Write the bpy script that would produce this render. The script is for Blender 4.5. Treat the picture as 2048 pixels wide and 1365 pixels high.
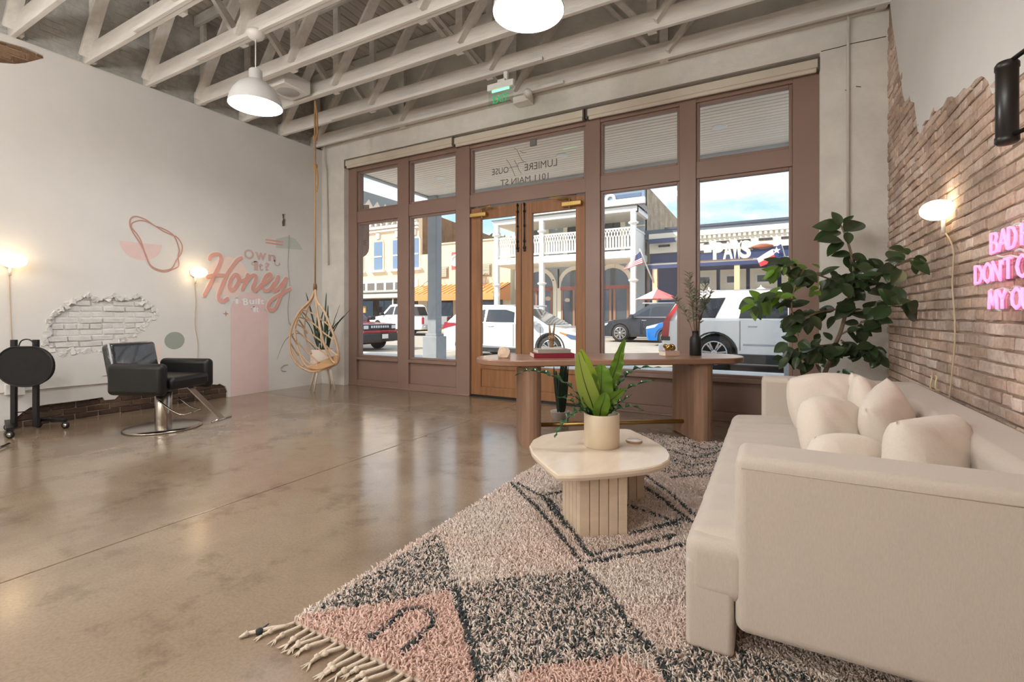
import bpy, bmesh, math, random
import numpy as np
from mathutils import Vector, Matrix, Euler
from mathutils.geometry import tessellate_polygon
random.seed(11); rng = np.random.default_rng(11)
for o in list(bpy.data.objects): bpy.data.objects.remove(o)
scene = bpy.context.scene
COL = scene.collection
PI = math.pi

# ---------------------------------------------------------------- camera (image taken as 2048x1365)
FPX, YAW, HY, CAMH = 945.0, math.radians(28.7), 632.0, 1.17
cam_data = bpy.data.cameras.new('camera'); cam = bpy.data.objects.new('camera', cam_data); COL.objects.link(cam)
cam_data.sensor_width = 36.0; cam_data.sensor_fit = 'HORIZONTAL'
cam_data.lens = FPX * 36.0 / 2048.0
cam_data.shift_y = -(682.5 - HY) / 2048.0
cam_data.clip_start = 0.02; cam_data.clip_end = 500
cam.location = (0, 0, CAMH); cam.rotation_euler = (PI / 2, 0, YAW)
scene.camera = cam

# ---------------------------------------------------------------- world, sun, exposure
world = bpy.data.worlds.new('sky'); scene.world = world; world.use_nodes = True
wn = world.node_tree.nodes; wl = world.node_tree.links
for n in list(wn): wn.remove(n)
wo = wn.new('ShaderNodeOutputWorld'); bg = wn.new('ShaderNodeBackground')
tc = wn.new('ShaderNodeTexCoord'); mp = wn.new('ShaderNodeMapping'); mp.inputs['Scale'].default_value = (3.2, 3.2, 8.5)
nz = wn.new('ShaderNodeTexNoise'); nz.inputs['Scale'].default_value = 1.6; nz.inputs['Detail'].default_value = 7; nz.inputs['Roughness'].default_value = .58
rp = wn.new('ShaderNodeValToRGB'); rp.color_ramp.elements[0].position = .40; rp.color_ramp.elements[1].position = .60
rp.color_ramp.elements[0].color = (.43, .68, .95, 1); rp.color_ramp.elements[1].color = (.93, .95, .98, 1)
wl.new(tc.outputs['Generated'], mp.inputs['Vector']); wl.new(mp.outputs['Vector'], nz.inputs['Vector'])
wl.new(nz.outputs['Fac'], rp.inputs['Fac']); wl.new(rp.outputs['Color'], bg.inputs['Color']); wl.new(bg.outputs[0], wo.inputs[0])
bg.inputs['Strength'].default_value = 1.0
sun_d = bpy.data.lights.new('sun', 'SUN'); sun = bpy.data.objects.new('sun', sun_d); COL.objects.link(sun)
sun_d.energy = 4.5; sun_d.angle = math.radians(.6); sun_d.color = (1, .93, .82)
# the sun stands high to the left along the street, slightly behind the shop, and grazes the facades across the road
sun.rotation_euler = Vector((.62, .55, -.62)).to_track_quat('-Z', 'Y').to_euler()
vs = scene.view_settings; vs.view_transform = 'Standard'; vs.look = 'None'; vs.exposure = 0.5; vs.gamma = 1.0; vs.use_curve_mapping = False
LAMP = 40.0          # radiance of the pendant diffusers

# ---------------------------------------------------------------- pixel -> place helpers (a pixel gives a direction, the plane gives the distance)
_fw = Vector((-math.sin(YAW), math.cos(YAW), 0)); _rt = Vector((math.cos(YAW), math.sin(YAW), 0)); _C = Vector((0, 0, CAMH))
def ray(u, v): return _fw + _rt * ((u - 1024) / FPX) + Vector((0, 0, (HY - v) / FPX))
def onz(u, v, z=0.0): k = ray(u, v); return _C + k * ((z - CAMH) / k.z)
def ony(u, v, y): k = ray(u, v); return _C + k * (y / k.y)
def onx(u, v, x): k = ray(u, v); return _C + k * (x / k.x)

# ---------------------------------------------------------------- materials
def lin(c):
    f = lambda x: x / 12.92 if x <= .04045 else ((x + .055) / 1.055) ** 2.4
    return tuple(f(x / 255.0) for x in c)
_mats = {}
def mat(name, rgb, rough=.6, metal=0.0, var=0.0, scale=6.0, stretch=(1, 1, 1), bump=0.0, bscale=60.0, bdist=.01, ov=0.0, spec=.5, emit=None, es=0.0,
        attr=None, island=0.0, rgb2=None, detail=5.0, coat=0.0, sheen=0.0, sss=0.0):
    if name in _mats: return _mats[name]
    m = bpy.data.materials.new(name); m.use_nodes = True; nt = m.node_tree; N = nt.nodes; L = nt.links
    b = N['Principled BSDF']; c = (*lin(rgb), 1)
    b.inputs['Base Color'].default_value = c; b.inputs['Roughness'].default_value = rough; b.inputs['Metallic'].default_value = metal
    b.inputs['Specular IOR Level'].default_value = spec
    if coat: b.inputs['Coat Weight'].default_value = coat; b.inputs['Coat Roughness'].default_value = .06
    if sheen: b.inputs['Sheen Weight'].default_value = sheen
    if sss: b.inputs['Subsurface Weight'].default_value = sss; b.inputs['Subsurface Radius'].default_value = (.05, .05, .05)
    tcn = N.new('ShaderNodeTexCoord'); out = None
    if attr:
        a = N.new('ShaderNodeAttribute'); a.attribute_name = attr; out = a.outputs['Color']
    if var or rgb2:
        mpn = N.new('ShaderNodeMapping'); mpn.inputs['Scale'].default_value = stretch; L.new(tcn.outputs['Object'], mpn.inputs['Vector'])
        t = N.new('ShaderNodeTexNoise'); t.inputs['Scale'].default_value = scale; t.inputs['Detail'].default_value = detail; t.inputs['Roughness'].default_value = .62
        L.new(mpn.outputs['Vector'], t.inputs['Vector'])
        r = N.new('ShaderNodeValToRGB'); r.color_ramp.elements[0].position = .32; r.color_ramp.elements[1].position = .68
        lo = c if rgb2 else tuple(x * (1 - var) for x in c[:3]) + (1,)
        hi = (*lin(rgb2), 1) if rgb2 else tuple(min(1, x * (1 + var)) for x in c[:3]) + (1,)
        r.color_ramp.elements[0].color = lo; r.color_ramp.elements[1].color = hi
        L.new(t.outputs['Fac'], r.inputs['Fac'])
        if out is None: out = r.outputs['Color']
        else:
            mx = N.new('ShaderNodeMix'); mx.data_type = 'RGBA'; mx.blend_type = 'MULTIPLY'; mx.inputs[0].default_value = 1
            r.color_ramp.elements[0].color = (1 - var,) * 3 + (1,); r.color_ramp.elements[1].color = (1 + var,) * 3 + (1,)
            L.new(out, mx.inputs[6]); L.new(r.outputs['Color'], mx.inputs[7]); out = mx.outputs[2]
    if ov or island:
        src = N.new('ShaderNodeObjectInfo').outputs['Random'] if ov else N.new('ShaderNodeNewGeometry').outputs['Random Per Island']
        amt = ov or island
        mr = N.new('ShaderNodeMapRange'); mr.inputs['To Min'].default_value = 1 - amt; mr.inputs['To Max'].default_value = 1 + amt * .6
        L.new(src, mr.inputs['Value'])
        h = N.new('ShaderNodeHueSaturation')
        if out is not None: L.new(out, h.inputs['Color'])
        else: h.inputs['Color'].default_value = c
        L.new(mr.outputs['Result'], h.inputs['Value'])
        mr2 = N.new('ShaderNodeMapRange'); mr2.inputs['To Min'].default_value = 1.0 + amt * .7; mr2.inputs['To Max'].default_value = 1.0 - amt * .7
        ml = N.new('ShaderNodeMath'); ml.operation = 'FRACT'; m7 = N.new('ShaderNodeMath'); m7.operation = 'MULTIPLY'; m7.inputs[1].default_value = 7.3
        L.new(src, m7.inputs[0]); L.new(m7.outputs[0], ml.inputs[0]); L.new(ml.outputs[0], mr2.inputs['Value']); L.new(mr2.outputs['Result'], h.inputs['Saturation'])
        out = h.outputs['Color']
    if out is not None: L.new(out, b.inputs['Base Color'])
    if bump:
        t2 = N.new('ShaderNodeTexNoise'); t2.inputs['Scale'].default_value = bscale; t2.inputs['Detail'].default_value = 4
        mp2 = N.new('ShaderNodeMapping'); mp2.inputs['Scale'].default_value = stretch; L.new(tcn.outputs['Object'], mp2.inputs['Vector']); L.new(mp2.outputs['Vector'], t2.inputs['Vector'])
        bp = N.new('ShaderNodeBump'); bp.inputs['Strength'].default_value = bump; bp.inputs['Distance'].default_value = bdist
        L.new(t2.outputs['Fac'], bp.inputs['Height']); L.new(bp.outputs['Normal'], b.inputs['Normal'])
    if emit: b.inputs['Emission Color'].default_value = (*lin(emit), 1); b.inputs['Emission Strength'].default_value = es
    _mats[name] = m; return m
def glass_mat(name, tint=(1, 1, 1), ior=1.45, rough=0.0):
    m = bpy.data.materials.new(name); m.use_nodes = True; N = m.node_tree.nodes; L = m.node_tree.links
    for n in list(N): N.remove(n)
    o = N.new('ShaderNodeOutputMaterial'); mx = N.new('ShaderNodeMixShader'); 
    # Schlick reflectance from the angle to the pane, the same from both sides of the sheet
    geo = N.new('ShaderNodeNewGeometry'); dt = N.new('ShaderNodeVectorMath'); dt.operation = 'DOT_PRODUCT'; L.new(geo.outputs['Normal'], dt.inputs[0]); L.new(geo.outputs['Incoming'], dt.inputs[1])
    ab = N.new('ShaderNodeMath'); ab.operation = 'ABSOLUTE'; L.new(dt.outputs['Value'], ab.inputs[0])
    om = N.new('ShaderNodeMath'); om.operation = 'SUBTRACT'; om.inputs[0].default_value = 1; L.new(ab.outputs[0], om.inputs[1])
    pw = N.new('ShaderNodeMath'); pw.operation = 'POWER'; pw.inputs[1].default_value = 5; L.new(om.outputs[0], pw.inputs[0])
    f = N.new('ShaderNodeMath'); f.operation = 'MULTIPLY_ADD'; r0 = ((ior - 1) / (ior + 1)) ** 2; f.inputs[1].default_value = 1 - r0; f.inputs[2].default_value = r0; L.new(pw.outputs[0], f.inputs[0])
    t = N.new('ShaderNodeBsdfTransparent'); t.inputs['Color'].default_value = (*tint, 1)
    g = N.new('ShaderNodeBsdfGlossy'); g.inputs['Roughness'].default_value = rough
    L.new(f.outputs[0], mx.inputs[0]); L.new(t.outputs[0], mx.inputs[1]); L.new(g.outputs[0], mx.inputs[2]); L.new(mx.outputs[0], o.inputs[0])
    return m

# ---------------------------------------------------------------- mesh builder
class MB:
    def __init__(s): s.v = []; s.f = []; s.sm = []; s.cols = None
    def add(s, vs, fs, smooth=False, M=None):
        k = len(s.v)
        s.v += [tuple(M @ Vector(p)) if M is not None else tuple(p) for p in vs]
        s.f += [tuple(i + k for i in f) for f in fs]; s.sm += [smooth] * len(fs); return s
    def box(s, a, b, M=None):
        (x0, y0, z0), (x1, y1, z1) = a, b
        vs = [(x0, y0, z0), (x1, y0, z0), (x1, y1, z0), (x0, y1, z0), (x0, y0, z1), (x1, y0, z1), (x1, y1, z1), (x0, y1, z1)]
        return s.add(vs, [(0, 3, 2, 1), (4, 5, 6, 7), (0, 1, 5, 4), (1, 2, 6, 5), (2, 3, 7, 6), (3, 0, 4, 7)], False, M)
    def bbox(s, a, b, r=.01, M=None):       # box with chamfered edges
        a = Vector(a); b = Vector(b); c = (a + b) / 2; h = (b - a) / 2; r = min(r, min(h) * .98)
        bm = bmesh.new(); bmesh.ops.create_cube(bm, size=2)
        for v in bm.verts: v.co = Vector((c.x + v.co.x * h.x, c.y + v.co.y * h.y, c.z + v.co.z * h.z))
        bmesh.ops.bevel(bm, geom=list(bm.edges), offset=r, segments=2, profile=.5, affect='EDGES')
        bm.verts.index_update(); bm.normal_update(); k0 = len(s.f)
        s.add([v.co for v in bm.verts], [[v.index for v in f.verts] for f in bm.faces], True, M)
        for i, f in enumerate(bm.faces):
            if max(abs(x) for x in f.normal) > .999: s.sm[k0 + i] = False
        bm.free(); return s
    def bar(s, p, q, w, h, up=(0, 0, 1)):    # rectangular bar from p to q
        p = Vector(p); q = Vector(q); d = (q - p); l = d.length; d.normalize(); u = Vector(up)
        x = d.cross(u)
        if x.length < 1e-4: x = d.cross(Vector((1, 0, 0)))
        x.normalize(); z = x.cross(d)
        M = Matrix((( x.x, d.x, z.x, p.x), (x.y, d.y, z.y, p.y), (x.z, d.z, z.z, p.z), (0, 0, 0, 1)))
        return s.box((-w / 2, 0, -h / 2), (w / 2, l, h / 2), M)
    def tube(s, pts, r, n=8, caps=True, smooth=True):
        pts = [Vector(p) for p in pts]; rs = r if isinstance(r, (list, tuple)) else [r] * len(pts)
        vs = []; fs = []; prev = None
        for i, p in enumerate(pts):
            d = (pts[min(i + 1, len(pts) - 1)] - pts[max(i - 1, 0)]).normalized()
            if prev is None: x = d.orthogonal().normalized()
            else: x = (prev - d * prev.dot(d)); x = x.normalized() if x.length > 1e-5 else d.orthogonal().normalized()
            prev = x; y = d.cross(x)
            for k in range(n):
                a = 2 * PI * k / n; vs.append(p + (x * math.cos(a) + y * math.sin(a)) * rs[i])
        for i in range(len(pts) - 1):
            for k in range(n):
                k2 = (k + 1) % n; fs.append((i * n + k, i * n + k2, (i + 1) * n + k2, (i + 1) * n + k))
        if caps: fs.append(tuple(range(n - 1, -1, -1))); fs.append(tuple((len(pts) - 1) * n + k for k in range(n)))
        return s.add(vs, fs, smooth)
    def lathe(s, prof, n=32, M=None, smooth=True, cap=True):   # profile of (radius, z)
        vs = []; fs = []
        for r, z in prof:
            for k in range(n): a = 2 * PI * k / n; vs.append((r * math.cos(a), r * math.sin(a), z))
        for i in range(len(prof) - 1):
            for k in range(n):
                k2 = (k + 1) % n; fs.append((i * n + k, i * n + k2, (i + 1) * n + k2, (i + 1) * n + k))
        if cap:
            if prof[0][0] > 1e-4: fs.append(tuple(range(n - 1, -1, -1)))
            if prof[-1][0] > 1e-4: fs.append(tuple((len(prof) - 1) * n + k for k in range(n)))
        return s.add(vs, fs, smooth, M)
    def prism(s, poly, fn0, fn1, smooth=False):   # 2D polygon, two maps to 3D (front, back)
        n = len(poly); tri = tessellate_polygon([[Vector((p[0], p[1], 0)) for p in poly]])
        vs = [fn0(*p) for p in poly] + [fn1(*p) for p in poly]
        fs = [tuple(t) for t in tri] + [tuple(n + i for i in reversed(t)) for t in tri]
        fs += [(i, (i + 1) % n, n + (i + 1) % n, n + i) for i in range(n)]
        return s.add(vs, fs, smooth)
    def sheet(s, pts, nu, nv, smooth=True, M=None, wrap=False):
        fs = []
        for i in range(nu - 1):
            for j in range(nv if wrap else nv - 1):
                j2 = (j + 1) % nv; fs.append((i * nv + j, (i + 1) * nv + j, (i + 1) * nv + j2, i * nv + j2))
        return s.add(pts, fs, smooth, M)
    def mesh(s, name='m', mats=()):
        me = bpy.data.meshes.new(name); me.from_pydata(s.v, [], s.f); me.update()
        me.polygons.foreach_set('use_smooth', s.sm)
        for m in mats: me.materials.append(m)
        bm = bmesh.new(); bm.from_mesh(me); bmesh.ops.recalc_face_normals(bm, faces=list(bm.faces)); bm.to_mesh(me); bm.free()
        return me
    def build(s, name, m=None, parent=None, loc=None, **kw):
        me = s.mesh(name, [m] if m else []); return link(name, me, parent, loc, **kw)
def wb(mb, name, m, parent, **kw):          # a part given in world coordinates under a thing
    return mb.build(name, m, parent, loc=-Vector(parent.location), **kw)
def link(name, me, parent=None, loc=None, rot=None, label=None, cat=None, group=None, kind=None):
    o = bpy.data.objects.new(name, me); COL.objects.link(o)
    if parent is not None: o.parent = parent
    if loc is not None: o.location = loc
    if rot is not None: o.rotation_euler = rot
    if label: o['label'] = label
    if cat: o['category'] = cat
    if group: o['group'] = group
    if kind: o['kind'] = kind
    return o
def thing(name, label, cat, loc=(0, 0, 0), rz=0.0, group=None):
    o = bpy.data.objects.new(name, None); COL.objects.link(o); o.location = loc; o.rotation_euler = (0, 0, rz); o.empty_display_size = .1
    o['label'] = label; o['category'] = cat
    if group: o['group'] = group
    return o
def copy_tree(o, parent=None):
    c = o.copy(); COL.objects.link(c); c.parent = parent
    for ch in list(o.children): copy_tree(ch, c)
    return c
def smooth_sub(o, lv=2):
    md = o.modifiers.new('subdivision', 'SUBSURF'); md.levels = lv; md.render_levels = lv
    for p in o.data.polygons: p.use_smooth = True
    return o
def catmull(P, k=6, closed=False):
    P = [Vector(p) for p in P]; n = len(P); out = []
    for i in range(n if closed else n - 1):
        g = lambda j: P[j % n] if closed else P[max(0, min(n - 1, j))]
        a, b, c, d = g(i - 1), g(i), g(i + 1), g(i + 2)
        for t in range(k):
            t /= k; out.append(.5 * ((2 * b) + (c - a) * t + (2 * a - 5 * b + 4 * c - d) * t * t + (3 * b - a - 3 * c + d) * t ** 3))
    if not closed: out.append(P[-1])
    return out
def text_mesh(txt, size=1.0, depth=.0, offset=0.0, shear=0.0, spacing=1.0):
    cu = bpy.data.curves.new('t', 'FONT'); cu.body = txt; cu.size = size; cu.extrude = depth; cu.offset = offset; cu.shear = shear; cu.space_character = spacing
    cu.resolution_u = 4
    o = bpy.data.objects.new('t', cu); COL.objects.link(o); dg = bpy.context.evaluated_depsgraph_get(); dg.update()
    me = bpy.data.meshes.new_from_object(o.evaluated_get(dg)); bpy.data.objects.remove(o); bpy.data.curves.remove(cu)
    return me
def fit_mesh(me, fn, x0, x1, y0, y1):
    """map a text mesh's own bounding box into [x0,x1]x[y0,y1] and on to 3D with fn(x, y, z)"""
    xs = [v.co.x for v in me.vertices]; ys = [v.co.y for v in me.vertices]
    ax, bx, ay, by = min(xs), max(xs), min(ys), max(ys)
    for v in me.vertices:
        v.co = fn(x0 + (v.co.x - ax) / (bx - ax) * (x1 - x0), y0 + (v.co.y - ay) / (by - ay) * (y1 - y0), v.co.z)
    me.update(); return me
def ribbon(mb, pts, w, fn, n=8, lift=0.0):
    """flat painted stroke: 2D polyline pts, width w (number or list), mapped to 3D by fn"""
    P = [Vector((p[0], p[1])) for p in pts]; ws = w if isinstance(w, list) else [w] * len(P)
    L = []; R = []
    for i, p in enumerate(P):
        d = (P[min(i + 1, len(P) - 1)] - P[max(i - 1, 0)]).normalized(); nrm = Vector((-d.y, d.x)) * ws[i] / 2
        L.append(p + nrm); R.append(p - nrm)
    k = len(P); vs = [Vector(fn(q.x, q.y)) + Vector((lift * (i % k), 0, 0)) for i, q in enumerate(L + R)]
    mb.add(vs, [(i, i + 1, k + i + 1, k + i) for i in range(k - 1)])
    for p, ww, li in ((P[0], ws[0], 0), (P[-1], ws[-1], k)):
        mb.add([Vector((lift * li, 0, 0)) + Vector(fn(p.x + math.cos(2 * PI * a / n) * ww / 2, p.y + math.sin(2 * PI * a / n) * ww / 2)) for a in range(n)], [tuple(range(n))])
def poly_with_holes(outer, holes, fn, depth_fn=None):
    """planar polygon with holes (2D) -> MB face sheet; depth_fn gives the back position for reveals around the holes"""
    mb = MB(); loops = [[Vector((p[0], p[1], 0)) for p in outer]] + [[Vector((p[0], p[1], 0)) for p in h] for h in holes]
    flat = [p for l in loops for p in l]; tri = tessellate_polygon(loops)
    mb.add([fn(p.x, p.y) for p in flat], [tuple(t) for t in tri])
    if depth_fn:
        for h in loops:
            n = len(h); vs = [fn(p.x, p.y) for p in h] + [depth_fn(p.x, p.y) for p in h]
            mb.add(vs, [(i, (i + 1) % n, n + (i + 1) % n, n + i) for i in range(n)])
    return mb
# ================================================================= the room
XL, XR, YW, YF, YB = -6.84, .987, 5.62, 5.72, -7.0
ZL, ZC = 4.03, 5.28
def inside(p, poly):
    x, y = p; c = False; n = len(poly)
    for i in range(n):
        x1, y1 = poly[i][0], poly[i][1]; x2, y2 = poly[i - 1][0], poly[i - 1][1]
        if (y1 > y) != (y2 > y) and x < (x2 - x1) * (y - y1) / (y2 - y1) + x1: c = not c
    return c
def brick_mat(name, cols, stain=.5, rough=.9, island=False, sscale=1.7):
    m = bpy.data.materials.new(name); m.use_nodes = True; N = m.node_tree.nodes; L = m.node_tree.links; b = N['Principled BSDF']; b.inputs['Roughness'].default_value = rough
    src = N.new('ShaderNodeNewGeometry').outputs['Random Per Island'] if island else N.new('ShaderNodeObjectInfo').outputs['Random']
    r = N.new('ShaderNodeValToRGB'); r.color_ramp.interpolation = 'LINEAR'
    while len(r.color_ramp.elements) < len(cols): r.color_ramp.elements.new(.5)
    for i, c in enumerate(cols): r.color_ramp.elements[i].position = i / (len(cols) - 1); r.color_ramp.elements[i].color = (*lin(c), 1)
    L.new(src, r.inputs['Fac']); g = N.new('ShaderNodeNewGeometry')
    n1 = N.new('ShaderNodeTexNoise'); n1.inputs['Scale'].default_value = sscale; n1.inputs['Detail'].default_value = 6; L.new(g.outputs['Position'], n1.inputs['Vector'])
    n2 = N.new('ShaderNodeTexNoise'); n2.inputs['Scale'].default_value = 38; n2.inputs['Detail'].default_value = 5; L.new(g.outputs['Position'], n2.inputs['Vector'])
    r1 = N.new('ShaderNodeValToRGB'); r1.color_ramp.elements[0].position = .38; r1.color_ramp.elements[1].position = .6; r1.color_ramp.elements[0].color = (1 - stain,) * 3 + (1,)
    r2 = N.new('ShaderNodeValToRGB'); r2.color_ramp.elements[0].position = .3; r2.color_ramp.elements[1].position = .6; r2.color_ramp.elements[0].color = (.78, .75, .72, 1)
    L.new(n1.outputs['Fac'], r1.inputs['Fac']); L.new(n2.outputs['Fac'], r2.inputs['Fac'])
    a = r.outputs['Color']
    for q in (r1, r2):
        mx = N.new('ShaderNodeMix'); mx.data_type = 'RGBA'; mx.blend_type = 'MULTIPLY'; mx.inputs[0].default_value = 1; L.new(a, mx.inputs[6]); L.new(q.outputs['Color'], mx.inputs[7]); a = mx.outputs[2]
    L.new(a, b.inputs['Base Color'])
    bp = N.new('ShaderNodeBump'); bp.inputs['Strength'].default_value = .5; bp.inputs['Distance'].default_value = .008; L.new(n2.outputs['Fac'], bp.inputs['Height']); L.new(bp.outputs['Normal'], b.inputs['Normal'])
    return m
M_white = mat('white wall paint', (226, 224, 220), .75, var=.035, scale=1.3, bump=.25, bscale=14, bdist=.006)
M_concrete_paint = mat('white painted concrete', (220, 217, 210), .7, var=.09, scale=3, bump=.5, bscale=22, bdist=.01)
M_truss = mat('whitewashed timber', (224, 220, 214), .75, var=.10, scale=5, stretch=(.4, 3, 3), bump=.25, bscale=30)
M_deck = mat('whitewashed roof board', (208, 203, 197), .85, var=.16, scale=4, stretch=(3, .4, 1), ov=.10, bump=.2)
M_dark = mat('dark gap', (38, 34, 31), .95)
M_mortar = mat('old mortar', (150, 130, 114), .95, var=.25, scale=7, bump=.6, bscale=60)
M_frame = mat('dusty rose frame paint', (144, 118, 106), .45, var=.04, scale=2)
M_oak = mat('oiled oak door', (150, 104, 66), .5, var=.22, scale=3.2, stretch=(6, 6, .35), bump=.1, bscale=40)
M_brass = mat('satin brass', (190, 158, 98), .35, metal=.9)
M_black = mat('black metal', (15, 15, 16), .45)
M_chrome = mat('polished steel', (200, 198, 194), .12, metal=1)
M_white_plastic = mat('white plastic', (232, 230, 226), .4)
M_glass = glass_mat('window glass')

# ---- floor: slabs with control joints between them
fl = MB().box((XL - .3, YB, -.12), (XR + .3, 5.95, -.03)).build('floor', M_dark, label='polished concrete floor with saw-cut joints running to the windows', cat='floor', kind='structure')
def floor_mat():
    m = bpy.data.materials.new('polished concrete'); m.use_nodes = True; N = m.node_tree.nodes; L = m.node_tree.links; b = N['Principled BSDF']
    g = N.new('ShaderNodeNewGeometry')
    def noise(s, d, w=.6):
        t = N.new('ShaderNodeTexNoise'); t.inputs['Scale'].default_value = s; t.inputs['Detail'].default_value = d; t.inputs['Roughness'].default_value = w; L.new(g.outputs['Position'], t.inputs['Vector']); return t.outputs['Fac']
    def ramp(src, stops):
        r = N.new('ShaderNodeValToRGB')
        while len(r.color_ramp.elements) < len(stops): r.color_ramp.elements.new(.5)
        for e, (p, c) in zip(r.color_ramp.elements, stops): e.position = p; e.color = (*c, 1)
        L.new(src, r.inputs['Fac']); return r.outputs['Color']
    def mul(a, c):
        mx = N.new('ShaderNodeMix'); mx.data_type = 'RGBA'; mx.blend_type = 'MULTIPLY'; mx.inputs[0].default_value = 1; L.new(a, mx.inputs[6]); L.new(c, mx.inputs[7]); return mx.outputs[2]
    a = ramp(noise(.75, 5), [(.3, lin((122, 104, 85))), (.5, lin((150, 133, 113))), (.7, lin((142, 120, 101)))])
    a = mul(a, ramp(noise(2.6, 8, .68), [(.33, (.64, .60, .56)), (.46, (.97, .96, .94)), (.7, (1.06, 1.05, 1.03))]))
    a = mul(a, ramp(noise(85, 3), [(.3, (.86, .85, .84)), (.6, (1.04, 1.04, 1.04))]))
    L.new(a, b.inputs['Base Color'])
    r = N.new('ShaderNodeMapRange'); r.inputs['To Min'].default_value = .10; r.inputs['To Max'].default_value = .27; L.new(noise(3.1, 6), r.inputs['Value']); L.new(r.outputs['Result'], b.inputs['Roughness'])
    bp = N.new('ShaderNodeBump'); bp.inputs['Strength'].default_value = .06; bp.inputs['Distance'].default_value = .01; L.new(noise(5, 5), bp.inputs['Height']); L.new(bp.outputs['Normal'], b.inputs['Normal'])
    b.inputs['Coat Weight'].default_value = .25; b.inputs['Coat Roughness'].default_value = .12
    return m
M_floor = floor_mat()
jx = [XL - .1, (onz(0, 947).x + onz(591, 821).x) / 2, (onz(0, 1170).x + onz(902, 853).x) / 2, XR + .1]
jy = [YB, -4.2, .2, (onz(560, 795).y + onz(900, 828).y) / 2, 5.95]
for i in range(3):
    for j in range(4):
        g = .0035
        MB().bbox((jx[i] + g, jy[j] + g, -.05), (jx[i + 1] - g, jy[j + 1] - g, 0), .004).build('slab', M_floor, fl)

# ---- ceiling: boards on joists
ce = MB().box((XL - .3, YB, ZC + .03), (XR + .3, 5.95, ZC + .12)).build('ceiling', M_dark, label='open timber roof deck of whitewashed boards above the trusses', cat='ceiling', kind='structure')
bx = XL - .15
bme = MB().bbox((0, YB, 0), (.136, 5.6, .025), .003).mesh('board', [M_deck])
while bx < XR + .1:
    link('board', bme, ce, (bx, 0, ZC + random.uniform(0, .006))); bx += .143
# ---- back of the room behind the camera
MB().box((XL - .1, YB - .2, 0), (XR + .1, YB, ZC + .1)).build('wall_back', M_white, label='plain white wall at the back of the room', cat='wall', kind='structure')

# ---- left wall: plaster skin with broken patches, brick behind
def PL(u, v): p = onx(u, v, XL); return (p.y, p.z)
notch = [PL(*q) for q in ((24, 852), (30, 838), (47, 824), (61, 815), (80, 812), (98, 809), (124, 806), (165, 801), (206, 795), (210, 801), (230, 799), (240, 789), (248, 782), (290, 775), (340, 768), (375, 763), (396, 757), (406, 757), (414, 760), (422, 769), (434, 770), (440, 768), (452, 774), (456, 784), (456, 797))]
notch = [(y, max(z, 0.0)) for y, z in notch]; notch[0] = (notch[0][0], 0); notch[-1] = (notch[-1][0], 0)
patch = [PL(*q) for q in ((174, 590), (160, 601), (146, 602), (135, 611), (124, 613), (118, 623), (106, 627), (103, 640), (96, 649), (100, 664), (87, 677), (90, 688), (98, 695), (110, 703), (124, 706), (152, 703), (165, 700), (179, 704), (205, 706), (223, 699), (228, 690), (243, 682), (258, 672), (273, 668), (284, 655), (292, 648), (300, 635), (306, 637), (313, 627), (311, 618), (303, 613), (297, 612), (289, 607), (284, 596), (271, 592), (262, 600), (247, 596), (240, 598), (232, 592), (221, 599), (210, 597), (199, 602), (190, 600), (183, 590))]
crater = [PL(*q) for q in ((-60, 60), (-10, 78), (25, 88), (50, 95), (72, 104), (88, 111), (90, 116), (70, 121), (50, 126), (30, 128), (5, 126), (-60, 118))]
hole = [PL(*q) for q in ((564, 428), (572, 428), (571, 437), (574, 440), (573, 452), (565, 453), (564, 444), (566, 439))]
outer = [(YB, 0)] + notch + [(YW, 0), (YW, ZL), (YB, ZL)]
wl_ = poly_with_holes(outer, [patch, crater, hole], lambda y, z: (XL, y, z), lambda y, z: (XL - .045, y, z))
wall_left = wl_.build('wall_left', M_white, label='white plastered wall with broken patches showing brick', cat='wall', kind='structure')
MB().box((XL - .3, YB, 0), (XL - .045, 5.95, ZL)).build('core', M_mortar, wall_left)
M_oldbrick = brick_mat('sooty brick', [(86, 66, 54), (112, 88, 70), (74, 58, 50), (128, 104, 84), (96, 72, 58)], .55)
M_tanbrick = brick_mat('tan brick', [(140, 108, 80), (120, 92, 70), (156, 126, 98)], .4)
M_whitebrick = mat('white painted brick', (222, 220, 217), .75, var=.08, scale=9, bump=.6, bscale=40, ov=.04)
M_upper = mat('grey painted brickwork', (196, 195, 190), .85, var=.15, scale=8, bump=.7, bscale=28, bdist=.02)
_bv = {}
def brick_mesh(L, m, k):
    key = (round(L, 3), m.name, k)
    if key not in _bv:
        bm = bmesh.new(); bmesh.ops.create_cube(bm, size=1); rr = random.Random(k * 7 + int(L * 1000))
        for v in bm.verts: v.co = Vector((v.co.x * .05, v.co.y * L, v.co.z * .057))
        bmesh.ops.bevel(bm, geom=list(bm.edges), offset=.006, segments=1, affect='EDGES')
        for v in bm.verts: v.co += Vector((rr.uniform(-.0025, .0025), rr.uniform(-.003, .003), rr.uniform(-.0025, .0025)))
        me = bpy.data.meshes.new('brick'); bm.to_mesh(me); bm.free(); me.materials.append(m)
        _bv[key] = me
    return _bv[key]
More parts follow.
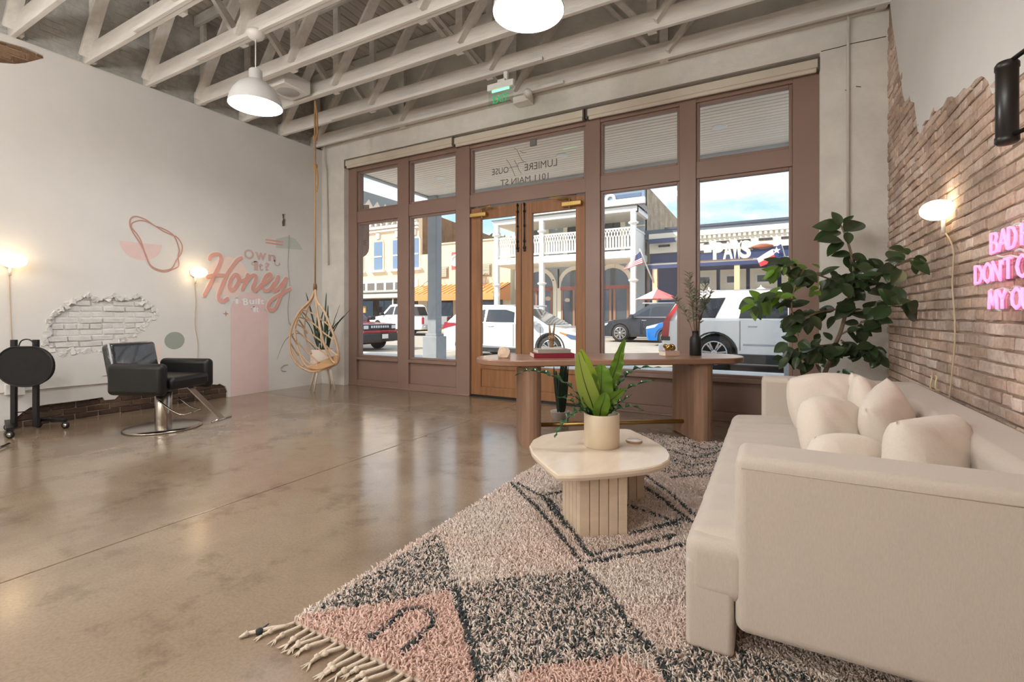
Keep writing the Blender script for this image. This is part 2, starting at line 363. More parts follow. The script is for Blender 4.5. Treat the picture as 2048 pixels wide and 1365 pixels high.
def bricks(parent, m, test, y0, y1, z0, z1, x, jit=.006, name='brick', L=.2, course=.067, limit=None, score=None, m_stuff=None):
    out = []; row = 0; z = z0
    while z < z1:
        hd = row % 6 == 5; l = .1 if hd else L
        y = y0 - (row % 2) * l / 2 - random.uniform(0, .02)
        while y < y1:
            c = (y + l / 2, z + course / 2)
            if test(c, l): out.append((c[0], c[1], l))
            y += l + .011
        z += course; row += 1
    if limit and len(out) > limit:
        out.sort(key=lambda b: -score(b)); keep, rest = out[:limit], out[limit:]
    else: keep, rest = out, []
    for yy, zz, l in keep:
        o = link(name, brick_mesh(l, m, random.randrange(5)), parent, (x + random.uniform(-jit, jit), yy, zz + random.uniform(-.002, .002)), (random.uniform(-.02, .02), random.uniform(-.03, .03), random.uniform(-.02, .02)))
    if rest:
        mb = MB()
        for yy, zz, l in rest:
            me = brick_mesh(l, m, random.randrange(5)); M = Matrix.Translation((x + random.uniform(-jit, jit), yy, zz))
            mb.add([v.co for v in me.vertices], [tuple(p.vertices) for p in me.polygons], False, M)
        mb.build('brickwork', m_stuff or m, parent, kind='stuff')
def near(poly, grow=.06):
    def t(c, l):
        return any(inside((c[0] + dy, c[1] + dz), poly) for dy in (-l * .45, 0, l * .45) for dz in (-.03, 0, .03))
    return t
npoly = notch
bricks(wall_left, M_oldbrick, near(npoly), notch[0][0] - .1, notch[-1][0] + .1, 0, .45, XL - .056, .006)
bricks(wall_left, M_whitebrick, near(patch), min(p[0] for p in patch) - .1, max(p[0] for p in patch) + .1, .68, 1.5, XL - .048, .01)
paintback = MB().prism(patch, lambda y, z: (XL - .036, y, z), lambda y, z: (XL - .05, y, z)).build('painted_mortar', M_whitebrick, wall_left)
bricks(wall_left, M_tanbrick, near(crater), min(p[0] for p in crater), max(p[0] for p in crater) + .1, 3.6, 4.03, XL - .06, .006)
# crumbled plaster edge lumps around the white patch
cr = MB()
for i, (y, z) in enumerate(patch):
    for k in range(3):
        a = patch[(i + 1) % len(patch)]; t = random.random(); yy = y + (a[0] - y) * t + random.uniform(-.02, .02); zz = z + (a[1] - z) * t + random.uniform(-.02, .02); s = random.uniform(.008, .022)
        M = Matrix.Translation((XL - .004, yy, zz)) @ Euler((random.uniform(0, 3), random.uniform(-.4, .4), random.uniform(-.4, .4))).to_matrix().to_4x4() @ Matrix.Diagonal((.010, s * random.uniform(.8, 2.2), s, 1))
        cr.box((-1, -1, -1), (1, 1, 1), M)
cr.build('plaster_rubble', M_whitebrick, wall_left, kind='stuff')
MB().box((XL - .3, YB, ZL), (XL - .09, 5.95, ZC + .1)).build('upper_brickwork', M_upper, wall_left)
MB().bbox((XL - .12, YB, ZL - .005), (XL + .002, YW, ZL + .012), .004).build('ledge', M_concrete_paint, wall_left)
# faint courses of the painted brick above the ledge
ub = MB(); z = ZL + .03; r = 0
while z < ZC:
    y = 1.3 - (r % 2) * .1
    while y < YW:
        ub.box((XL - .1, y, z), (XL - .085 + random.uniform(-.003, .003), y + .196, z + .06)); y += .207
    z += .07; r += 1
ub.build('upper_courses', M_upper, wall_left, kind='stuff')

# ---- right wall: brick with a torn plaster skin above
wr = MB().box((XR - .007, YB, 0), (XR + .3, 5.95, ZC + .1)).build('wall_right', M_mortar, label='bare brick wall with white plaster torn away above', cat='wall', kind='structure')
XP = XR - .022
def PR(u, v): p = onx(u, v, XP); return (p.y, p.z)
edge = [PR(*q) for q in ((1777, -200), (1779, 0), (1786, 60), (1793, 100), (1798, 140), (1803, 167), (1806, 190), (1809, 203), (1815, 200), (1818, 187), (1821, 203), (1828, 205), (1832, 235), (1835, 264), (1841, 267), (1844, 252), (1851, 241), (1858, 240), (1862, 226), (1866, 219), (1870, 223), (1875, 222), (1886, 212), (1892, 200), (1895, 195), (1904, 193), (1911, 196), (1918, 188), (1928, 176), (1934, 178), (1942, 171), (1950, 160), (1963, 152), (1970, 156), (1976, 163), (1983, 185), (1990, 193), (1998, 197), (2012, 185), (2020, 165), (2033, 156), (2048, 144))]
ye, ze = edge[-1]
while ye > .6: ye -= random.uniform(.04, .16); ze = min(3.1, max(2.45, ze + random.uniform(-.09, .09))); edge.append((ye, ze))
edge.append((YB, ze))
plaster_poly = edge + [(YB, ZC), (YW + .01, ZC)]
pm = poly_with_holes(plaster_poly, [], lambda y, z: (XP, y, z), lambda y, z: (XR + .01, y, z))
pm.build('plaster', M_white, wr)
M_brick = brick_mat('pink tan brick', [(230, 204, 188), (216, 188, 170), (240, 222, 210), (224, 196, 174), (196, 172, 158), (236, 210, 192)], .45, sscale=1.5)
M_brick_s = brick_mat('pink tan brick far', [(230, 204, 188), (216, 188, 170), (240, 222, 210), (224, 196, 174), (196, 172, 158), (236, 210, 192)], .45, island=True, sscale=1.5)
def rtest(c, l):
    return not all(inside((c[0] + dy, c[1] + dz), plaster_poly) for dy in (-l * .5, l * .5) for dz in (-.034, .034)) and c[1] < 3.9
def rscore(b):
    q = Vector((XR, b[0], b[1])) - _C; d = q.dot(_fw); u = 1024 + FPX * q.dot(_rt) / d; v = HY - FPX * q.z / d
    s = 1 / max(d, .1) ** 2
    if u > 2052 or v > (700 + (u - 1790) * .62 if u > 1790 else 745): s -= 50
    return s
bricks(wr, M_brick, rtest, 1.2, 5.6, .0, 3.9, XR - .012 + .02, .005, L=.2, limit=300, score=rscore, m_stuff=M_brick_s)

# ---- front wall
fw_ = MB().box((XL - .1, YW, -.02), (-6.30, 5.95, ZC + .1)).box((.432, YW, -.02), (XR + .1, 5.95, ZC + .1)).box((-6.30, YW, 3.80), (.432, 5.95, ZC + .1))
wf = fw_.build('wall_front', M_concrete_paint, label='white painted street wall around the shop windows', cat='wall', kind='structure')
MB().bbox((XL, YW - .035, 4.07), (XR - .03, YW, 4.11), .006).build('ledge_strip', M_truss, wf)
MB().bbox((XL, YW - .05, 4.12), (XR - .05, YW - .003, 4.24), .006).build('wall_plate', M_truss, wf)
MB().box((-9.9, 5.64, ZC + .13), (9, 5.95, 8.4)).build('added_shade_block', M_concrete_paint, wf)  # unseen mass added above the front to shade the white SUV's near side
# cracks in the pier and header
ck = MB()
for q in ([(1642, 103), (1680, 94), (1700, 88), (1740, 80), (1772, 73)], [(1690, 181), (1700, 178)], [(1712, 173), (1722, 174)]):
    pts = [ony(u, v, YW - .001) for u, v in q]; ck.tube(pts, .004, 4)
ck.build('crack', M_dark, wf)

# ---- storefront frame
fr = bpy.data.objects.new('trim_1', None); COL.objects.link(fr); fr['kind'] = 'structure'; fr['label'] = 'dusty rose storefront frame of posts and transom bars'; fr['category'] = 'window frame'
posts = [(-6.305, -6.115), (-5.21, -4.985), (-4.075, -3.835), (-2.07, -1.875), (-.925, -.745), (.20, .437)]
for a, b in posts: MB().bbox((a, YF, 0), (b, YF + .15, 3.66), .006).build('post', M_frame, fr)
def rail(x0, x1, z0, z1, y=YF + .012, d=.13, nm='rail'): MB().bbox((x0, y, z0), (x1, y + d, z1), .005).build(nm, M_frame, fr)
rail(-6.3, .43, 3.60, 3.79, YF + .01)
bays = [(-6.115, -5.21), (-4.985, -4.075), (-1.875, -.925), (-.745, .20)]
for x0, x1 in bays:
    rail(x0, x1, 2.735, 2.925); rail(x0, x1, .02, .10, YF + .005)
    rail(x0, x1, .10, .44, YF + .04, .06, 'panel')
    rail(x0 - .01, x1 + .01, .435, .485, YF - .012, .16, 'sill')
rail(-3.835, -2.07, 2.745, 2.925)
rail(-6.3, -3.835, 0, .022, YF - .012, .05, 'shoe'); rail(-2.07, .43, 0, .022, YF - .012, .05, 'shoe')
wn_ = 0
def window(x0, x1, z0, z1, label):
    global wn_; wn_ += 1
    w = bpy.data.objects.new('window_%d' % wn_, None); COL.objects.link(w); w['kind'] = 'structure'; w['label'] = label; w['category'] = 'window'
    s = .032; y0, y1 = YF + .03, YF + .10
    for a, b in (((x0, y0, z0), (x0 + s, y1, z1)), ((x1 - s, y0, z0), (x1, y1, z1)), ((x0 + s, y0, z0), (x1 - s, y1, z0 + s)), ((x0 + s, y0, z1 - s), (x1 - s, y1, z1))):
        MB().bbox(a, b, .006).build('glazing_stop', M_frame, w)
    MB().box((x0 + .01, YF + .075, z0 + .01), (x1 - .01, YF + .079, z1 - .01)).build('pane', M_glass, w)
    return w
names = ['leftmost bay', 'second bay left of the doors', 'bay right of the doors', 'rightmost bay']
for (x0, x1), nme in zip(bays, names):
    window(x0, x1, .485, 2.735, 'tall shop window pane in the ' + nme); window(x0, x1, 2.925, 3.60, 'transom light above the ' + nme)
wdoor = window(-3.835, -2.07, 2.925, 3.60, 'transom light with dark lettering above the double doors')
# lettering on the transom glass, reversed because it is read from the street
M_letter = mat('dark vinyl lettering', (96, 88, 80), .5)
YG = YF + .070
def glass_text(txt, uL, uR, vc, h, nm):
    a = ony(uL, vc, YG); b = ony(uR, vc, YG); zc = ony((uL + uR) / 2, vc, YG).z
    me = text_mesh(txt, 1.0); fit_mesh(me, lambda x, y, z: (x, YG, y), b.x, a.x, zc - h / 2, zc + h / 2); me.materials.append(M_letter)
    return link(nm, me, wdoor)
glass_text('1011 MAIN ST', 1001, 1097, 359, .085, 'lettering'); glass_text('LUMIERE', 1049, 1114, 330, .095, 'lettering'); glass_text('OUSE', 984, 1017, 342, .085, 'lettering')
gl = MB(); G = lambda x, y: ony(900 + x * .15385, 230 + y * .15385, YG)
for st in ([(735, 580), (775, 640), (815, 720), (845, 795)], [(838, 590), (870, 650), (895, 710), (925, 760)], [(770, 690), (830, 675), (890, 665)], [(835, 435), (870, 455), (905, 530), (945, 595), (990, 615)], [(905, 470), (950, 490), (990, 490)], [(880, 645), (905, 625), (960, 615)]):
    ribbon(gl, catmull([Vector((a, b, 0)) for a, b in st], 5), 5.5, lambda x, y: G(x, y))
gl.build('script_initials', M_letter, wdoor)
p = ony(1067.7, 286, YG)
MB().bbox((p.x - .05, YG - .03, p.z - .05), (p.x + .05, YG, p.z + .05), .012).build('sensor', mat('grey plastic', (120, 118, 112), .5), wdoor)

# ---- double doors
def door(n, x0, x1, hinge_left, label):
    d = bpy.data.objects.new('door_%d' % n, None); COL.objects.link(d); d['kind'] = 'structure'; d['label'] = label; d['category'] = 'door'
    y0, y1 = YF + .03, YF + .085; z0, z1 = .03, 2.72; outer = .16; inner = .085 if hinge_left else .135
    a, b = (x0 + (.165 if hinge_left else .16), x1 - (.085 if hinge_left else .13))
    MB().bbox((x0, y0, z0), (a, y1, z1), .004).build('stile', M_oak, d); MB().bbox((b, y0, z0), (x1, y1, z1), .004).build('stile', M_oak, d)
    MB().bbox((a, y0, 2.56), (b, y1, z1), .004).build('top_rail', M_oak, d)
    MB().bbox((a, y0, .41), (b, y1, .47), .004).build('middle_rail', M_oak, d); MB().bbox((a, y0, z0), (b, y1, .15), .004).build('bottom_rail', M_oak, d)
    MB().bbox((a, y0 + .02, .15), (b, y1 - .01, .41), .004).build('panel', M_oak, d)
    MB().box((a - .01, y0 + .026, .46), (b + .01, y0 + .03, 2.57)).build('pane', M_glass, d)
    xb = x1 - .045 if hinge_left else x0 + .05      # surface bolt
    bo = MB().tube([(xb, y0 - .02, 2.08), (xb, y0 - .02, 2.715)], .008, 8)
    for zz, r in ((2.69, .014), (2.60, .016), (2.40, .014), (2.19, .015), (2.10, .018)): bo.lathe([(0, -.022), (r, -.012), (r * 1.15, 0), (r, .012), (0, .022)], 10, Matrix.Translation((xb, y0 - .02, zz)))
    bo.box((xb - .012, y0 - .03, 2.05), (xb + .012, y0, 2.075)).build('surface_bolt', M_black, d)
    c0 = x0 + .02 if hinge_left else x1 - .30
    cl = MB().bbox((c0, y0 - .075, 2.585), (c0 + .27, y0 - .004, 2.645), .008).build('closer', M_brass, d)
    xa = c0 + (.19 if hinge_left else .10); sgn = 1
    MB().lathe([(.014, 0), (.014, .05), (0, .055)], 12, Matrix.Translation((xa, y0 - .04, 2.56))).lathe([(.012, 0), (.012, .04)], 12, Matrix.Translation((xa, y0 - .04, 2.645))).build('spindle', M_brass, cl)
    x2 = xa + (.21 if hinge_left else -.24)
    MB().tube([(xa, y0 - .04, 2.68), (x2, y0 - .15, 2.695)], .008, 6).tube([(x2, y0 - .15, 2.695), (xa - .08 * (1 if hinge_left else -1), y0 - .01, 2.735)], .007, 6).build('closer_arm', M_brass, cl)
    return d
door(1, -3.825, -3.008, True, 'left leaf of the oak double doors with glass')
door(2, -2.998, -2.08, False, 'right leaf of the oak double doors with glass')
MB().bbox((-3.83, YF + .02, 0), (-2.08, YF + .12, .028), .004).build('threshold', M_black, fr)

# ---- roller blind cassettes under the header
M_blind = mat('cream blind cassette', (214, 204, 188), .5, var=.02)
for x0, x1, zb, lab in ((-6.29, -4.07, 3.665, 'long cream roller blind cassette over the left windows'), (-4.05, -2.06, 3.645, 'cream roller blind cassette over the double doors'), (-2.02, .425, 3.64, 'cream roller blind cassette over the right windows')):
    t = thing('roller_blind', lab, 'blind', ((x0 + x1) / 2, YF - .05, zb), group='roller blinds over the shop front'); w = (x1 - x0) / 2
    MB().bbox((-w, -.045, .025), (w, .06, .115), .008).build('cassette', M_blind, t)
    MB().bbox((-w + .02, -.03, -.012), (w - .02, .0, .03), .006).build('hem_bar', M_blind, t)
    for s in (-1, 1): MB().bbox((s * w - .012, -.05, -.005), (s * w + .012, .06, .12), .003).build('bracket', mat('blind bracket', (92, 84, 76), .5), t)

# ---- roof trusses
def truss(y, label):
    t = thing('roof_truss', label, 'truss', (XL, y, 4.04), group='timber roof trusses'); W = XR - XL
    MB().bbox((-.08, -.022, 0), (W - .005, .022, .19), .004).build('bottom_chord', M_truss, t)
    MB().bbox((-.08, -.022, 1.09), (W - .005, .022, 1.23), .004).build('top_chord', M_truss, t)
    if random.random() < .6: MB().bbox((1.2, -.062, -.004), (4.6, -.024, .035), .003).build('batten', M_truss, t)
    nd = [0.03, 1.93, 3.86, 5.79, 7.75]
    for i, x in enumerate(nd):
        MB().box((x - .05, .024, .0 if i else .02), (x + .04, .066, 1.16)).build('post', M_truss, t)
    for i in range(4):
        a, b = nd[i] + .05, nd[i + 1] - .06; m = (nd[i] + nd[i + 1]) / 2
        MB().bar((a, -.045, .05), (m - .02, -.045, 1.15), .042, .11, (0, 1, 0)).build('diagonal', M_truss, t)
        MB().bar((m + .04, .002 + .045, 1.15), (b, .002 + .045, .06), .042, .11, (0, 1, 0)).build('diagonal', M_truss, t)
    return t
ty = [5.46, 4.85, 4.22, 3.60, 3.00, 2.40, 1.80, 1.20]
tl = ['roof truss against the street wall', 'roof truss second from the street wall, behind the exit sign', 'roof truss third from the street wall', 'roof truss fourth from the street wall', 'roof truss fifth from the street wall', 'roof truss sixth from the street wall', 'roof truss seventh from the street wall', 'roof truss eighth from the street wall, nearest']
for y, l in zip(ty, tl): truss(y, l)
# ================================================================= lamps and wall fittings
M_shade = mat('white enamel shade', (228, 228, 228), .35)
M_diff = mat('glowing diffuser', (255, 250, 240), .6, emit=(255, 254, 253), es=LAMP)
def pendant(x, y, label):
    zr = 3.30; t = thing('pendant_lamp', label, 'pendant lamp', (x, y, zr), group='white dome pendant lamps')
    R = .252
    prof = [(R, 0), (R * .985, .02), (R * .93, .08), (R * .82, .14), (R * .64, .20), (R * .42, .245), (R * .27, .262), (.062, .266), (.062, .36), (.05, .372), (.014, .376)]
    inn = [(R - .005, 0), (R * .965, .02), (R * .91, .08), (R * .80, .135), (R * .62, .19), (R * .40, .235), (.02, .25)]
    MB().lathe(prof, 48, cap=False).lathe(inn, 48, cap=False).build('shade', M_shade, t)
    MB().lathe([(0, .035), (R * .94, .035), (R * .94, .042), (0, .042)], 48, cap=False).build('diffuser', M_diff, t)
    MB().tube([(0, 0, .37), (0, 0, .71)], .006, 8).build('cord', M_white_plastic, t)
    MB().lathe([(0, .675), (.045, .68), (.07, .70), (.085, .73), (.085, .76), (0, .765)], 24).build('canopy', M_white_plastic, t)
    return t
pendant(-4.59, 2.96, 'white dome pendant lamp hanging above the styling chair side of the room')
pendant(-1.49, 2.96, 'white dome pendant lamp cut off by the top of the picture')

M_globe = mat('opal glowing globe', (255, 240, 215), .5, emit=(255, 222, 172), es=4.5)
M_cord = mat('beige fabric cord', (196, 176, 150), .8)
def sconce(c, wall_x, w, label, cord, sgn):
    t = thing('wall_sconce', label, 'wall lamp', (wall_x, c[1], c[2]), group='opal globe wall lamps')
    dx = c[0] - wall_x
    M = Matrix.Translation((dx, 0, 0))
    g = MB(); n = 20
    prof = [(w * math.sin(PI * i / n), -w * .72 * math.cos(PI * i / n)) for i in range(n + 1)]
    g.lathe([(r, z) for r, z in prof], 28, M, cap=False).build('globe', M_globe, t)
    R = Matrix.Rotation(PI / 2 * sgn, 4, 'Y')
    MB().lathe([(0, 0), (w * .55, 0), (w * .62, .012), (w * .62, .035), (w * .5, abs(dx) - w * .8), (0, abs(dx) - w * .8)], 24, R, cap=False).build('base', M_white_plastic, t)
    MB().tube([(sgn * .03, 0, -w * .5), (sgn * .03, 0, -w * .5 - .10)], .011, 8).build('cord_grip', M_white_plastic, t)
    o = Vector((wall_x, c[1], c[2]))
    pts = [Vector((sgn * .02, 0, -w * .5 - .1))] + [Vector((sgn * .015, p[1] - o.y, p[2] - o.z)) for p in cord]
    MB().tube(catmull(pts, 6), .0045, 6).build('cord', M_cord, t)
def on_l(u, v): return tuple(onx(u, v, XL + .012))
def on_r(u, v): return tuple(onx(u, v, XR - .03))
p = onx(26, 521, XL + .12); sconce((XL + .12, p.y, p.z), XL, .105, 'glowing opal globe wall lamp at the left edge beside the trolley', [on_l(20, 600), on_l(22, 650), on_l(24, 692)], 1)
p = onx(398, 545, XL + .12); sconce((XL + .12, p.y, p.z), XL, .098, 'glowing opal globe wall lamp beside the Honey lettering', [on_l(392, 600), on_l(390, 650), on_l(396, 690), on_l(394, 734)], 1)
p = onx(1908, 418, XR); q = ony(1875, 418, p.y)
sconce((q.x, p.y, p.z), XR - .02, .088, 'glowing opal globe wall lamp on the brick wall', [on_r(1909, 500), on_r(1907, 570), on_r(1912, 640), on_r(1911, 700), on_r(1905, 760), on_r(1901, 802), on_r(1900, 830)], -1)

# added globe lights, out of view, to brighten the upper walls and ceiling
M_fill_globe = mat('added fill globe', (250, 250, 248), .5, emit=(255, 252, 248), es=46.0)
for y, od, xs in ((-.2, 'front', (-4.01, -1.70)), (-3.2, 'middle', (-5.03, -2.13)), (-5.6, 'rear', (-5.85, -2.48))):
    for x, sd in zip(xs, ('left', 'right')):
        t = thing('added_fill_globe', 'added unseen opal fill globe, %s %s at the back of the room' % (od, sd), 'pendant lamp', (x, y, 2.7), group='added fill globes behind the camera')
        MB().lathe([(.2 * math.sin(PI * i / 20), .22 - .2 * math.cos(PI * i / 20)) for i in range(21)], 32, cap=False).build('globe', M_fill_globe, t)
        MB().lathe([(.06, .41), (.06, .49), (.01, .50)], 20).build('cap', M_white_plastic, t); MB().tube([(0, 0, .49), (0, 0, ZC - 2.7)], .006, 8).build('cord', M_white_plastic, t)
# extra wall globes added behind the camera, unseen, to raise the room's light
ORD = ['first', 'second', 'third', 'fourth', 'fifth']
for k in range(5):
    y = .2 - 1.75 * k
    sconce((XL + .12, y, 1.76), XL, .1, 'added unseen opal fill globe on the left wall behind the camera, %s from the front' % ORD[k], [(XL, y, 1.2), (XL, y + .02, .8)], 1)
    sconce((XR - .16, y - .4, 1.83), XR - .02, .1, 'added unseen opal fill globe on the right wall behind the camera, %s from the front' % ORD[k], [(XR, y - .4, 1.2), (XR, y - .42, .8)], -1)
# ---- pink neon sign
M_neon = mat('pink neon tube', (255, 150, 190), .4, emit=(255, 128, 176), es=1.25)
M_acr = glass_mat('clear acrylic', (.93, .93, .94))
sign = thing('neon_sign', 'pink neon letters on clear acrylic mounted on the brick wall', 'neon sign', (XR - .03, 3.2, 1.2))
so = Vector(sign.location)
G1 = {'B': [[(0, 0), (0, 1), (.7, .95), (.85, .77), (.6, .53), (0, .52)], [(.6, .53), (.95, .35), (.85, .07), (0, 0)]], 'A': [[(0, 0), (.5, 1), (1, 0)], [(.2, .35), (.8, .35)]],
      'D': [[(0, 0), (0, 1), (.6, .93), (.95, .6), (.9, .3), (.6, .05), (0, 0)]], 'H': [[(0, 0), (0, 1)], [(1, 0), (1, 1)], [(0, .5), (1, .5)]],
      'O': [[(.5, 1), (.1, .8), (0, .5), (.1, .2), (.5, 0), (.9, .2), (1, .5), (.9, .8), (.5, 1)]], 'N': [[(0, 0), (0, 1), (1, 0), (1, 1)]], "'": [[(.5, 1), (.4, .75)]],
      'T': [[(0, 1), (1, 1)], [(.5, 1), (.5, 0)]], 'C': [[(1, .85), (.6, 1), (.2, .85), (0, .5), (.2, .15), (.6, 0), (1, .15)]], 'M': [[(0, 0), (.1, 1), (.5, .25), (.9, 1), (1, 0)]],
      'Y': [[(0, 1), (.5, .5), (1, 1)], [(.5, .5), (.5, 0)]], 'U': [[(0, 1), (0, .3), (.3, 0), (.7, 0), (1, .3), (1, 1)]]}
def N7(x, y): return onx(1840 + x * .16856, 420 + y * .16856, XR - .075)
rows = [('BAD', [(842, 922), (935, 1040), (1050, 1142)], (850, 285, 520)), ('H', [(1205, 1330)], (850, 285, 520)),
        ("DON'T", [(655, 738), (756, 846), (864, 952), (968, 985), (1000, 1090)], (660, 668, 880)), ('C', [(1150, 1260)], (660, 668, 880)),
        ('MY', [(818, 915), (930, 1020)], (820, 965, 1180)), ('OU', [(1090, 1198), (1215, 1310)], (820, 965, 1180))]
for word, xs, (rx, yt, yb) in rows:
    z1, z0 = N7(rx, yt).z, N7(rx, yb).z
    for ch, (xa, xb) in zip(word, xs):
        ya, yb2 = N7(xa, 700).y, N7(xb, 700).y; le = None
        for k, st in enumerate(G1[ch]):
            pts = [Vector((-.045, ya + (yb2 - ya) * a - so.y, z0 + (z1 - z0) * b - so.z)) for a, b in st]
            fine = []
            for i in range(len(pts) - 1): fine += [pts[i].lerp(pts[i + 1], t / 3) for t in range(3)]
            fine.append(pts[-1]); o = MB().tube(fine, .0062, 8).build('letter' if k == 0 else 'letter_stroke', M_neon, sign if k == 0 else le)
            if k == 0: le = o
        MB().box((-.040, min(ya, yb2) - .012 - so.y, z0 - .012 - so.z), (-.036, max(ya, yb2) + .012 - so.y, z1 + .012 - so.z)).build('backing', M_acr, sign)
        MB().tube([(-.036, (ya + yb2) / 2 - so.y, z1 - so.z), (.03, (ya + yb2) / 2 - so.y, z1 - so.z)], .004, 6).build('standoff', M_chrome, sign)
M_wire = mat('white cable', (240, 240, 240), .4)
MB().tube(catmull([N7(920, 545) - so, N7(990, 560) - so, N7(1080, 545) - so, N7(1160, 560) - so], 5), .005, 6).build('cable', M_wire, sign)
MB().tube(catmull([N7(1140, 490) - so, N7(1200, 470) - so, N7(1260, 500) - so], 5), .006, 6).build('cable', M_wire, sign)
MB().tube(catmull([N7(920, 945) - so, N7(990, 930) - so, N7(1050, 960) - so, N7(1090, 1000) - so], 5), .004, 6).build('cable', M_wire, sign)

# ---- black bracket at the right edge
XB = .83
def B7(u, v): return onx(u, v, XB)
br = thing('wall_bracket', 'black metal wall bracket with padded vertical roll', 'bracket', B7(2016, 275)); bo = Vector(br.location)
c0, c1 = B7(2014, 284) - bo, B7(2018, 118) - bo; c1.x = c0.x; c1.y = c0.y
MB().lathe([(0, -.012), (.03, -.008), (.037, .0), (.037, .02), (.034, .022), (.034, c1.z - .02), (.037, c1.z - .018), (.037, c1.z), (.03, c1.z + .012), (0, c1.z + .016)], 24, Matrix.Translation(c0)).build('roll', mat('black vinyl', (30, 27, 26), .35), br)
MB().tube([c1 + Vector((0, 0, -.01)), c1 + Vector((.09, -.25, .02)), c1 + Vector((XR - XB - .02, -.40, .02))], .009, 8).build('arm', M_black, br)
MB().tube([c0 + Vector((0, 0, .02)), c0 + Vector((.09, -.25, .02)), c0 + Vector((XR - XB - .02, -.40, .02))], .009, 8).build('arm', M_black, br)
MB().bbox((XR - XB - .03, -.46, -.04), (XR - XB - .01, -.34, c1.z + .08), .004).build('wall_plate', M_black, br)

# ---- exit sign
YE = 4.72
tl_, tr_, bl_ = ony(977, 184, YE), ony(1026, 175, YE), ony(979, 214, YE)
ex = thing('exit_sign', 'green EXIT sign on a clear panel below the truss', 'exit sign', ((tl_.x + tr_.x) / 2, YE, bl_.z)); w = (tr_.x - tl_.x) / 2; h = tl_.z - bl_.z
MB().bbox((-w - .01, -.02, h), (w + .01, .03, h + .075), .006).build('housing', M_white_plastic, ex)
MB().box((-w, .0, 0), (w, .005, h)).build('panel', glass_mat('exit panel glass', (.90, .96, .93), rough=.05), ex)
me = text_mesh('EXIT', 1.0, .004, .01); fit_mesh(me, lambda x, y, z: (x, -.004 + z * .3, y), -w * .62, w * .62, h * .12, h * .62); me.materials.append(mat('green exit letters', (40, 150, 96), .4, emit=(40, 190, 110), es=.35)); link('lettering', me, ex)
MB().box((-w * .7, -.003, h * .86), (w * .7, .002, h * .99)).build('led_strip', mat('green glow', (120, 255, 170), .4, emit=(110, 255, 160), es=2.0), ex)
MB().bbox((-.04, -.01, h + .075), (.06, .16, h + .11), .006).bbox((-.02, .10, h + .10), (.03, .15, 4.042 - bl_.z), .006).build('mount', M_white_plastic, ex)
p = ony(1046, 194, 5.5)
el = thing('emergency_light', 'small white emergency light box behind the exit sign', 'light box', (p.x, 5.50, p.z - .08))
MB().bbox((-.13, -.05, 0), (.10, .118, .12), .01).build('housing', M_white_plastic, el)
MB().lathe([(0, 0), (.05, 0), (.055, .05), (.03, .09), (0, .09)], 20, Matrix.Translation((.12, -.06, .05)) @ Matrix.Rotation(1.2, 4, 'X')).build('lamp_head', M_white_plastic, el)
MB().tube([(-.02, 0, .12), (-.02, 0, .28)], .008, 8).build('stem', mat('grey conduit', (150, 148, 144), .4, metal=.4), el)

# ---- ceiling speaker
p = ony(580, 158, 3.95)
sp = thing('ceiling_speaker', 'white square speaker box under the trusses', 'speaker', (p.x, 3.92, 4.03))
MB().bbox((-.19, -.19, 0), (.19, .19, .17), .01).build('cabinet', M_white_plastic, sp)
MB().lathe([(0, -.006), (.13, -.006), (.14, .0), (.14, .004)], 32, cap=False).build('grille', mat('speaker grille', (188, 186, 182), .6, bump=.4, bscale=300), sp)

# ---- conduit along the street wall
M_pipe = mat('white painted conduit', (206, 203, 196), .5)
cd = thing('conduit_pipe', 'white painted conduit running along the street wall and down the pier', 'pipe', (-3, YW - .06, 4.1)); co = Vector(cd.location)
zc_ = 4.165; xr_ = ony(1697, 100, YW - .065).x; xl_ = ony(648, 300, YW - .065).x; yy = YW - .065
pts = [Vector((xl_ + .10, yy, zc_)), Vector((xr_ - .10, yy, zc_))]
arc = [Vector((xr_ - .10 + .10 * math.sin(a), yy, zc_ - .10 + .10 * math.cos(a))) for a in (0, .3, .6, .9, 1.2, PI / 2)]
low = [Vector((xr_, yy + .03, zc_ - .3)), Vector((xr_, yy + .04, ony(1705, 440, yy).z))]
arcl = [Vector((xl_ + .10 - .10 * math.sin(a), yy, zc_ - .10 + .10 * math.cos(a))) for a in (PI / 2, 1.2, .9, .6, .3, 0)]
lowl = [Vector((xl_ + .06, yy + .04, ony(657, 530, yy).z)), Vector((xl_ + .02, yy + .03, zc_ - .5)), Vector((xl_, yy, zc_ - .3))]
MB().tube([q - co for q in lowl + arcl + arc + low], .013, 10).build('run', M_pipe, cd)
for x in (-5.5, -3.6, -1.8, -.2): MB().bbox((x - .012 - co.x, -.03, zc_ - .025 - co.z), (x + .012 - co.x, .012, zc_ + .025 - co.z), .003).build('strap', M_pipe, cd)
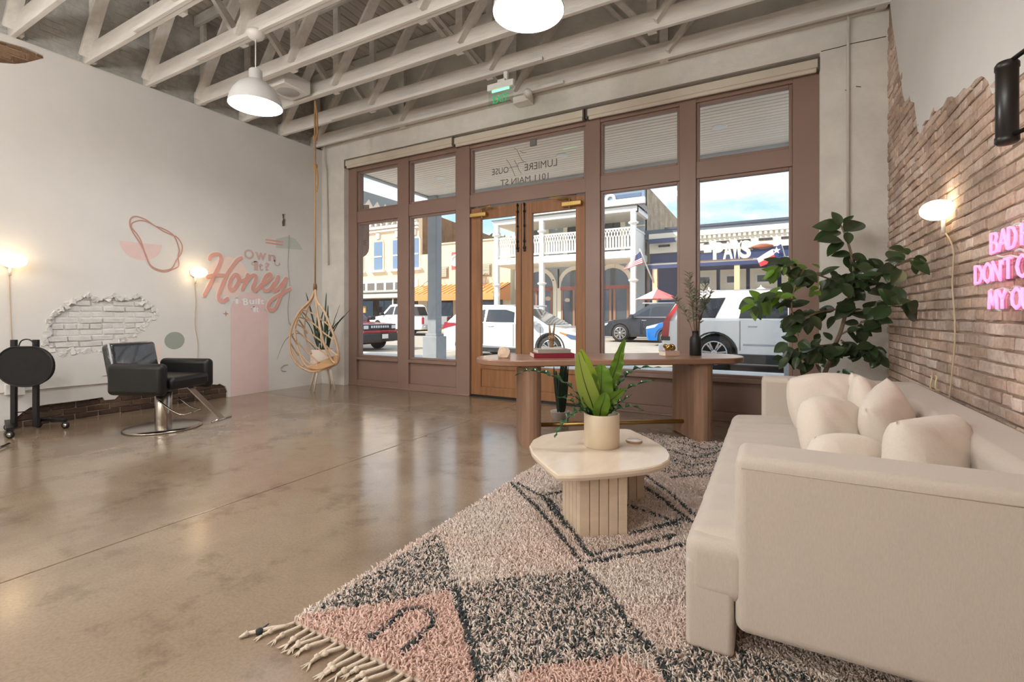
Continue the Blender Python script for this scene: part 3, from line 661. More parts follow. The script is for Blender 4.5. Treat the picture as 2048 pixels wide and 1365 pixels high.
# ---- low conduit and outlets on the left wall
lc = thing('wall_conduit', 'thin white conduit with outlet boxes low on the left wall', 'pipe', tuple(onx(45, 781, XL))); lo = Vector(lc.location)
def lw(u, v, d=.015): q = onx(u, v, XL); return Vector((XL + d, q.y, q.z)) - lo
MB().tube([lw(-40, 789), lw(45, 781), lw(120, 774), lw(243, 763.5), lw(243, 735)], .009, 8).build('pipe', M_pipe, lc)
for u, v in ((17, 779), (38, 780)): c = lw(u, v, .0); MB().bbox((0, c.y - .035, c.z - .055), (.045, c.y + .035, c.z + .055), .005).build('outlet_box', M_white_plastic, lc)
ob = thing('wall_outlet', 'white double wall outlet beside the styling chair', 'outlet', tuple(onx(400, 742, XL))); 
MB().bbox((0, -.075, -.06), (.012, .075, .06), .004).build('plate', M_white_plastic, ob)
for s in (-1, 1):
    for z in (-.022, .022): MB().bbox((.010, s * .035 - .018, z - .014), (.016, s * .035 + .018, z + .014), .003).build('socket', mat('outlet socket', (205, 205, 205), .4), ob)
# ================================================================= street outside
ZS = -.15
M_asph = mat('sunlit asphalt', (176, 166, 152), .9, var=.08, scale=2.5, bump=.3, bscale=200)
M_walk = mat('concrete pavement', (190, 188, 184), .85, var=.05, scale=3)
M_post = mat('grey painted timber', (150, 156, 160), .6, var=.05)
M_soffit = mat('cream soffit board', (246, 232, 214), .6, var=.05, scale=3, stretch=(.4, 4, 1), ov=.05)
_pr = [(11.2, ZS), (14.2, ZS), (18.5, -.01), (25.0, -.01)]
rd = MB().add([(x, y, z) for y, z in _pr for x in (-90, 70)], [(0, 1, 3, 2), (2, 3, 5, 4), (4, 5, 7, 6)]).box((-90, 11.2, -.5), (70, 25, -.3)).build('street', M_asph, label='sunlit asphalt street outside the shop', cat='street', kind='structure')
for a, b in (((-5.0, 12.05), (-5.35, 15.5)), ((-10.2, 12.05), (-10.55, 15.5)), ((.6, 12.05), (.25, 15.5))):
    MB().bar((a[0], a[1], ZS + .004), (b[0], b[1], ZS + .004), .1, .004).build('parking_line', mat('worn white line', (226, 220, 208), .8), rd)
wk = MB().box((-60, 5.95, -.3), (50, 11.2, -.03)).build('pavement', M_walk, label='concrete pavement in front of the shop', cat='pavement', kind='structure')
for k in range(30): MB().bbox((-30 + k * 1.5, 5.96, -.06), (-28.51 + k * 1.5, 11.0, -.02), .006).build('paving_slab', M_walk, wk)
MB().bbox((-60, 11.02, -.3), (50, 11.25, -.015), .02).build('kerb', mat('kerb concrete', (205, 203, 198), .8), wk)
MB().box((-90, 24.6, -.3), (70, 75, -.01)).build('far_pavement', M_walk, label='pavement and ground on the far side of the street', cat='pavement', kind='structure')

# ---- canopy over the pavement
cz = 3.80
cn = thing('street_canopy', 'flat pavement canopy with cream beadboard soffit over the shop front', 'canopy', (-3, 7.2, cz)); 
y = 5.97
bd = MB().bbox((-6.6, 0, 0), (9.0, .088, .02), .006).mesh('soffit_board', [M_soffit])
while y < 8.25: link('soffit_board', bd, cn, (3, y - 7.2, 0)); y += .1015
wb(MB().bbox((-6.66, 8.27, cz - .06), (9, 8.42, cz + .30), .01).bbox((-6.70, 5.96, cz - .03), (-6.6, 8.42, cz + .30), .01), 'fascia', mat('canopy fascia', (170, 172, 172), .6), cn)
wb(MB().box((-6.65, 5.96, cz + .05), (9, 8.3, cz + .12)), 'roof_sheet', M_post, cn)
for u, v in ((1439, 254), (1125, 311), (880, 356)):
    p = onz(u, v, cz - .004); wb(MB().lathe([(0, -.004), (.085, -.004), (.1, .0), (.1, .006)], 24, Matrix.Translation(p), cap=False), 'downlight', mat('downlight trim', (236, 232, 226), .5), cn)
for x in (-6.5, .37, 7.0):
    p = wb(MB().bbox((x - .12, 8.22, .75), (x + .12, 8.42, cz), .012), 'post', M_post, cn)
    wb(MB().bbox((x - .19, 8.14, -.02), (x + .19, 8.50, .72), .012).bbox((x - .15, 8.18, .70), (x + .15, 8.46, .78), .012), 'plinth', M_post, cn)
# ---- neighbour's canopy with cut-out trim
nc = thing('neighbour_canopy', 'neighbouring pavement canopy with cut-out diamond trim', 'canopy', (-11, 7.2, 3.55)); nz_ = 3.62
M_trim = mat('blue grey trim', (178, 182, 180), .6)
wb(MB().box((-15, 5.96, nz_), (-7.35, 8.4, nz_ + .05)), 'soffit', M_soffit, nc)
tr = MB(); x = -14.9
while x < -7.4:
    tr.add([(x, 8.42, nz_ + .12), (x + .3, 8.42, nz_ + .12), (x + .3, 8.42, nz_ - .12), (x + .15, 8.42, nz_ - .27), (x, 8.42, nz_ - .12), (x + .07, 8.42, nz_ - .1), (x + .15, 8.42, nz_ - .18), (x + .23, 8.42, nz_ - .1), (x + .15, 8.42, nz_ - .02)],
           [(0, 1, 8), (1, 7, 8), (1, 2, 7), (2, 6, 7), (2, 3, 6), (3, 4, 6), (4, 5, 6), (4, 0, 5), (0, 8, 5)]); x += .3
wb(tr, 'front_trim', M_trim, nc); tr = MB(); y = 6.0
while y < 8.35:
    tr.add([(-7.34, y, nz_ + .12), (-7.34, y + .24, nz_ + .12), (-7.34, y + .24, nz_ - .02), (-7.34, y + .12, nz_ - .16), (-7.34, y, nz_ - .02)], [(0, 1, 2, 3, 4)]); y += .24
wb(tr, 'side_trim', M_trim, nc)
wb(MB().bbox((-7.5, 8.26, -.02), (-7.3, 8.42, nz_), .01), 'post', M_post, nc)
# ---- hanging blade sign
XS = -6.5
bs = thing('hanging_sign', 'brown hanging blade sign with rounded lower corner and script lettering', 'sign', (XS, onx(728, 440, XS).y, onx(728, 470, XS).z))
cs = [onx(u, v, XS) for u, v in ((690, 410), (738.5, 410), (738.5, 495), (737, 504), (732, 511), (725, 515), (717, 517), (690, 517))]
wb(MB().prism([(p.y, p.z) for p in cs], lambda y, z: (XS, y, z), lambda y, z: (XS - .04, y, z)), 'board', mat('brown sign board', (164, 134, 116), .6, var=.06), bs)
M_sl = mat('sign lettering', (120, 88, 70), .6)
for txt, u0, u1, v0, v1 in (('ERE', 718.5, 733, 481, 489), ('1', 721, 723.5, 491, 498)):
    a, b = onx(u0, v1, XS + .003), onx(u1, v0, XS + .003); me = text_mesh(txt, 1); fit_mesh(me, lambda x, y, z: (XS + .004, x, y), a.y, b.y, a.z, b.z); me.materials.append(M_sl); link('lettering', me, bs, -Vector(bs.location))
sb = MB(); ribbon(sb, [(p.y, p.z) for p in (onx(728, 453, XS), onx(724, 460, XS), onx(720, 468, XS), onx(718, 475, XS))], .006, lambda y, z: (XS + .004, y, z)); wb(sb, 'flourish', M_sl, bs)
wb(MB().tube([cs[1] + Vector((0, -.15, -.1)), cs[1] + Vector((0, -.15, cz - cs[1].z + .02))], .008, 6), 'hanger', M_black, bs)

# ---------------------------------------------------------------- buildings across the street
YA, YP = 27.5, 25.0
def fx(u, Y=YA): return ony(u, 600, Y).x
def fz(u, v, Y=YA): return ony(u, v, Y).z
def rect(par, name, m, u0, u1, vt, vb, Y=YA, d=.1, ur=None, back=.0, parent2=None):
    um = ur or (u0 + u1) / 2
    return wb2(MB().box((fx(u0, Y), Y - d, fz(um, vb, Y)), (fx(u1, Y), Y + back, fz(um, vt, Y))), name, m, parent2 or par)
def wb2(mb, name, m, parent):
    o = Vector((0, 0, 0)); q = parent
    while q is not None: o += Vector(q.location); q = q.parent
    return mb.build(name, m, parent, loc=-o)
def arch(w, h, spring, n=10, t=0.0):
    """arch outline, centred at 0, base at 0: half width w, spring height, total height h"""
    P = [(-w, 0), (-w, spring)] + [(-w * math.cos(PI * k / n), spring + (h - spring) * math.sin(PI * k / n)) for k in range(1, n)] + [(w, spring), (w, 0)]
    return P
M_peach = mat('peach painted stucco', (240, 210, 176), .85, var=.03)
M_cream = mat('cream painted wood', (240, 228, 204), .7)
M_wtrim = mat('white painted wood', (244, 240, 232), .6)
M_glassd = mat('dark shop glass', (62, 68, 74), .08, spec=.8)
M_glassb = mat('blue window glass', (120, 142, 170), .08, spec=.8)
M_beige = mat('beige stucco', (222, 208, 176), .85, var=.04, scale=.8)
M_sidebrick = mat('rough side brick', (150, 112, 78), .95, rgb2=(112, 84, 60), scale=2.2, bump=.8, bscale=9, bdist=.05)
M_sidestone = mat('pale rough stone', (196, 170, 138), .95, rgb2=(150, 126, 100), scale=1.8, bump=.8, bscale=9, bdist=.05)
M_orange = mat('orange awning metal', (226, 152, 84), .5, var=.03)
M_greyb = mat('blue grey painted brick', (164, 172, 174), .85, var=.04)
M_slate = mat('slate blue paint', (122, 142, 162), .7)
M_navy = mat('navy paint', (38, 54, 98), .6)
M_dslate = mat('dark slate parapet', (92, 100, 112), .8)
M_redtrim = mat('dark red woodwork', (150, 70, 56), .6)
M_dwood = mat('brown wood door', (152, 104, 78), .6)
M_shingle = mat('roof shingles', (150, 142, 134), .9, var=.15, scale=6)
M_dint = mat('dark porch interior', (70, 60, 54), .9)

# peach building
pb = thing('peach_building', 'peach stucco two-storey building with tall sash windows', 'building', (fx(780), YA, 0))
xc = fx(838)
wb2(MB().box((-48, YA, -.02), (xc - .005, YA + .4, 9.6)), 'wall', M_peach, pb)
wb2(MB().add([(xc, YA + .41, 0), (xc, YA + 34, 0), (xc, YA + 34, 7.5), (xc, YA + .41, fz(838, 424) + .2), (xc - .4, YA + .41, 0), (xc - .4, YA + 34, 0), (xc - .4, YA + 34, 7.5), (xc - .4, YA + .41, fz(838, 424) + .2)], [(0, 1, 2, 3), (7, 6, 5, 4), (3, 2, 6, 7), (0, 3, 7, 4), (1, 5, 6, 2)]), 'side_wall', M_sidebrick, pb)
rect(pb, 'cornice', M_wtrim, 690, 838, 452, 457, d=.25, ur=780); rect(pb, 'string_course', M_wtrim, 690, 838, 460, 463, d=.18, ur=780); rect(pb, 'cornice', M_wtrim, 690, 838, 436, 446, d=.35, ur=780)
k = 700
while k < 836: rect(pb, 'bracket', M_wtrim, k, k + 3, 446, 451, d=.3, ur=780); k += 11
for uc in (717, 757, 795, 829):
    w = .42; x = fx(uc); z0, z1 = fz(757, 541), fz(757, 480)
    rv = wb2(MB().prism(arch(w + .18, z1 - z0 + .12, z1 - z0 - .35), lambda a, b: (x + a, YA - .04, z0 + b), lambda a, b: (x + a, YA + .01, z0 + b)), 'window', mat('stone reveal', (206, 192, 172), .8), pb)
    wb2(MB().box((x - w, YA - .06, z0 + .05), (x + w, YA - .03, z1 - .18)), 'pane', M_glassb, rv)
    wb2(MB().box((x - w, YA - .09, z0 + (z1 - z0) * .42), (x + w, YA - .05, z0 + (z1 - z0) * .46)), 'sash_bar', M_wtrim, rv)
    wb2(MB().box((x - w - .3, YA - .25, z0 - .16), (x + w + .3, YA, z0)), 'sill', M_wtrim, pb); wb2(MB().box((x - .16, YA - .12, z1 + .05), (x + .16, YA, z1 + .5)), 'keystone', M_wtrim, pb)
rect(pb, 'transom_frame', M_wtrim, 690, 836, 562, 585, d=.05, ur=770)
for k in range(7):
    u0 = 697 + k * 18.5; rect(pb, 'transom_pane', mat('grey transom glass', (120, 112, 104), .3), u0 + 2, u0 + 15.5, 566, 582, d=.08, ur=770)
rect(pb, 'fascia', mat('grey metal fascia', (198, 196, 188), .6), 690, 797, 588, 596, Y=YA - 2, d=.1, ur=770); rect(pb, 'canopy_roof', mat('canopy metal', (176, 178, 172), .6), 690, 838, 584, 588, Y=YA, d=2.0, ur=770)
rect(pb, 'shop_front', M_dint, 690, 836, 598, 662, d=.06, ur=770)
for u0, u1 in ((706, 722), (728, 748), (760, 786), (792, 815)): rect(pb, 'shop_window', M_glassd, u0, u1, 602, 640, d=.09, ur=770)
for u in (700, 724, 786): wb2(MB().tube([(fx(u, 25.6), 25.6, 0), (fx(u, 25.6), 25.6, fz(770, 596, 25.6))], .05, 8), 'canopy_post', M_cream, pb)
rect(pb, 'notice_board', mat('tan board', (204, 164, 104), .7), 717, 733, 613, 626, Y=26.6, d=.1, ur=726)

# beige building with the orange awning
bb = thing('beige_building', 'low beige stucco building with an orange metal awning', 'building', (fx(930), YA, 0))
wb2(MB().box((xc + .02, YA - .02, 0), (fx(863), YA + 8, fz(853, 509))), 'wall', M_beige, bb); wb2(MB().box((fx(863), YA - .02, 0), (fx(1021), YA + 8, fz(890, 489))), 'wall', M_beige, bb)
wb2(MB().box((fx(863) - .05, YA - .1, fz(890, 489)), (fx(1021), YA + .2, fz(890, 489) + .1)), 'coping', mat('coping', (200, 190, 168), .8), bb)
for u0, u1, v0, v1 in ((877, 897, 534, 557), (962, 983, 528, 553)):
    um = (u0 + u1) / 2; lv = rect(bb, 'louvre_vent', mat('vent frame', (168, 156, 134), .7), u0, u1, v0, v1, d=.08)
    n = 7
    for k in range(n):
        a, b = fz(um, v1) + .08, fz(um, v0) - .08; z = a + (b - a) * k / n
        wb2(MB().box((fx(u0) + .08, YA - .16, z + .02), (fx(u1) - .08, YA - .08, z + .09)), 'slat', mat('vent slat', (206, 194, 170), .7), lv)
aw0, aw1 = fx(839), fx(1021); zt, zb_ = 3.38, fz(880, 589, YP + .3)
wb2(MB().add([(aw0, YA - .03, zt), (aw1, YA - .03, zt), (aw1, YP + .3, zb_), (aw0, YP + .3, zb_), (aw0, YA - .03, zt - .06), (aw1, YA - .03, zt - .06), (aw1, YP + .3, zb_ - .06), (aw0, YP + .3, zb_ - .06)], [(0, 1, 2, 3), (7, 6, 5, 4), (0, 4, 5, 1), (1, 5, 6, 2), (2, 6, 7, 3), (3, 7, 4, 0)]), 'awning', M_orange, bb)
x = aw0
while x < aw1: wb2(MB().bar((x, YA - .04, zt + .02), (x, YP + .3, zb_ + .02), .05, .05), 'awning_seam', M_orange, bb); x += .42
wb2(MB().box((aw0, YP + .26, zb_ - .42), (aw1, YP + .32, zb_ + .02)), 'awning_valance', M_orange, bb)
wb2(MB().add([(aw1, YA - .03, zt), (aw1, YP + .3, zb_), (aw1, YP + .3, zb_ - .4), (aw1, YA - .03, zb_ - .4), (aw1 - .03, YA - .03, zt), (aw1 - .03, YP + .3, zb_), (aw1 - .03, YP + .3, zb_ - .4), (aw1 - .03, YA - .03, zb_ - .4)], [(0, 1, 2, 3), (7, 6, 5, 4), (0, 4, 5, 1), (1, 5, 6, 2)]), 'awning_side', M_orange, bb)
for u0, u1 in ((856, 906), (925, 950), (958, 1006)): rect(bb, 'shop_window', M_glassd, u0, u1, 599, 648, d=.08, ur=880)
for u in (878, 975): wb2(MB().tube([(fx(u), YA - .05, fz(u, 545)), (fx(u - 22), YA - 1.3, (zt + zb_) / 2)], .02, 5).tube([(fx(u), YA - .05, fz(u, 545)), (fx(u + 14), YA - 1.3, (zt + zb_) / 2)], .02, 5), 'awning_stay', mat('iron stay', (110, 100, 90), .6), bb)
sg = wb2(MB().box((fx(904, 26.3), 26.25, fz(908, 540, 26.3)), (fx(916, 26.3), 26.33, fz(908, 505, 26.3))), 'blade_sign', mat('red sign', (196, 96, 90), .6), bb)
wb2(MB().lathe([(0, 0), (.42, 0), (.42, .03), (.25, .03), (.25, 0)], 20, Matrix.Translation((fx(911, 26.2), 26.22, fz(908, 522, 26.3))) @ Matrix.Rotation(PI / 2, 4, 'X'), cap=False), 'sign_ring', M_wtrim, sg)

# grey building with the balcony
gb = thing('balcony_building', 'blue grey brick building with white balcony and arched doors', 'building', (fx(1150), YA, 0))
gx0, gx1 = fx(1030), fx(1289.6); zf, ze_, zr_ = 4.62, 6.75, 5.39
wb2(MB().box((gx0, YA, 0), (gx1, YA + .5, 9.4)), 'wall', M_greyb, gb)
wb2(MB().add([(gx1, YA, 0), (gx1, YA + 16, 0), (gx1, YA + 16, fz(1300, 371)), (gx1, YA + .2, fz(1295, 366)), (gx1 - .5, YA, 0), (gx1 - .5, YA + 16, 0), (gx1 - .5, YA + 16, fz(1300, 371)), (gx1 - .5, YA + .2, fz(1295, 366))], [(0, 1, 2, 3), (7, 6, 5, 4), (3, 2, 6, 7), (0, 3, 7, 4), (1, 5, 6, 2)]), 'side_wall', M_sidestone, gb)
wb2(MB().box((gx0, YA - .12, fz(1250, 400)), (gx1, YA, fz(1250, 372))), 'frieze', M_slate, gb)
wb2(MB().box((gx0, YA - .3, fz(1250, 412)), (gx1 + .05, YA, fz(1250, 400))), 'cornice', M_wtrim, gb); wb2(MB().box((gx0, YA - .3, fz(1250, 372)), (gx1 + .05, YA, fz(1250, 369))), 'cornice', M_wtrim, gb)
for u0, u1 in ((1212 + 16, 1283), (1150, 1212), (1100, 1140), (1045, 1090)): rect(gb, 'frieze_panel', mat('deep slate panel', (88, 108, 134), .7), u0, u1, 390, 397, d=.15, ur=1250)
for u in (1222, 1145, 1095):
    wb2(MB().lathe([(.17, 0), (.34, 0), (.34, .08), (.17, .08), (.17, 0)], 20, Matrix.Translation((fx(u), YA - .12, fz(1250, 397))) @ Matrix.Rotation(PI / 2, 4, 'X'), cap=False), 'rosette', M_wtrim, gb)
# upper arched windows, lower arched doorways
def archwin(uc, z0, z1, w, nm, trim_w, leaf):
    x = fx(uc); h = z1 - z0
    t = wb2(MB().prism(arch(w + trim_w, h + trim_w, h - w, 12), lambda a, b: (x + a, YA - .08, z0 + b), lambda a, b: (x + a, YA + .02, z0 + b)), nm, M_cream, gb)
    wb2(MB().prism(arch(w, h, h - w, 12), lambda a, b: (x + a, YA - .10, z0 + b), lambda a, b: (x + a, YA - .06, z0 + b)), 'pane', M_glassd, t)
    if leaf:
        wb2(MB().box((x - w, YA - .16, z0 + h - w - .25), (x + w, YA - .1, z0 + h - w - .02)), 'transom_bar', M_redtrim, t)
        for s in (-1, 1):
            a, b = sorted((x + s * .06, x + s * (w - .02)))
            wb2(MB().box((a, YA - .14, z0), (a + .13, YA - .1, z0 + h - w - .25)).box((b - .13, YA - .14, z0), (b, YA - .1, z0 + h - w - .25)).box((a, YA - .14, z0), (b, YA - .1, z0 + .55)), 'door_leaf', M_dwood, t)
        wb2(MB().box((x - .14, YA - .16, z1 + .02), (x + .14, YA - .05, z1 + .42)), 'keystone', M_cream, t)
    else:
        wb2(MB().box((x - .03, YA - .13, z0), (x + .03, YA - .1, z1)).box((x - w, YA - .13, z0 + h * .45), (x + w, YA - .1, z0 + h * .5)), 'sash_bar', mat('dark sash', (70, 56, 50), .6), t)
    return t
for uc in (1077, 1150, 1226): archwin(uc, 4.62, 7.0, .47, 'arched_window', .28, False)
for uc in (1078, 1153, 1226): archwin(uc, .0, 4.0, 1.0, 'arched_doorway', .26, True)
for z in (5.95, 6.35): wb2(MB().box((gx0, YA - .03, z), (gx1, YA, z + .07)), 'string_course', M_cream, gb)
# porch
px0, px1 = fx(994, YP), fx(1267, YP)
wb2(MB().box((px0 - .15, YP - .1, zf - .36), (px1 + .15, YA, zf - .02)), 'balcony_floor', M_wtrim, gb)
wb2(MB().box((px0 - .12, YP - .05, zf - .40), (px1 + .12, YA, zf - .37)), 'balcony_soffit', M_cream, gb)
wb2(MB().box((px0 - .2, YP - .15, ze_ - .05), (px1 + .2, YP + .25, ze_ + .22)).box((px1 - .1, YP, ze_ - .05), (px1 + .2, YA, ze_ + .22)).box((px0 - .2, YP, ze_ - .05), (px0 + .1, YA, ze_ + .22)), 'eave_beam', M_wtrim, gb)
wb2(MB().add([(px0 - .3, YP - .3, ze_ + .22), (px1 + .3, YP - .3, ze_ + .22), (px1 + .1, YA, ze_ + .75), (px0 - .1, YA, ze_ + .75), (px0 - .3, YA, ze_ + .22), (px1 + .3, YA, ze_ + .22)], [(0, 1, 2, 3), (0, 3, 4), (1, 5, 2)]), 'porch_roof', M_shingle, gb)
wb2(MB().box((px0, YP, ze_ - .08), (px1, YA, ze_ - .05)), 'porch_ceiling', mat('porch ceiling', (196, 190, 178), .8), gb)
pxs = [px0, fx(1084, YP), fx(1176, YP), px1]
for x in pxs:
    wb2(MB().box((x - .13, YP - .13, 0), (x + .13, YP + .13, ze_)), 'post', M_wtrim, gb)
    for z in (2.95, 6.0): wb2(MB().lathe([(.14, 0), (.26, .06), (.28, .12), (.2, .16), (.14, .2)], 12, Matrix.Translation((x, YP, z)), cap=False), 'post_collar', M_wtrim, gb)
def balustrade(xa, xb):
    r = wb2(MB().box((xa, YP - .06, zr_ + .42), (xb, YP + .06, zr_ + .5)).box((xa, YP - .05, zf + .12), (xb, YP + .05, zf + .22)).box((xa, YP - .04, zf - .02), (xb, YP + .04, zf + .03)), 'railing', M_wtrim, gb)
    n = max(2, int((xb - xa) / .3)); d = (xb - xa) / n; z0, z1 = zf + .2, zr_ + .45; zm = z0 + (z1 - z0) * .5
    lat = MB()
    for k in range(n):
        a = xa + k * d
        lat.bar((a, YP, zm), (a + d / 2, YP + .001, z1), .03, .10, (0, 1, 0)).bar((a + d, YP, zm), (a + d / 2, YP + .001, z1), .03, .10, (0, 1, 0))
        lat.bar((a, YP, z1), (a + d / 2, YP + .001, zm), .03, .10, (0, 1, 0)).bar((a + d, YP, z1), (a + d / 2, YP + .001, zm), .03, .10, (0, 1, 0))
        lat.box((a - .05, YP - .015, z0), (a + .05, YP + .015, zm + .05)).box((a + d / 2 - .05, YP - .015, z0), (a + d / 2 + .05, YP + .015, zm + .05))
    wb2(lat, 'lattice', M_wtrim, r)
for a, b in zip(pxs[:-1], pxs[1:]): balustrade(a + .13, b - .13)
side = wb2(MB().box((px1 - .06, YP, zr_ + .42), (px1 + .06, YA, zr_ + .5)).box((px1 - .02, YP, zf), (px1 + .02, YA, zr_ + .42)), 'side_railing', M_wtrim, gb)
wb2(MB().bar((fx(1108), YA - .1, 3.4), (fx(1120), YA - 1.1, 3.35), .06, .06).bar((fx(1118), YA - .1, 2.9), (fx(1118), YA - .1, 4.1), .08, .08), 'sign_bracket', M_black, gb)

# navy shop with the big letters
nb = thing('navy_shop', 'navy and cream shop with large cut-out letters on its porch roof', 'building', (fx(1450), YA, 0))
nx0, nx1 = px1 + .32, 14.0
wb2(MB().box((nx0, YA, 0), (nx1, YA + .4, 5.35)), 'wall', M_navy, nb)
wb2(MB().box((fx(1290), YA - .1, 5.55), (nx1, YA + 6, 6.05)), 'parapet', M_dslate, nb); wb2(MB().box((fx(1330), YA - .16, 6.0), (nx1, YA + .4, 6.12)), 'coping', mat('dark coping', (70, 78, 90), .7), nb)
wb2(MB().add([(nx0, YA - .05, 5.75), (fx(1343), YA - .05, 5.75), (fx(1357), YA - .7, 5.18), (nx0, YA - .7, 5.18)], [(0, 1, 2, 3)]), 'awning', M_navy, nb)
zc1 = fz(1400, 475)
wb2(MB().box((nx0, YA - .35, zc1 + .05), (nx1, YA, zc1 + .33)), 'cornice', M_cream, nb); wb2(MB().box((nx0, YA - .18, zc1 - .75), (nx1, YA, zc1 + .05)), 'frieze', M_cream, nb)
x = nx0
dn = MB().box((0, -.32, -.14), (.12, -.05, .02)).mesh('dentil', [M_wtrim])
while x < 3.2: link('dentil', dn, nb, (x - nb.location.x, 0, zc1 + .02)); x += .24
x = nx0 + .5
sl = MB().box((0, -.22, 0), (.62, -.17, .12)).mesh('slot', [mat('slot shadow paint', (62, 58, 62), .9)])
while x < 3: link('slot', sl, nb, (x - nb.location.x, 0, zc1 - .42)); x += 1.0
# porch
zp = 3.82
wb2(MB().add([(nx0 + .3, YA, zp + .35), (nx1, YA, zp + .35), (nx1, YP - .1, zp), (nx0 + .3, YP - .1, zp), (nx0 + .3, YA, zp + .28), (nx1, YA, zp + .28), (nx1, YP - .1, zp - .05), (nx0 + .3, YP - .1, zp - .05)], [(0, 1, 2, 3), (7, 6, 5, 4), (2, 6, 7, 3), (3, 7, 4, 0)]), 'porch_roof', M_shingle, nb)
wb2(MB().box((nx0 + .3, YP - .12, zp - .22), (nx1, YP, zp - .04)), 'gutter', M_navy, nb)
x = nx0 + 2.2
for k in range(9):
    pn = wb2(MB().box((x + k * 1.42 + .06, YA - .1, 2.55), (x + k * 1.42 + 1.3, YA - .02, 3.62)), 'wall_panel', M_cream, nb)
    wb2(MB().box((x + k * 1.42 + .3, YA - .14, 2.82), (x + k * 1.42 + 1.06, YA - .1, 3.35)), 'panel_frame', M_wtrim, pn); wb2(MB().box((x + k * 1.42 + .4, YA - .17, 2.92), (x + k * 1.42 + .96, YA - .13, 3.25)), 'panel_window', M_glassd, pn)
wb2(MB().box((nx0 + 2.2, YA - .2, 2.05), (nx1, YA - .05, 2.5)), 'timber_band', mat('brown timber band', (92, 70, 60), .8), nb); wb2(MB().box((nx0 + 2.2, YA - .08, 0), (nx1, YA - .01, 2.05)), 'shop_front', M_dint, nb)
for k in range(5): wb2(MB().box((nx0 + 2.6 + k * 2.2, YA - .12, .6), (nx0 + 4.2 + k * 2.2, YA - .07, 1.95)), 'shop_window', mat('olive shop sign', (150, 146, 104), .7) if k % 2 else M_glassd, nb)
for u in (1310, 1474, 1582): wb2(MB().box((fx(u, YP) - .12, YP - .08, -.1), (fx(u, YP) + .12, YP + .16, zp)), 'porch_post', mat('weathered pale timber', (216, 190, 150), .8), nb)
# letters
M_sign = mat('weathered cream letter', (232, 222, 196), .7); ysn = YP + .35
for ch, u0, u1 in (('Y', 1382, 1408), ('-', 1408, 1423), ('P', 1426, 1447), ('A', 1446, 1466), ('W', 1464, 1484), ('S', 1480, 1502)):
    zb0, zt0 = zp + .12, zp + .98
    if ch == '-': zb0, zt0 = zp + .5, zp + .64
    me = text_mesh(ch, 1.0, .05, .035); fit_mesh(me, lambda x, y, z: (x, ysn + z, y), fx(u0, ysn), fx(u1, ysn), zb0, zt0); me.materials.append(M_sign)
    link('sign_letter', me, nb, -Vector(nb.location))
wb2(MB().box((fx(1376, ysn), ysn - .05, zp + .04), (fx(1506, ysn), ysn + .08, zp + .12)).bar((fx(1376, ysn), ysn + .1, zp + .55), (fx(1506, ysn), ysn + .1, zp + .55), .04, .06), 'sign_rail', mat('rusty rail', (120, 92, 72), .8), nb)
bl = MB(); bl.lathe([(0, 0), (.06, .18), (.13, .45), (.12, .7), (.05, .95), (0, 1.0)], 14, Matrix.Translation((fx(1500, ysn), ysn - .2, zp + .62)) @ Matrix.Rotation(PI / 2, 4, 'Y')); wb2(bl, 'carved_fish', mat('rusty red fish', (150, 84, 56), .6), nb)

# ---- flags
def flag(name, label, A, B, Cc, D, pole0, pole1, colour):
    """A top hoist, B bottom hoist, Cc bottom fly, D top fly"""
    t = thing(name, label, 'flag', pole0)
    nu, nv = 27, 27; mats = []; me = bpy.data.meshes.new('cloth'); vs = []; fs = []; mi = []
    for i in range(nu):
        s = i / (nu - 1)
        for j in range(nv):
            r = j / (nv - 1); p = (A * (1 - r) + B * r) * (1 - s) + (D * (1 - r) + Cc * r) * s; p = p + Vector((0, .09 * math.sin(s * 8 + r * 2) * s, 0)); vs.append(p - Vector(pole0))
    names = []
    for i in range(nu - 1):
        for j in range(nv - 1):
            fs.append((i * nv + j, (i + 1) * nv + j, (i + 1) * nv + j + 1, i * nv + j + 1)); c = colour((i + .5) / (nu - 1), (j + .5) / (nv - 1))
            if c not in names: names.append(c)
            mi.append(names.index(c))
    me.from_pydata(vs, [], fs); me.polygons.foreach_set('material_index', mi); me.polygons.foreach_set('use_smooth', [True] * len(fs))
    for c in names: me.materials.append({'r': mat('flag red', (206, 44, 52), .7), 'w': mat('flag white', (244, 240, 238), .7), 'b': mat('flag blue', (44, 56, 104), .7)}[c])
    o = link('cloth', me, t); sd = o.modifiers.new('thickness', 'SOLIDIFY'); sd.thickness = .01
    MB().tube([Vector((0, 0, 0)), Vector(pole1) - Vector(pole0)], .035, 8).build('pole', mat('flag pole', (214, 204, 184), .5), t)
    return t
YG2 = 24.5
us = lambda s, r: 'b' if (s < .45 and r < .53) else ('r' if int(r * 13) % 2 == 0 else 'w')
F = lambda u, v: ony(u, v, YG2)
p0, p1 = Vector((fx(1310, YP) - .05, YP - .07, fz(1310, 566, YP))), F(1279, 498)
flag('striped_flag', 'red and white striped flag with blue canton on a slanted pole', F(1280.5, 503), F(1286, 527), F(1246, 541), F(1262, 520), p0, p1, us)
p0, p1 = Vector((fx(1582, YP) - .05, YP - .07, fz(1582, 548, YP))), F(1561, 484)
tx = flag('lone_star_flag', 'white, red and blue flag with one white star', F(1562, 488), F(1568, 513), F(1521, 534), F(1514, 517), p0, p1, lambda s, r: 'b' if s < .36 else ('w' if r < .5 else 'r'))
sc_ = F(1553, 502) + Vector((0, -.16, 0)); st = [(math.sin(PI * k / 5) * (.17 if k % 2 == 0 else .068), math.cos(PI * k / 5) * (.17 if k % 2 == 0 else .068)) for k in range(10)]
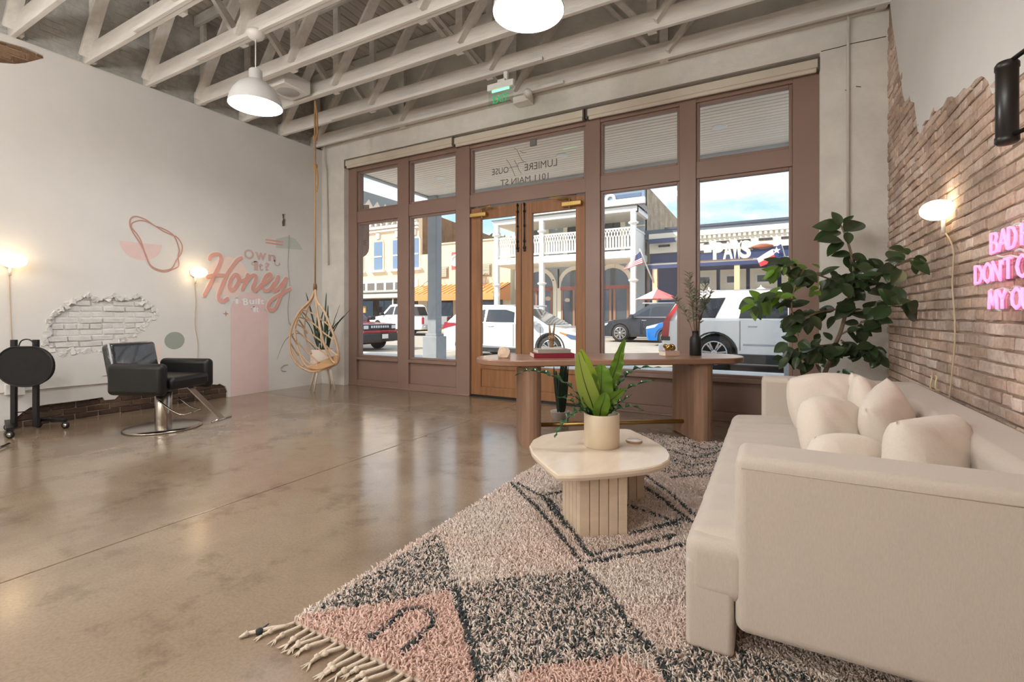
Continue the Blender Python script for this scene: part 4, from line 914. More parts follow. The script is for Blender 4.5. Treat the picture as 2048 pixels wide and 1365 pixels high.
wb2(MB().prism(st, lambda a, b: (sc_.x + a, sc_.y, sc_.z + b), lambda a, b: (sc_.x + a, sc_.y + .02, sc_.z + b)), 'star', mat('flag white', (244, 240, 238)), tx)

# ---- patio umbrellas
def umbrella(u, v_top, wpx, cols, label, Y=23.6):
    p = ony(u, v_top, Y); t = thing('patio_umbrella', label, 'umbrella', (p.x, Y, -.01), group='patio umbrellas in front of the navy shop'); r = wpx / 945 * Y * 1.05; zt = p.z + .01
    n = 8
    for k in range(n):
        a0, a1 = 2 * PI * k / n, 2 * PI * (k + 1) / n
        P = [(0, 0, zt), (r * math.cos(a0), r * math.sin(a0), zt - .5), (r * math.cos(a1), r * math.sin(a1), zt - .5)]
        MB().add(P + [(x, y, z - .015) for x, y, z in P], [(0, 1, 2), (5, 4, 3), (1, 4, 5, 2), (0, 3, 4, 1), (0, 2, 5, 3)]).build('panel', cols[k % len(cols)], t)
    MB().tube([(0, 0, 0), (0, 0, zt + .05)], .025, 8).build('pole', M_wtrim, t)
M_ured = mat('faded red canvas', (232, 112, 108), .8); M_uw = mat('white canvas', (246, 240, 230), .8)
umbrella(1314, 578, 40, [M_uw, M_uw, M_ured, M_ured], 'red and white patio umbrella behind the dark car'); umbrella(1418, 577, 27, [mat('pale pink canvas', (240, 176, 172), .8), M_uw], 'pale pink patio umbrella above the white car roof'); umbrella(1522, 573, 30, [M_uw], 'white patio umbrella partly behind the ficus')
# ---- tree behind the roofs
tt = thing('street_tree', 'green tree showing above the roofs behind the balcony', 'tree', (-27, 46, 0))
MB().tube([(0, 0, 0), (.2, 0, 4), (.3, .1, 8)], [.3, .22, .1], 8).build('trunk', mat('bark', (90, 74, 60), .9), tt)
lf = MB()
for k in range(900):
    d = Vector((random.gauss(0, 1), random.gauss(0, 1), random.gauss(0, 1))).normalized() * random.uniform(.3, 1) ** .5
    p = Vector((d.x * 2.6, d.y * 2.6, 8 + d.z * 2.4)); M = Matrix.Translation(p) @ Euler((random.uniform(0, 6), random.uniform(0, 6), 0)).to_matrix().to_4x4(); s = random.uniform(.2, .4)
    lf.add([(-s, 0, 0), (0, -s * .5, 0), (s, 0, 0), (0, s * .5, 0)], [(0, 1, 2, 3)], False, M)
lf.build('foliage', mat('tree leaves', (96, 112, 66), .8, island=.3), tt, kind='stuff')
# ================================================================= cars
M_tyre = mat('tyre rubber', (34, 33, 34), .8); M_rim = mat('alloy rim', (190, 188, 186), .25, metal=.9); M_carglass = mat('tinted car glass', (30, 34, 42), .05, spec=.9)
M_clad = mat('black cladding', (40, 40, 42), .6); M_under = mat('wheel well', (16, 16, 17), .95); M_tail = mat('red tail lamp', (170, 26, 34), .2, coat=.6); M_head = mat('head lamp glass', (214, 218, 224), .08, spec=.9); M_amber = mat('amber lamp', (226, 130, 40), .25)
M_plate = mat('number plate', (232, 230, 224), .5)
def paint(n, rgb, metal=.0): return mat(n, rgb, .22, metal=metal, coat=.8)
def with_arches(pts, wheels, r, zb):
    """insert wheel arch cut-outs on the bottom edge (pts runs along the bottom from rear to front first)"""
    out = []
    for x in wheels:
        for k in range(0, 13):
            a = PI - PI * k / 12; out.append((x + (r + .07) * math.cos(a), max(zb, r + (r + .07) * math.sin(a)) if 0 < k < 12 else zb))
    return out
def wheel_set(t, wheels, r, W, spokes=5, w=.24):
    for x in wheels:
        for s in (-1, 1):
            M = Matrix.Translation((x, s * (W - .02), r)) @ Matrix.Rotation(-s * PI / 2, 4, 'X')
            tw = MB().lathe([(r * .66, .0), (r * .9, .0), (r, -.03), (r, -w + .03), (r * .92, -w), (r * .6, -w)], 28, M, cap=False).lathe([(0, -.06), (r * .7, -.06)], 20, M, cap=False).build('wheel', M_tyre, t)
            sp = MB().lathe([(r * .64, .004), (r * .70, .004), (r * .70, -.05), (r * .64, -.05)], 28, M, cap=False).lathe([(0, .0), (r * .16, .0), (r * .18, -.04)], 14, M, cap=False)
            for k in range(spokes):
                for dd in (-.13, .13):
                    a = 2 * PI * k / spokes + dd; q = M @ Matrix.Rotation(a, 4, 'Z')
                    sp.box((r * .12, -r * .05, -.035), (r * .66, r * .05, -.004), q)
            sp.build('rim', M_rim, tw)
def car(name, label, loc, rz, L, W, low, wheels, r, zb, green, wins, pt, taper=.35, clad=True, extra=None, spokes=5):
    """low: upper outline rear->front [(x,z)], green: greenhouse outline rear->front, wins: side windows"""
    t = thing(name, label, 'car', loc, rz)
    bottom = [(low[0][0] + .05, zb)] + with_arches(low, wheels, r, zb) + [(low[-1][0] - .05, zb)]
    poly = bottom + list(reversed(low)); zm = (zb + max(p[1] for p in low)) / 2; xm = L / 2
    lay = [(-W, .965, .95), (-W + .05, .99, .985), (-W + .14, 1, 1), (W - .14, 1, 1), (W - .05, .99, .985), (W, .965, .95)]
    n = len(poly); vs = []; fs = []
    for y, sx, sz in lay:
        for x, z in poly:
            zz = zm + (z - zm) * sz if z > zb + .02 else z
            vs.append((xm + (x - xm) * sx, y, zz))
    tri = tessellate_polygon([[Vector((p[0], p[1], 0)) for p in poly]])
    fs += [tuple(q) for q in tri] + [tuple((len(lay) - 1) * n + i for i in reversed(q)) for q in tri]
    for k in range(len(lay) - 1):
        for i in range(n): j = (i + 1) % n; fs.append((k * n + i, k * n + j, (k + 1) * n + j, (k + 1) * n + i))
    MB().add(vs, fs).build('body', pt, t)
    MB().box((wheels[0] - r - .02, -W + .1, r * .6), (wheels[-1] + r + .02, W - .1, r * 2 + .05)).build('wheel_well', M_under, t)
    zg = green[0][1]; zt = max(p[1] for p in green)
    hw = lambda z: (W - .06) - (z - zg) * taper
    n = len(green); vs = [(x, -hw(z), z) for x, z in green] + [(x, hw(z), z) for x, z in green]
    tri = tessellate_polygon([[Vector((p[0], p[1], 0)) for p in green]])
    fs = [tuple(q) for q in tri] + [tuple(n + i for i in reversed(q)) for q in tri] + [(i, (i + 1) % n, n + (i + 1) % n, n + i) for i in range(n)]
    MB().add(vs, fs).build('cabin', pt, t)
    for w in wins:
        for s in (-1, 1):
            MB().prism(w, lambda x, z: (x, s * (hw(z) + .012), z), lambda x, z: (x, s * (hw(z) - .02), z)).build('side_window', M_carglass, t)
    def slant(a, b, nm):
        d = Vector((b[0] - a[0], 0, b[1] - a[1])); nrm = Vector((-d.z, 0, d.x)).normalized() * .012
        if (a[0] + b[0]) / 2 > L / 2: nrm = -nrm if nrm.x < 0 else nrm
        else: nrm = nrm if nrm.x < 0 else -nrm
        A = Vector((a[0], 0, a[1])) + d * .06 + nrm; B = Vector((a[0], 0, a[1])) + d * .94 + nrm
        vs = [(A.x, -hw(A.z) + .06, A.z), (A.x, hw(A.z) - .06, A.z), (B.x, hw(B.z) - .06, B.z), (B.x, -hw(B.z) + .06, B.z)]
        MB().add(vs + [tuple(Vector(v) - nrm * 1.5) for v in vs], [(0, 1, 2, 3), (7, 6, 5, 4), (0, 4, 5, 1), (2, 6, 7, 3)]).build(nm, M_carglass, t)
    slant(green[0], green[1], 'rear_window'); slant(green[-1], green[-2], 'windscreen')
    if clad:
        for s in (-1, 1):
            MB().box((wheels[0] + r + .1, s * W - .03, zb), (wheels[1] - r - .1, s * W + .012, zb + .13)).build('sill', M_clad, t)
            for x in wheels:
                ar = MB(); P = [(x + (r + .10) * math.cos(a), r + (r + .10) * math.sin(a)) for a in [PI * k / 14 for k in range(15)]]; Q = [(x + (r + .06) * math.cos(a), r + (r + .06) * math.sin(a)) for a in [PI * k / 14 for k in range(15)]]
                ar.add([(a, s * (W + .004), b) for a, b in P] + [(a, s * (W + .004), b) for a, b in Q] + [(a, s * (W - .06), b) for a, b in P] + [(a, s * (W - .06), b) for a, b in Q], [(i, i + 1, 16 + i, 15 + i) for i in range(14)] + [(i, i + 1, 31 + i, 30 + i) for i in range(14)]).build('arch_trim', M_clad, t)
    wheel_set(t, wheels, r, W, spokes)
    if extra: extra(t, W, hw)
    return t
def dline(t, x, z0, z1, W, w=.012):
    for s in (-1, 1): MB().box((x, s * W - .004, z0), (x + w, s * W + .003, z1)).build('door_seam', M_under, t)
def handle(t, x, z, W, m=None):
    for s in (-1, 1): MB().bbox((x, s * W - .01, z), (x + .2, s * W + .035, z + .035), .01).build('door_handle', m or M_rim, t)
def mirror(t, x, z, W, m):
    for s in (-1, 1): MB().bbox((x - .1, s * (W - .05) - .0, z), (x + .1, s * (W + .2), z + .16) if s > 0 else (x + .1, -(W - .05), z + .16), .04).build('mirror', m, t) if s > 0 else MB().bbox((x - .1, -(W + .2), z), (x + .1, -(W - .05), z + .16), .04).build('mirror', m, t)

# silver crossover by the doors, heading right
def ex_silver(t, W, hw):
    dline(t, 1.55, .45, 1.1, W); dline(t, 2.62, .4, 1.1, W); dline(t, 3.5, .42, 1.0, W); handle(t, 1.75, .98, W); handle(t, 2.75, .96, W); mirror(t, 3.32, 1.02, W, P_silver)
    for s in (-1, 1):
        MB().prism([(.02, .90), (.55, 1.02), (.50, 1.10), (.10, 1.12)], lambda x, z: (x, s * (W + .006), z), lambda x, z: (x, s * (W - .08), z)).build('tail_lamp', M_tail, t)
        MB().prism([(4.18, .84), (4.72, .74), (4.83, .62), (4.45, .66)], lambda x, z: (x, s * (W + .002), z), lambda x, z: (x, s * (W - .15), z)).build('head_lamp', mat('blue grey head lamp', (92, 116, 150), .08, spec=.9), t)
        MB().prism([(4.10, .87), (4.34, .80), (4.30, .76), (4.12, .83)], lambda x, z: (x, s * (W + .005), z), lambda x, z: (x, s * (W - .05), z)).build('marker_lamp', M_amber, t)
        MB().bbox((.35, s * .62 - .03, 1.60), (3.0, s * .62 + .03, 1.66), .02).build('roof_rail', M_rim, t)
        MB().prism([(1.3, .42), (3.6, .35), (3.65, .30), (1.25, .30)], lambda x, z: (x, s * (W + .014), z), lambda x, z: (x, s * (W - .02), z)).build('door_trim', M_rim, t)
    MB().bbox((4.80, -.45, .28), (4.90, .45, .75), .03).build('grille', M_clad, t); MB().bbox((-.02, -.55, .3), (.1, .55, .5), .03).build('rear_bumper', M_clad, t)
P_silver = paint('silver white paint', (226, 226, 222), .15)
car('silver_suv', 'silver crossover car parked outside the double doors', (-9.33, 13.28, ZS), 0, 4.9, .95, [(0, .45), (-.02, .80), (.05, 1.08), (.6, 1.13), (2.2, 1.09), (3.4, 1.06), (4.2, .96), (4.65, .82), (4.86, .62), (4.84, .36)], [.98, 3.80], .37, .22,
    [(.08, 1.05), (.55, 1.50), (.85, 1.615), (1.5, 1.66), (2.3, 1.64), (2.75, 1.56), (3.75, 1.02)], [[(.62, 1.13), (.95, 1.46), (1.50, 1.52), (1.53, 1.13)], [(1.60, 1.13), (1.60, 1.52), (2.25, 1.51), (2.55, 1.43), (2.60, 1.12)], [(2.68, 1.12), (2.65, 1.40), (2.85, 1.30), (3.22, 1.10)]], P_silver, .42, extra=ex_silver, spokes=7)
# big white SUV on the right
def ex_white(t, W, hw):
    dline(t, 1.78, .5, 1.2, W); dline(t, 2.85, .5, 1.2, W); handle(t, 1.95, 1.05, W); handle(t, 3.0, 1.05, W); mirror(t, 4.05, 1.15, W, P_white)
    for s in (-1, 1):
        MB().prism([(-.02, .72), (.16, .72), (.20, 1.2), (.42, 1.62), (.36, 1.66), (.05, 1.2)], lambda x, z: (x, s * (W - max(0, z - 1.2) * .36 + .012), z), lambda x, z: (x, s * (W - max(0, z - 1.2) * .36 - .10), z)).build('tail_lamp', M_tail, t)
        MB().box((-.02, s * W - .02, .70), (.20, s * W + .014, .80)).build('lamp_base', M_clad, t)
        MB().bbox((1.7, s * W - .02, .30), (4.1, s * W + .12, .36), .02).build('running_board', M_rim, t); MB().bbox((1.6, s * W - .06, .20), (4.2, s * W + .04, .42), .02).build('sill_guard', M_clad, t)
        MB().bbox((1.85, s * W - .01, .62), (3.6, s * W + .010, .66), .006).build('side_moulding', mat('grey moulding', (170, 170, 176), .4), t)
        MB().bbox((.6, s * .68 - .025, 1.90), (3.9, s * .68 + .025, 1.955), .02).build('roof_rail', M_rim, t)
    MB().bbox((-.12, -.9, .38), (.1, .9, .62), .06).build('rear_bumper', P_white, t)
P_white = paint('white car paint', (236, 234, 230))
car('white_suv', 'large white SUV parked in front of the right windows', (-2.42, 13.32, ZS), 0, 5.5, 1.0, [(0, .45), (-.02, .9), (.04, 1.2), (2.0, 1.24), (4.2, 1.22), (4.6, 1.18), (5.3, 1.08), (5.46, .85), (5.46, .4)], [1.22, 4.35], .42, .28,
    [(.06, 1.2), (.36, 1.72), (.62, 1.87), (1.6, 1.92), (2.6, 1.92), (3.4, 1.84), (4.35, 1.2)], [[(.40, 1.27), (.56, 1.68), (.66, 1.72), (.72, 1.27)], [(.78, 1.27), (.78, 1.74), (1.46, 1.76), (1.24, 1.27)], [(1.76, 1.26), (1.86, 1.74), (2.76, 1.76), (2.76, 1.26)], [(2.90, 1.26), (2.90, 1.76), (3.30, 1.70), (3.95, 1.26)]], P_white, .30, extra=ex_white, spokes=6)
# red SUV at the left edge
def ex_red(t, W, hw):
    MB().bbox((4.33, -.85, .78), (4.41, .85, 1.0), .02).build('grille', M_clad, t)
    for k in range(8): MB().bbox((4.39, -.48 + k * .12, .86), (4.425, -.40 + k * .12, .95), .006).build('grille_letter', M_head, t)
    for s in (-1, 1): MB().bbox((4.30, s * .72 - .12, .82), (4.42, s * .72 + .12, .96), .02).build('head_lamp', M_head, t)
    MB().bbox((4.2, -.93, .34), (4.50, .93, .66), .05).build('front_bumper', M_clad, t); MB().bbox((4.36, -.88, .66), (4.46, .88, .76), .02).build('bumper_band', P_red, t)
    MB().bbox((4.50, .0, .45), (4.515, .32, .62), .004).build('number_plate', M_plate, t); mirror(t, 2.95, 1.15, W, M_clad); dline(t, 2.1, .5, 1.1, W); dline(t, 3.1, .5, 1.1, W)
RED_RZ = 0.0; RED_LOC = (ony(724, 660, 12.45).x - 4.4, 13.36, ZS)
P_red = paint('dark red paint', (158, 30, 38))
car('red_suv', 'red SUV with black grille at the far left window', RED_LOC, RED_RZ, 4.4, .94, [(0, .5), (0, 1.05), (.3, 1.1), (2.9, 1.1), (3.1, 1.08), (4.2, 1.02), (4.38, .95), (4.38, .45)], [.85, 3.5], .38, .32,
    [(.03, 1.08), (.15, 1.60), (.4, 1.70), (2.2, 1.72), (2.45, 1.66), (3.0, 1.08)], [[(.3, 1.14), (.4, 1.58), (1.1, 1.6), (1.1, 1.14)], [(1.2, 1.14), (1.2, 1.6), (2.0, 1.6), (2.0, 1.14)], [(2.08, 1.14), (2.08, 1.6), (2.3, 1.58), (2.75, 1.14)]], P_red, .3, extra=ex_red)
# dark SUV parked across the street, heading left
def ex_dark(t, W, hw):
    dline(t, 1.6, .5, 1.05, W); dline(t, 2.6, .5, 1.05, W); handle(t, 1.75, .95, W); handle(t, 2.75, .95, W); mirror(t, 3.4, 1.08, W, P_dark)
    for s in (-1, 1):
        MB().prism([(4.45, .86), (4.85, .78), (4.86, .68), (4.55, .74)], lambda x, z: (x, s * (W + .004), z), lambda x, z: (x, s * (W - .2), z)).build('head_lamp', M_head, t)
        MB().bbox((.4, s * .62 - .025, 1.70), (3.0, s * .62 + .025, 1.75), .015).build('roof_rail', M_rim, t)
        MB().prism([(.55, 1.10), (1.0, 1.14), (3.4, 1.12), (3.4, 1.09), (.6, 1.07)], lambda x, z: (x, s * (W - .02), z), lambda x, z: (x, s * (W - .08), z)).build('window_trim', M_rim, t)
    MB().bbox((4.80, -.4, .5), (4.9, .4, .8), .03).build('grille', M_rim, t)
P_dark = paint('black blue paint', (40, 46, 54))
car('dark_suv', 'black SUV parked across the street below the balcony', (-6.9 + 4.9, 21.85, .0), PI, 4.9, .97, [(0, .45), (0, .85), (.1, 1.05), (.6, 1.10), (3.5, 1.08), (4.3, .98), (4.75, .86), (4.88, .7), (4.86, .38)], [.95, 3.93], .39, .24,
    [(.15, 1.05), (.6, 1.58), (1.0, 1.70), (2.0, 1.74), (2.7, 1.66), (3.65, 1.05)], [[(.65, 1.13), (.95, 1.52), (1.5, 1.58), (1.55, 1.13)], [(1.63, 1.13), (1.6, 1.58), (2.35, 1.58), (2.55, 1.52), (2.6, 1.12)], [(2.68, 1.12), (2.65, 1.5), (3.3, 1.12)]], P_dark, .42, extra=ex_dark, spokes=8)
# blue car just behind the white SUV
def ex_blue(t, W, hw):
    for s in (-1, 1): MB().prism([(3.6, .86), (4.05, .76), (4.08, .66), (3.75, .72)], lambda x, z: (x, s * (W + .004), z), lambda x, z: (x, s * (W - .2), z)).build('head_lamp', M_head, t); MB().lathe([(0, 0), (.07, 0), (.08, -.03)], 14, Matrix.Translation((4.06, s * .72, .48)) @ Matrix.Rotation(PI / 2, 4, 'Y')).build('fog_lamp', M_head, t)
    mirror(t, 2.75, 1.0, W, P_blue); dline(t, 1.9, .4, 1.0, W)
P_blue = paint('bright blue paint', (26, 112, 196))
car('blue_hatchback', 'bright blue small car half hidden behind the white SUV', (ony(1291, 660, 18.9).x + 4.1, 19.75, -.01), PI, 4.1, .88, [(0, .45), (0, .9), (.3, 1.0), (2.7, 1.0), (3.5, .92), (3.95, .8), (4.1, .62), (4.08, .34)], [.75, 3.3], .33, .22,
    [(.1, .98), (.4, 1.42), (.9, 1.54), (1.8, 1.54), (2.2, 1.46), (3.0, .98)], [[(.5, 1.04), (.75, 1.4), (1.3, 1.42), (1.3, 1.04)], [(1.38, 1.04), (1.38, 1.42), (1.95, 1.41), (2.5, 1.04)]], P_blue, .4, extra=ex_blue)
# white pickup at an angle across the street
def ex_pick(t, W, hw):
    MB().box((.12, -.82, .85), (1.75, .82, 1.16)).build('bed_opening', M_under, t); MB().bbox((-.06, -.85, .62), (.0, .85, 1.14), .02).build('tailgate', P_white, t)
    MB().bbox((-.085, -.12, .92), (-.058, .12, 1.05), .006).build('emblem', M_clad, t)
    for s in (-1, 1): MB().bbox((-.05, s * .9 - .06, .68), (.06, s * .9 + .06, 1.08), .02).build('tail_lamp', M_tail, t)
    MB().bbox((-.22, -.9, .42), (.02, .9, .60), .03).build('rear_bumper', M_rim, t); dline(t, 2.05, .5, 1.15, W); dline(t, 3.1, .5, 1.15, W); handle(t, 2.2, 1.0, W); handle(t, 3.2, 1.0, W); mirror(t, 4.05, 1.2, W, M_clad)
car('white_pickup', 'white pickup truck parked at an angle across the street', (ony(862, 660, 22.0).x, 22.4, .0), math.radians(166), 5.8, 1.0, [(0, .5), (0, 1.14), (1.9, 1.16), (4.2, 1.2), (4.5, 1.18), (5.5, 1.08), (5.75, .9), (5.75, .45)], [1.15, 4.75], .42, .36,
    [(1.85, 1.15), (2.0, 1.76), (2.25, 1.88), (3.3, 1.9), (3.6, 1.84), (4.35, 1.18)], [[(2.12, 1.24), (2.22, 1.74), (2.95, 1.76), (2.95, 1.24)], [(3.08, 1.24), (3.08, 1.76), (3.5, 1.72), (4.0, 1.24)]], P_white, .28, extra=ex_pick, spokes=6, clad=False)
# ================================================================= furniture
M_linen = mat('oatmeal linen', (194, 183, 171), .9, var=.05, scale=220, stretch=(1, 1, .25), bump=.25, bscale=420, bdist=.002, sheen=.2)
M_pillow = mat('cream linen cushion', (222, 211, 198), .9, var=.03, scale=120, bump=.3, bscale=26, bdist=.012, sheen=.2)
def soft_box(a, b, r, mb=None):
    """rounded upholstery block with a puffed surface"""
    mb = mb or MB(); a = Vector(a); b = Vector(b); c = (a + b) / 2; h = (b - a) / 2
    bm = bmesh.new(); bmesh.ops.create_cube(bm, size=2)
    for v in bm.verts: v.co = Vector((c.x + v.co.x * h.x, c.y + v.co.y * h.y, c.z + v.co.z * h.z))
    bmesh.ops.bevel(bm, geom=list(bm.edges), offset=r, segments=5, profile=.5, affect='EDGES')
    bm.verts.index_update(); bm.normal_update(); k0 = len(mb.f)
    mb.add([v.co for v in bm.verts], [[v.index for v in f.verts] for f in bm.faces], True)
    for i, f in enumerate(bm.faces):
        if max(abs(x) for x in f.normal) > .9999: mb.sm[k0 + i] = False
    bm.free(); return mb
# ---- sofa along the brick wall
so_ = thing('sofa', 'long oatmeal linen sofa along the brick wall', 'sofa', (.3, 2.9, 0)); SO = Vector(so_.location)
wb(soft_box((-.105, 1.728, .115), (.88, 1.965, .705), .035), 'arm', M_linen, so_)
wb(soft_box((-.06, 3.95, .13), (.88, 4.17, .715), .035), 'arm', M_linen, so_)
wb(soft_box((.66, 1.80, .13), (.915, 4.12, .705), .05), 'back', M_linen, so_)
wb(soft_box((-.235, 1.80, .12), (.80, 4.15, .33), .03), 'base', M_linen, so_)
wb(soft_box((-.266, 1.735, .20), (-.06, 1.98, .400), .045), 'seat_end', M_linen, so_)
# bench seat: a puffed sheet with soft front edge and pulls
nu, nv = 40, 80; vs = []
for i in range(nu):
    s = i / (nu - 1)
    for j in range(nv):
        r = j / (nv - 1); y = 1.765 + r * 2.21
        if s < .25: a = s / .25 * PI / 2; x = -.20 - .068 * math.cos(a) ; z = .33 + .085 * math.sin(a)
        else: q = (s - .25) / .75; x = -.20 + q * .90; z = .415 + .022 * math.sin(PI * min(1, q * 1.3))
        z += .004 * math.sin(y * 23 + x * 3) * math.exp(-((x + .1) / .25) ** 2) + .003 * math.sin(y * 41 + 2); z -= .05 * (1 - min(1, (y - 1.765) / .07)) ** 2; vs.append((x, y, z))
wb(MB().sheet(vs, nu, nv), 'seat_cushion', M_linen, so_)
for y0 in (1.737, 3.96): wb(soft_box((-.262, y0, .016), (-.108, y0 + .2, .33), .02), 'leg', M_linen, so_)
for y0 in (1.80, 3.98): wb(MB().bbox((.72, y0, 0), (.86, y0 + .14, .14), .01), 'leg', M_linen, so_)
# seams
wb(MB().tube([(-.085, 1.7285, .668), (.85, 1.7285, .668)], .0022, 5), 'seam', mat('linen seam', (176, 162, 148), .9), so_)

def pillow(c, size, thick, rot, label, puff=2.2, ear=.06, seed=0, rnd=0.0):
    rr = random.Random(seed); n = 26; vs = []; fs = []; ph = [rr.uniform(0, 6) for _ in range(6)]
    def pt(i, j, sgn):
        u = -1 + 2 * i / (n - 1); v = -1 + 2 * j / (n - 1); e = (abs(u) * abs(v)) ** 3
        k = 1 + ear * e * 2 - .055 * (1 - abs(v) ** 2) * (abs(u) ** 6) - 0.0; k2 = 1 + ear * e * 2 - .055 * (1 - abs(u) ** 2) * (abs(v) ** 6)
        if rnd:     # rounder, ball-like cushion
            m = math.sqrt(max(1e-6, 1 - v * v / 2)); m2 = math.sqrt(max(1e-6, 1 - u * u / 2)); x, y = u * (1 - rnd + rnd * m), v * (1 - rnd + rnd * m2)
        else: x, y = u * k, v * k2
        b = max(0, (1 - abs(u) ** puff) * (1 - abs(v) ** puff)) ** .42
        w = 1 + .05 * math.sin(u * 5 + ph[0]) * math.sin(v * 4 + ph[1]) + .03 * math.sin(u * 11 + v * 7 + ph[2])
        return (x * size[0] / 2, sgn * b * thick / 2 * w, y * size[1] / 2)
    for sgn in (1, -1):
        for i in range(n):
            for j in range(n): vs.append(pt(i, j, sgn))
    for i in range(n - 1):
        for j in range(n - 1):
            a = i * n + j; fs.append((a, a + n, a + n + 1, a + 1)); a += n * n; fs.append((a, a + 1, a + n + 1, a + n))
    mb = MB().add(vs, fs, True); me = mb.mesh('cushion', [M_pillow]); bm = bmesh.new(); bm.from_mesh(me); bmesh.ops.remove_doubles(bm, verts=list(bm.verts), dist=.0008); bmesh.ops.recalc_face_normals(bm, faces=list(bm.faces)); bm.to_mesh(me); bm.free()
    t = thing('cushion', label, 'cushion', c, group='cream cushions on the sofa')
    b = link('cover', me, t); b.rotation_euler = rot
    return t
    rim = [Vector(pt(i, 0, 1)) for i in range(n)] + [Vector(pt(n - 1, j, 1)) for j in range(1, n)] + [Vector(pt(i, n - 1, 1)) for i in range(n - 2, -1, -1)] + [Vector(pt(0, j, 1)) for j in range(n - 2, -1, -1)]
    MB().tube(rim, .0035, 5).build('seam', M_pillow, b)
    return t
# local y is the cushion's thickness direction, local z its height
pillow((.57, 2.46, .565), (.56, .40), .25, (math.radians(-6), math.radians(3), math.radians(58)), 'large cream cushion against the sofa back nearest the camera', seed=1, ear=.03, rnd=.06)
pillow((.52, 2.95, .585), (.46, .44), .20, (math.radians(-12), math.radians(-14), math.radians(70)), 'cream cushion with a peaked corner, second along the sofa back', seed=2, ear=.05, rnd=.06)
pillow((.50, 3.36, .585), (.40, .40), .18, (math.radians(-14), math.radians(26), math.radians(76)), 'cream cushion standing on its corner, third along the sofa back', seed=3, ear=.05, rnd=.06)
pillow((.54, 3.73, .58), (.38, .38), .16, (math.radians(-10), math.radians(20), math.radians(50)), 'cream cushion peeking out in the far sofa corner', seed=4, ear=.05, rnd=.15)
pillow((.31, 3.66, .60), (.44, .40), .22, (math.radians(-14), math.radians(-6), math.radians(14)), 'plump cream cushion leaning on the far sofa arm', seed=5, rnd=.5, ear=0)
pillow((.28, 2.86, .575), (.42, .38), .22, (math.radians(-16), math.radians(10), math.radians(50)), 'round-topped cream cushion in the middle of the seat', seed=6, rnd=.6, ear=0)
pillow((.29, 2.46, .525), (.34, .28), .20, (math.radians(-10), math.radians(4), math.radians(32)), 'smallest round-topped cream cushion behind the near arm', seed=7, rnd=.6, ear=0)

# ---- coffee table
M_trav = mat('travertine', (214, 194, 170), .35, var=.07, scale=5, stretch=(1, 1, 3), bump=.12, bscale=60, detail=8)
M_travtop = mat('polished travertine top', (222, 205, 184), .16, var=.05, scale=5, stretch=(3, 1, 1), detail=8)
zt_ = .375
C1 = lambda x, y: (900 + x * .3517, 640 + y * .3517)
ol = [(610, 882), (560, 845), (510, 800), (465, 755), (449, 715), (468, 682), (525, 654), (610, 638), (740, 627), (880, 621), (1000, 619), (1030, 624), (1075, 645), (1130, 671), (1190, 703), (1238, 738), (1256, 770), (1245, 798), (1205, 822), (1130, 842), (1030, 856), (900, 868), (760, 879)]
tp = [onz(*C1(*q), zt_) for q in ol]; tc_ = sum(tp, Vector()) / len(tp)
ct = thing('coffee_table', 'travertine coffee table with leaf-shaped top on the rug', 'coffee table', (tc_.x, tc_.y, 0)); CT = Vector(ct.location)
loc2 = [(p.x - CT.x, p.y - CT.y) for p in tp]; n = len(loc2)
def ring(k, z): return [(x * k, y * k, z) for x, y in loc2]
rings = [ring(.93, zt_ - .042), ring(.985, zt_ - .036), ring(1.0, zt_ - .02), ring(.995, zt_ - .006), ring(.98, zt_)]
mb = MB()
for a, b in zip(rings[:-1], rings[1:]): mb.add(a + b, [(i, (i + 1) % n, n + (i + 1) % n, n + i) for i in range(n)], True)
mb.add(rings[-1], [tuple(range(n))]); mb.add(rings[0], [tuple(reversed(range(n)))]); mb.build('top', M_travtop, ct)
def slab_leg(P1, P2, P3, h):
    """P1-P2 short face, P2-P3 long face, built of vertical travertine staves"""
    for A, B, nn in ((P1, P2, 5), (P2, P3, 5)):
        d = B - A; nrm = Vector((d.y, -d.x, 0)).normalized(); cen = (P1 + P3) / 2
        if nrm.dot(cen - A) > 0: nrm = -nrm
        for k in range(nn):
            a = A + d * (k / nn) + d.normalized() * .0022; b = A + d * ((k + 1) / nn) - d.normalized() * .0022
            q = [a, b, b - nrm * .03, a - nrm * .03]
            MB().add([(p.x - CT.x, p.y - CT.y, z) for z in (0.016, h) for p in q], [(0, 1, 5, 4), (1, 2, 6, 5), (2, 3, 7, 6), (3, 0, 4, 7), (4, 5, 6, 7), (3, 2, 1, 0)]).build('stave', M_trav, ct)
    P4 = P1 + P3 - P2; k = .92; cc = (P1 + P3) / 2
    q = [cc + (p - cc) * k for p in (P1, P2, P3, P4)]
    MB().add([(p.x - CT.x, p.y - CT.y, z) for z in (0.016, h) for p in q], [(0, 1, 5, 4), (1, 2, 6, 5), (2, 3, 7, 6), (3, 0, 4, 7), (4, 5, 6, 7), (3, 2, 1, 0)]).build('leg_core', M_trav, ct)
L1, L2, L3 = onz(1125, 1040), onz(1160, 1082), onz(1255, 1078)
slab_leg(L1, L2, L3, zt_ - .04)
dv = Vector((.12, .52, 0)); N3 = onz(1289, 1008); N2 = N3 + (L2 - L3); N1 = N2 + (L1 - L2); slab_leg(N1, N2, N3, zt_ - .04)
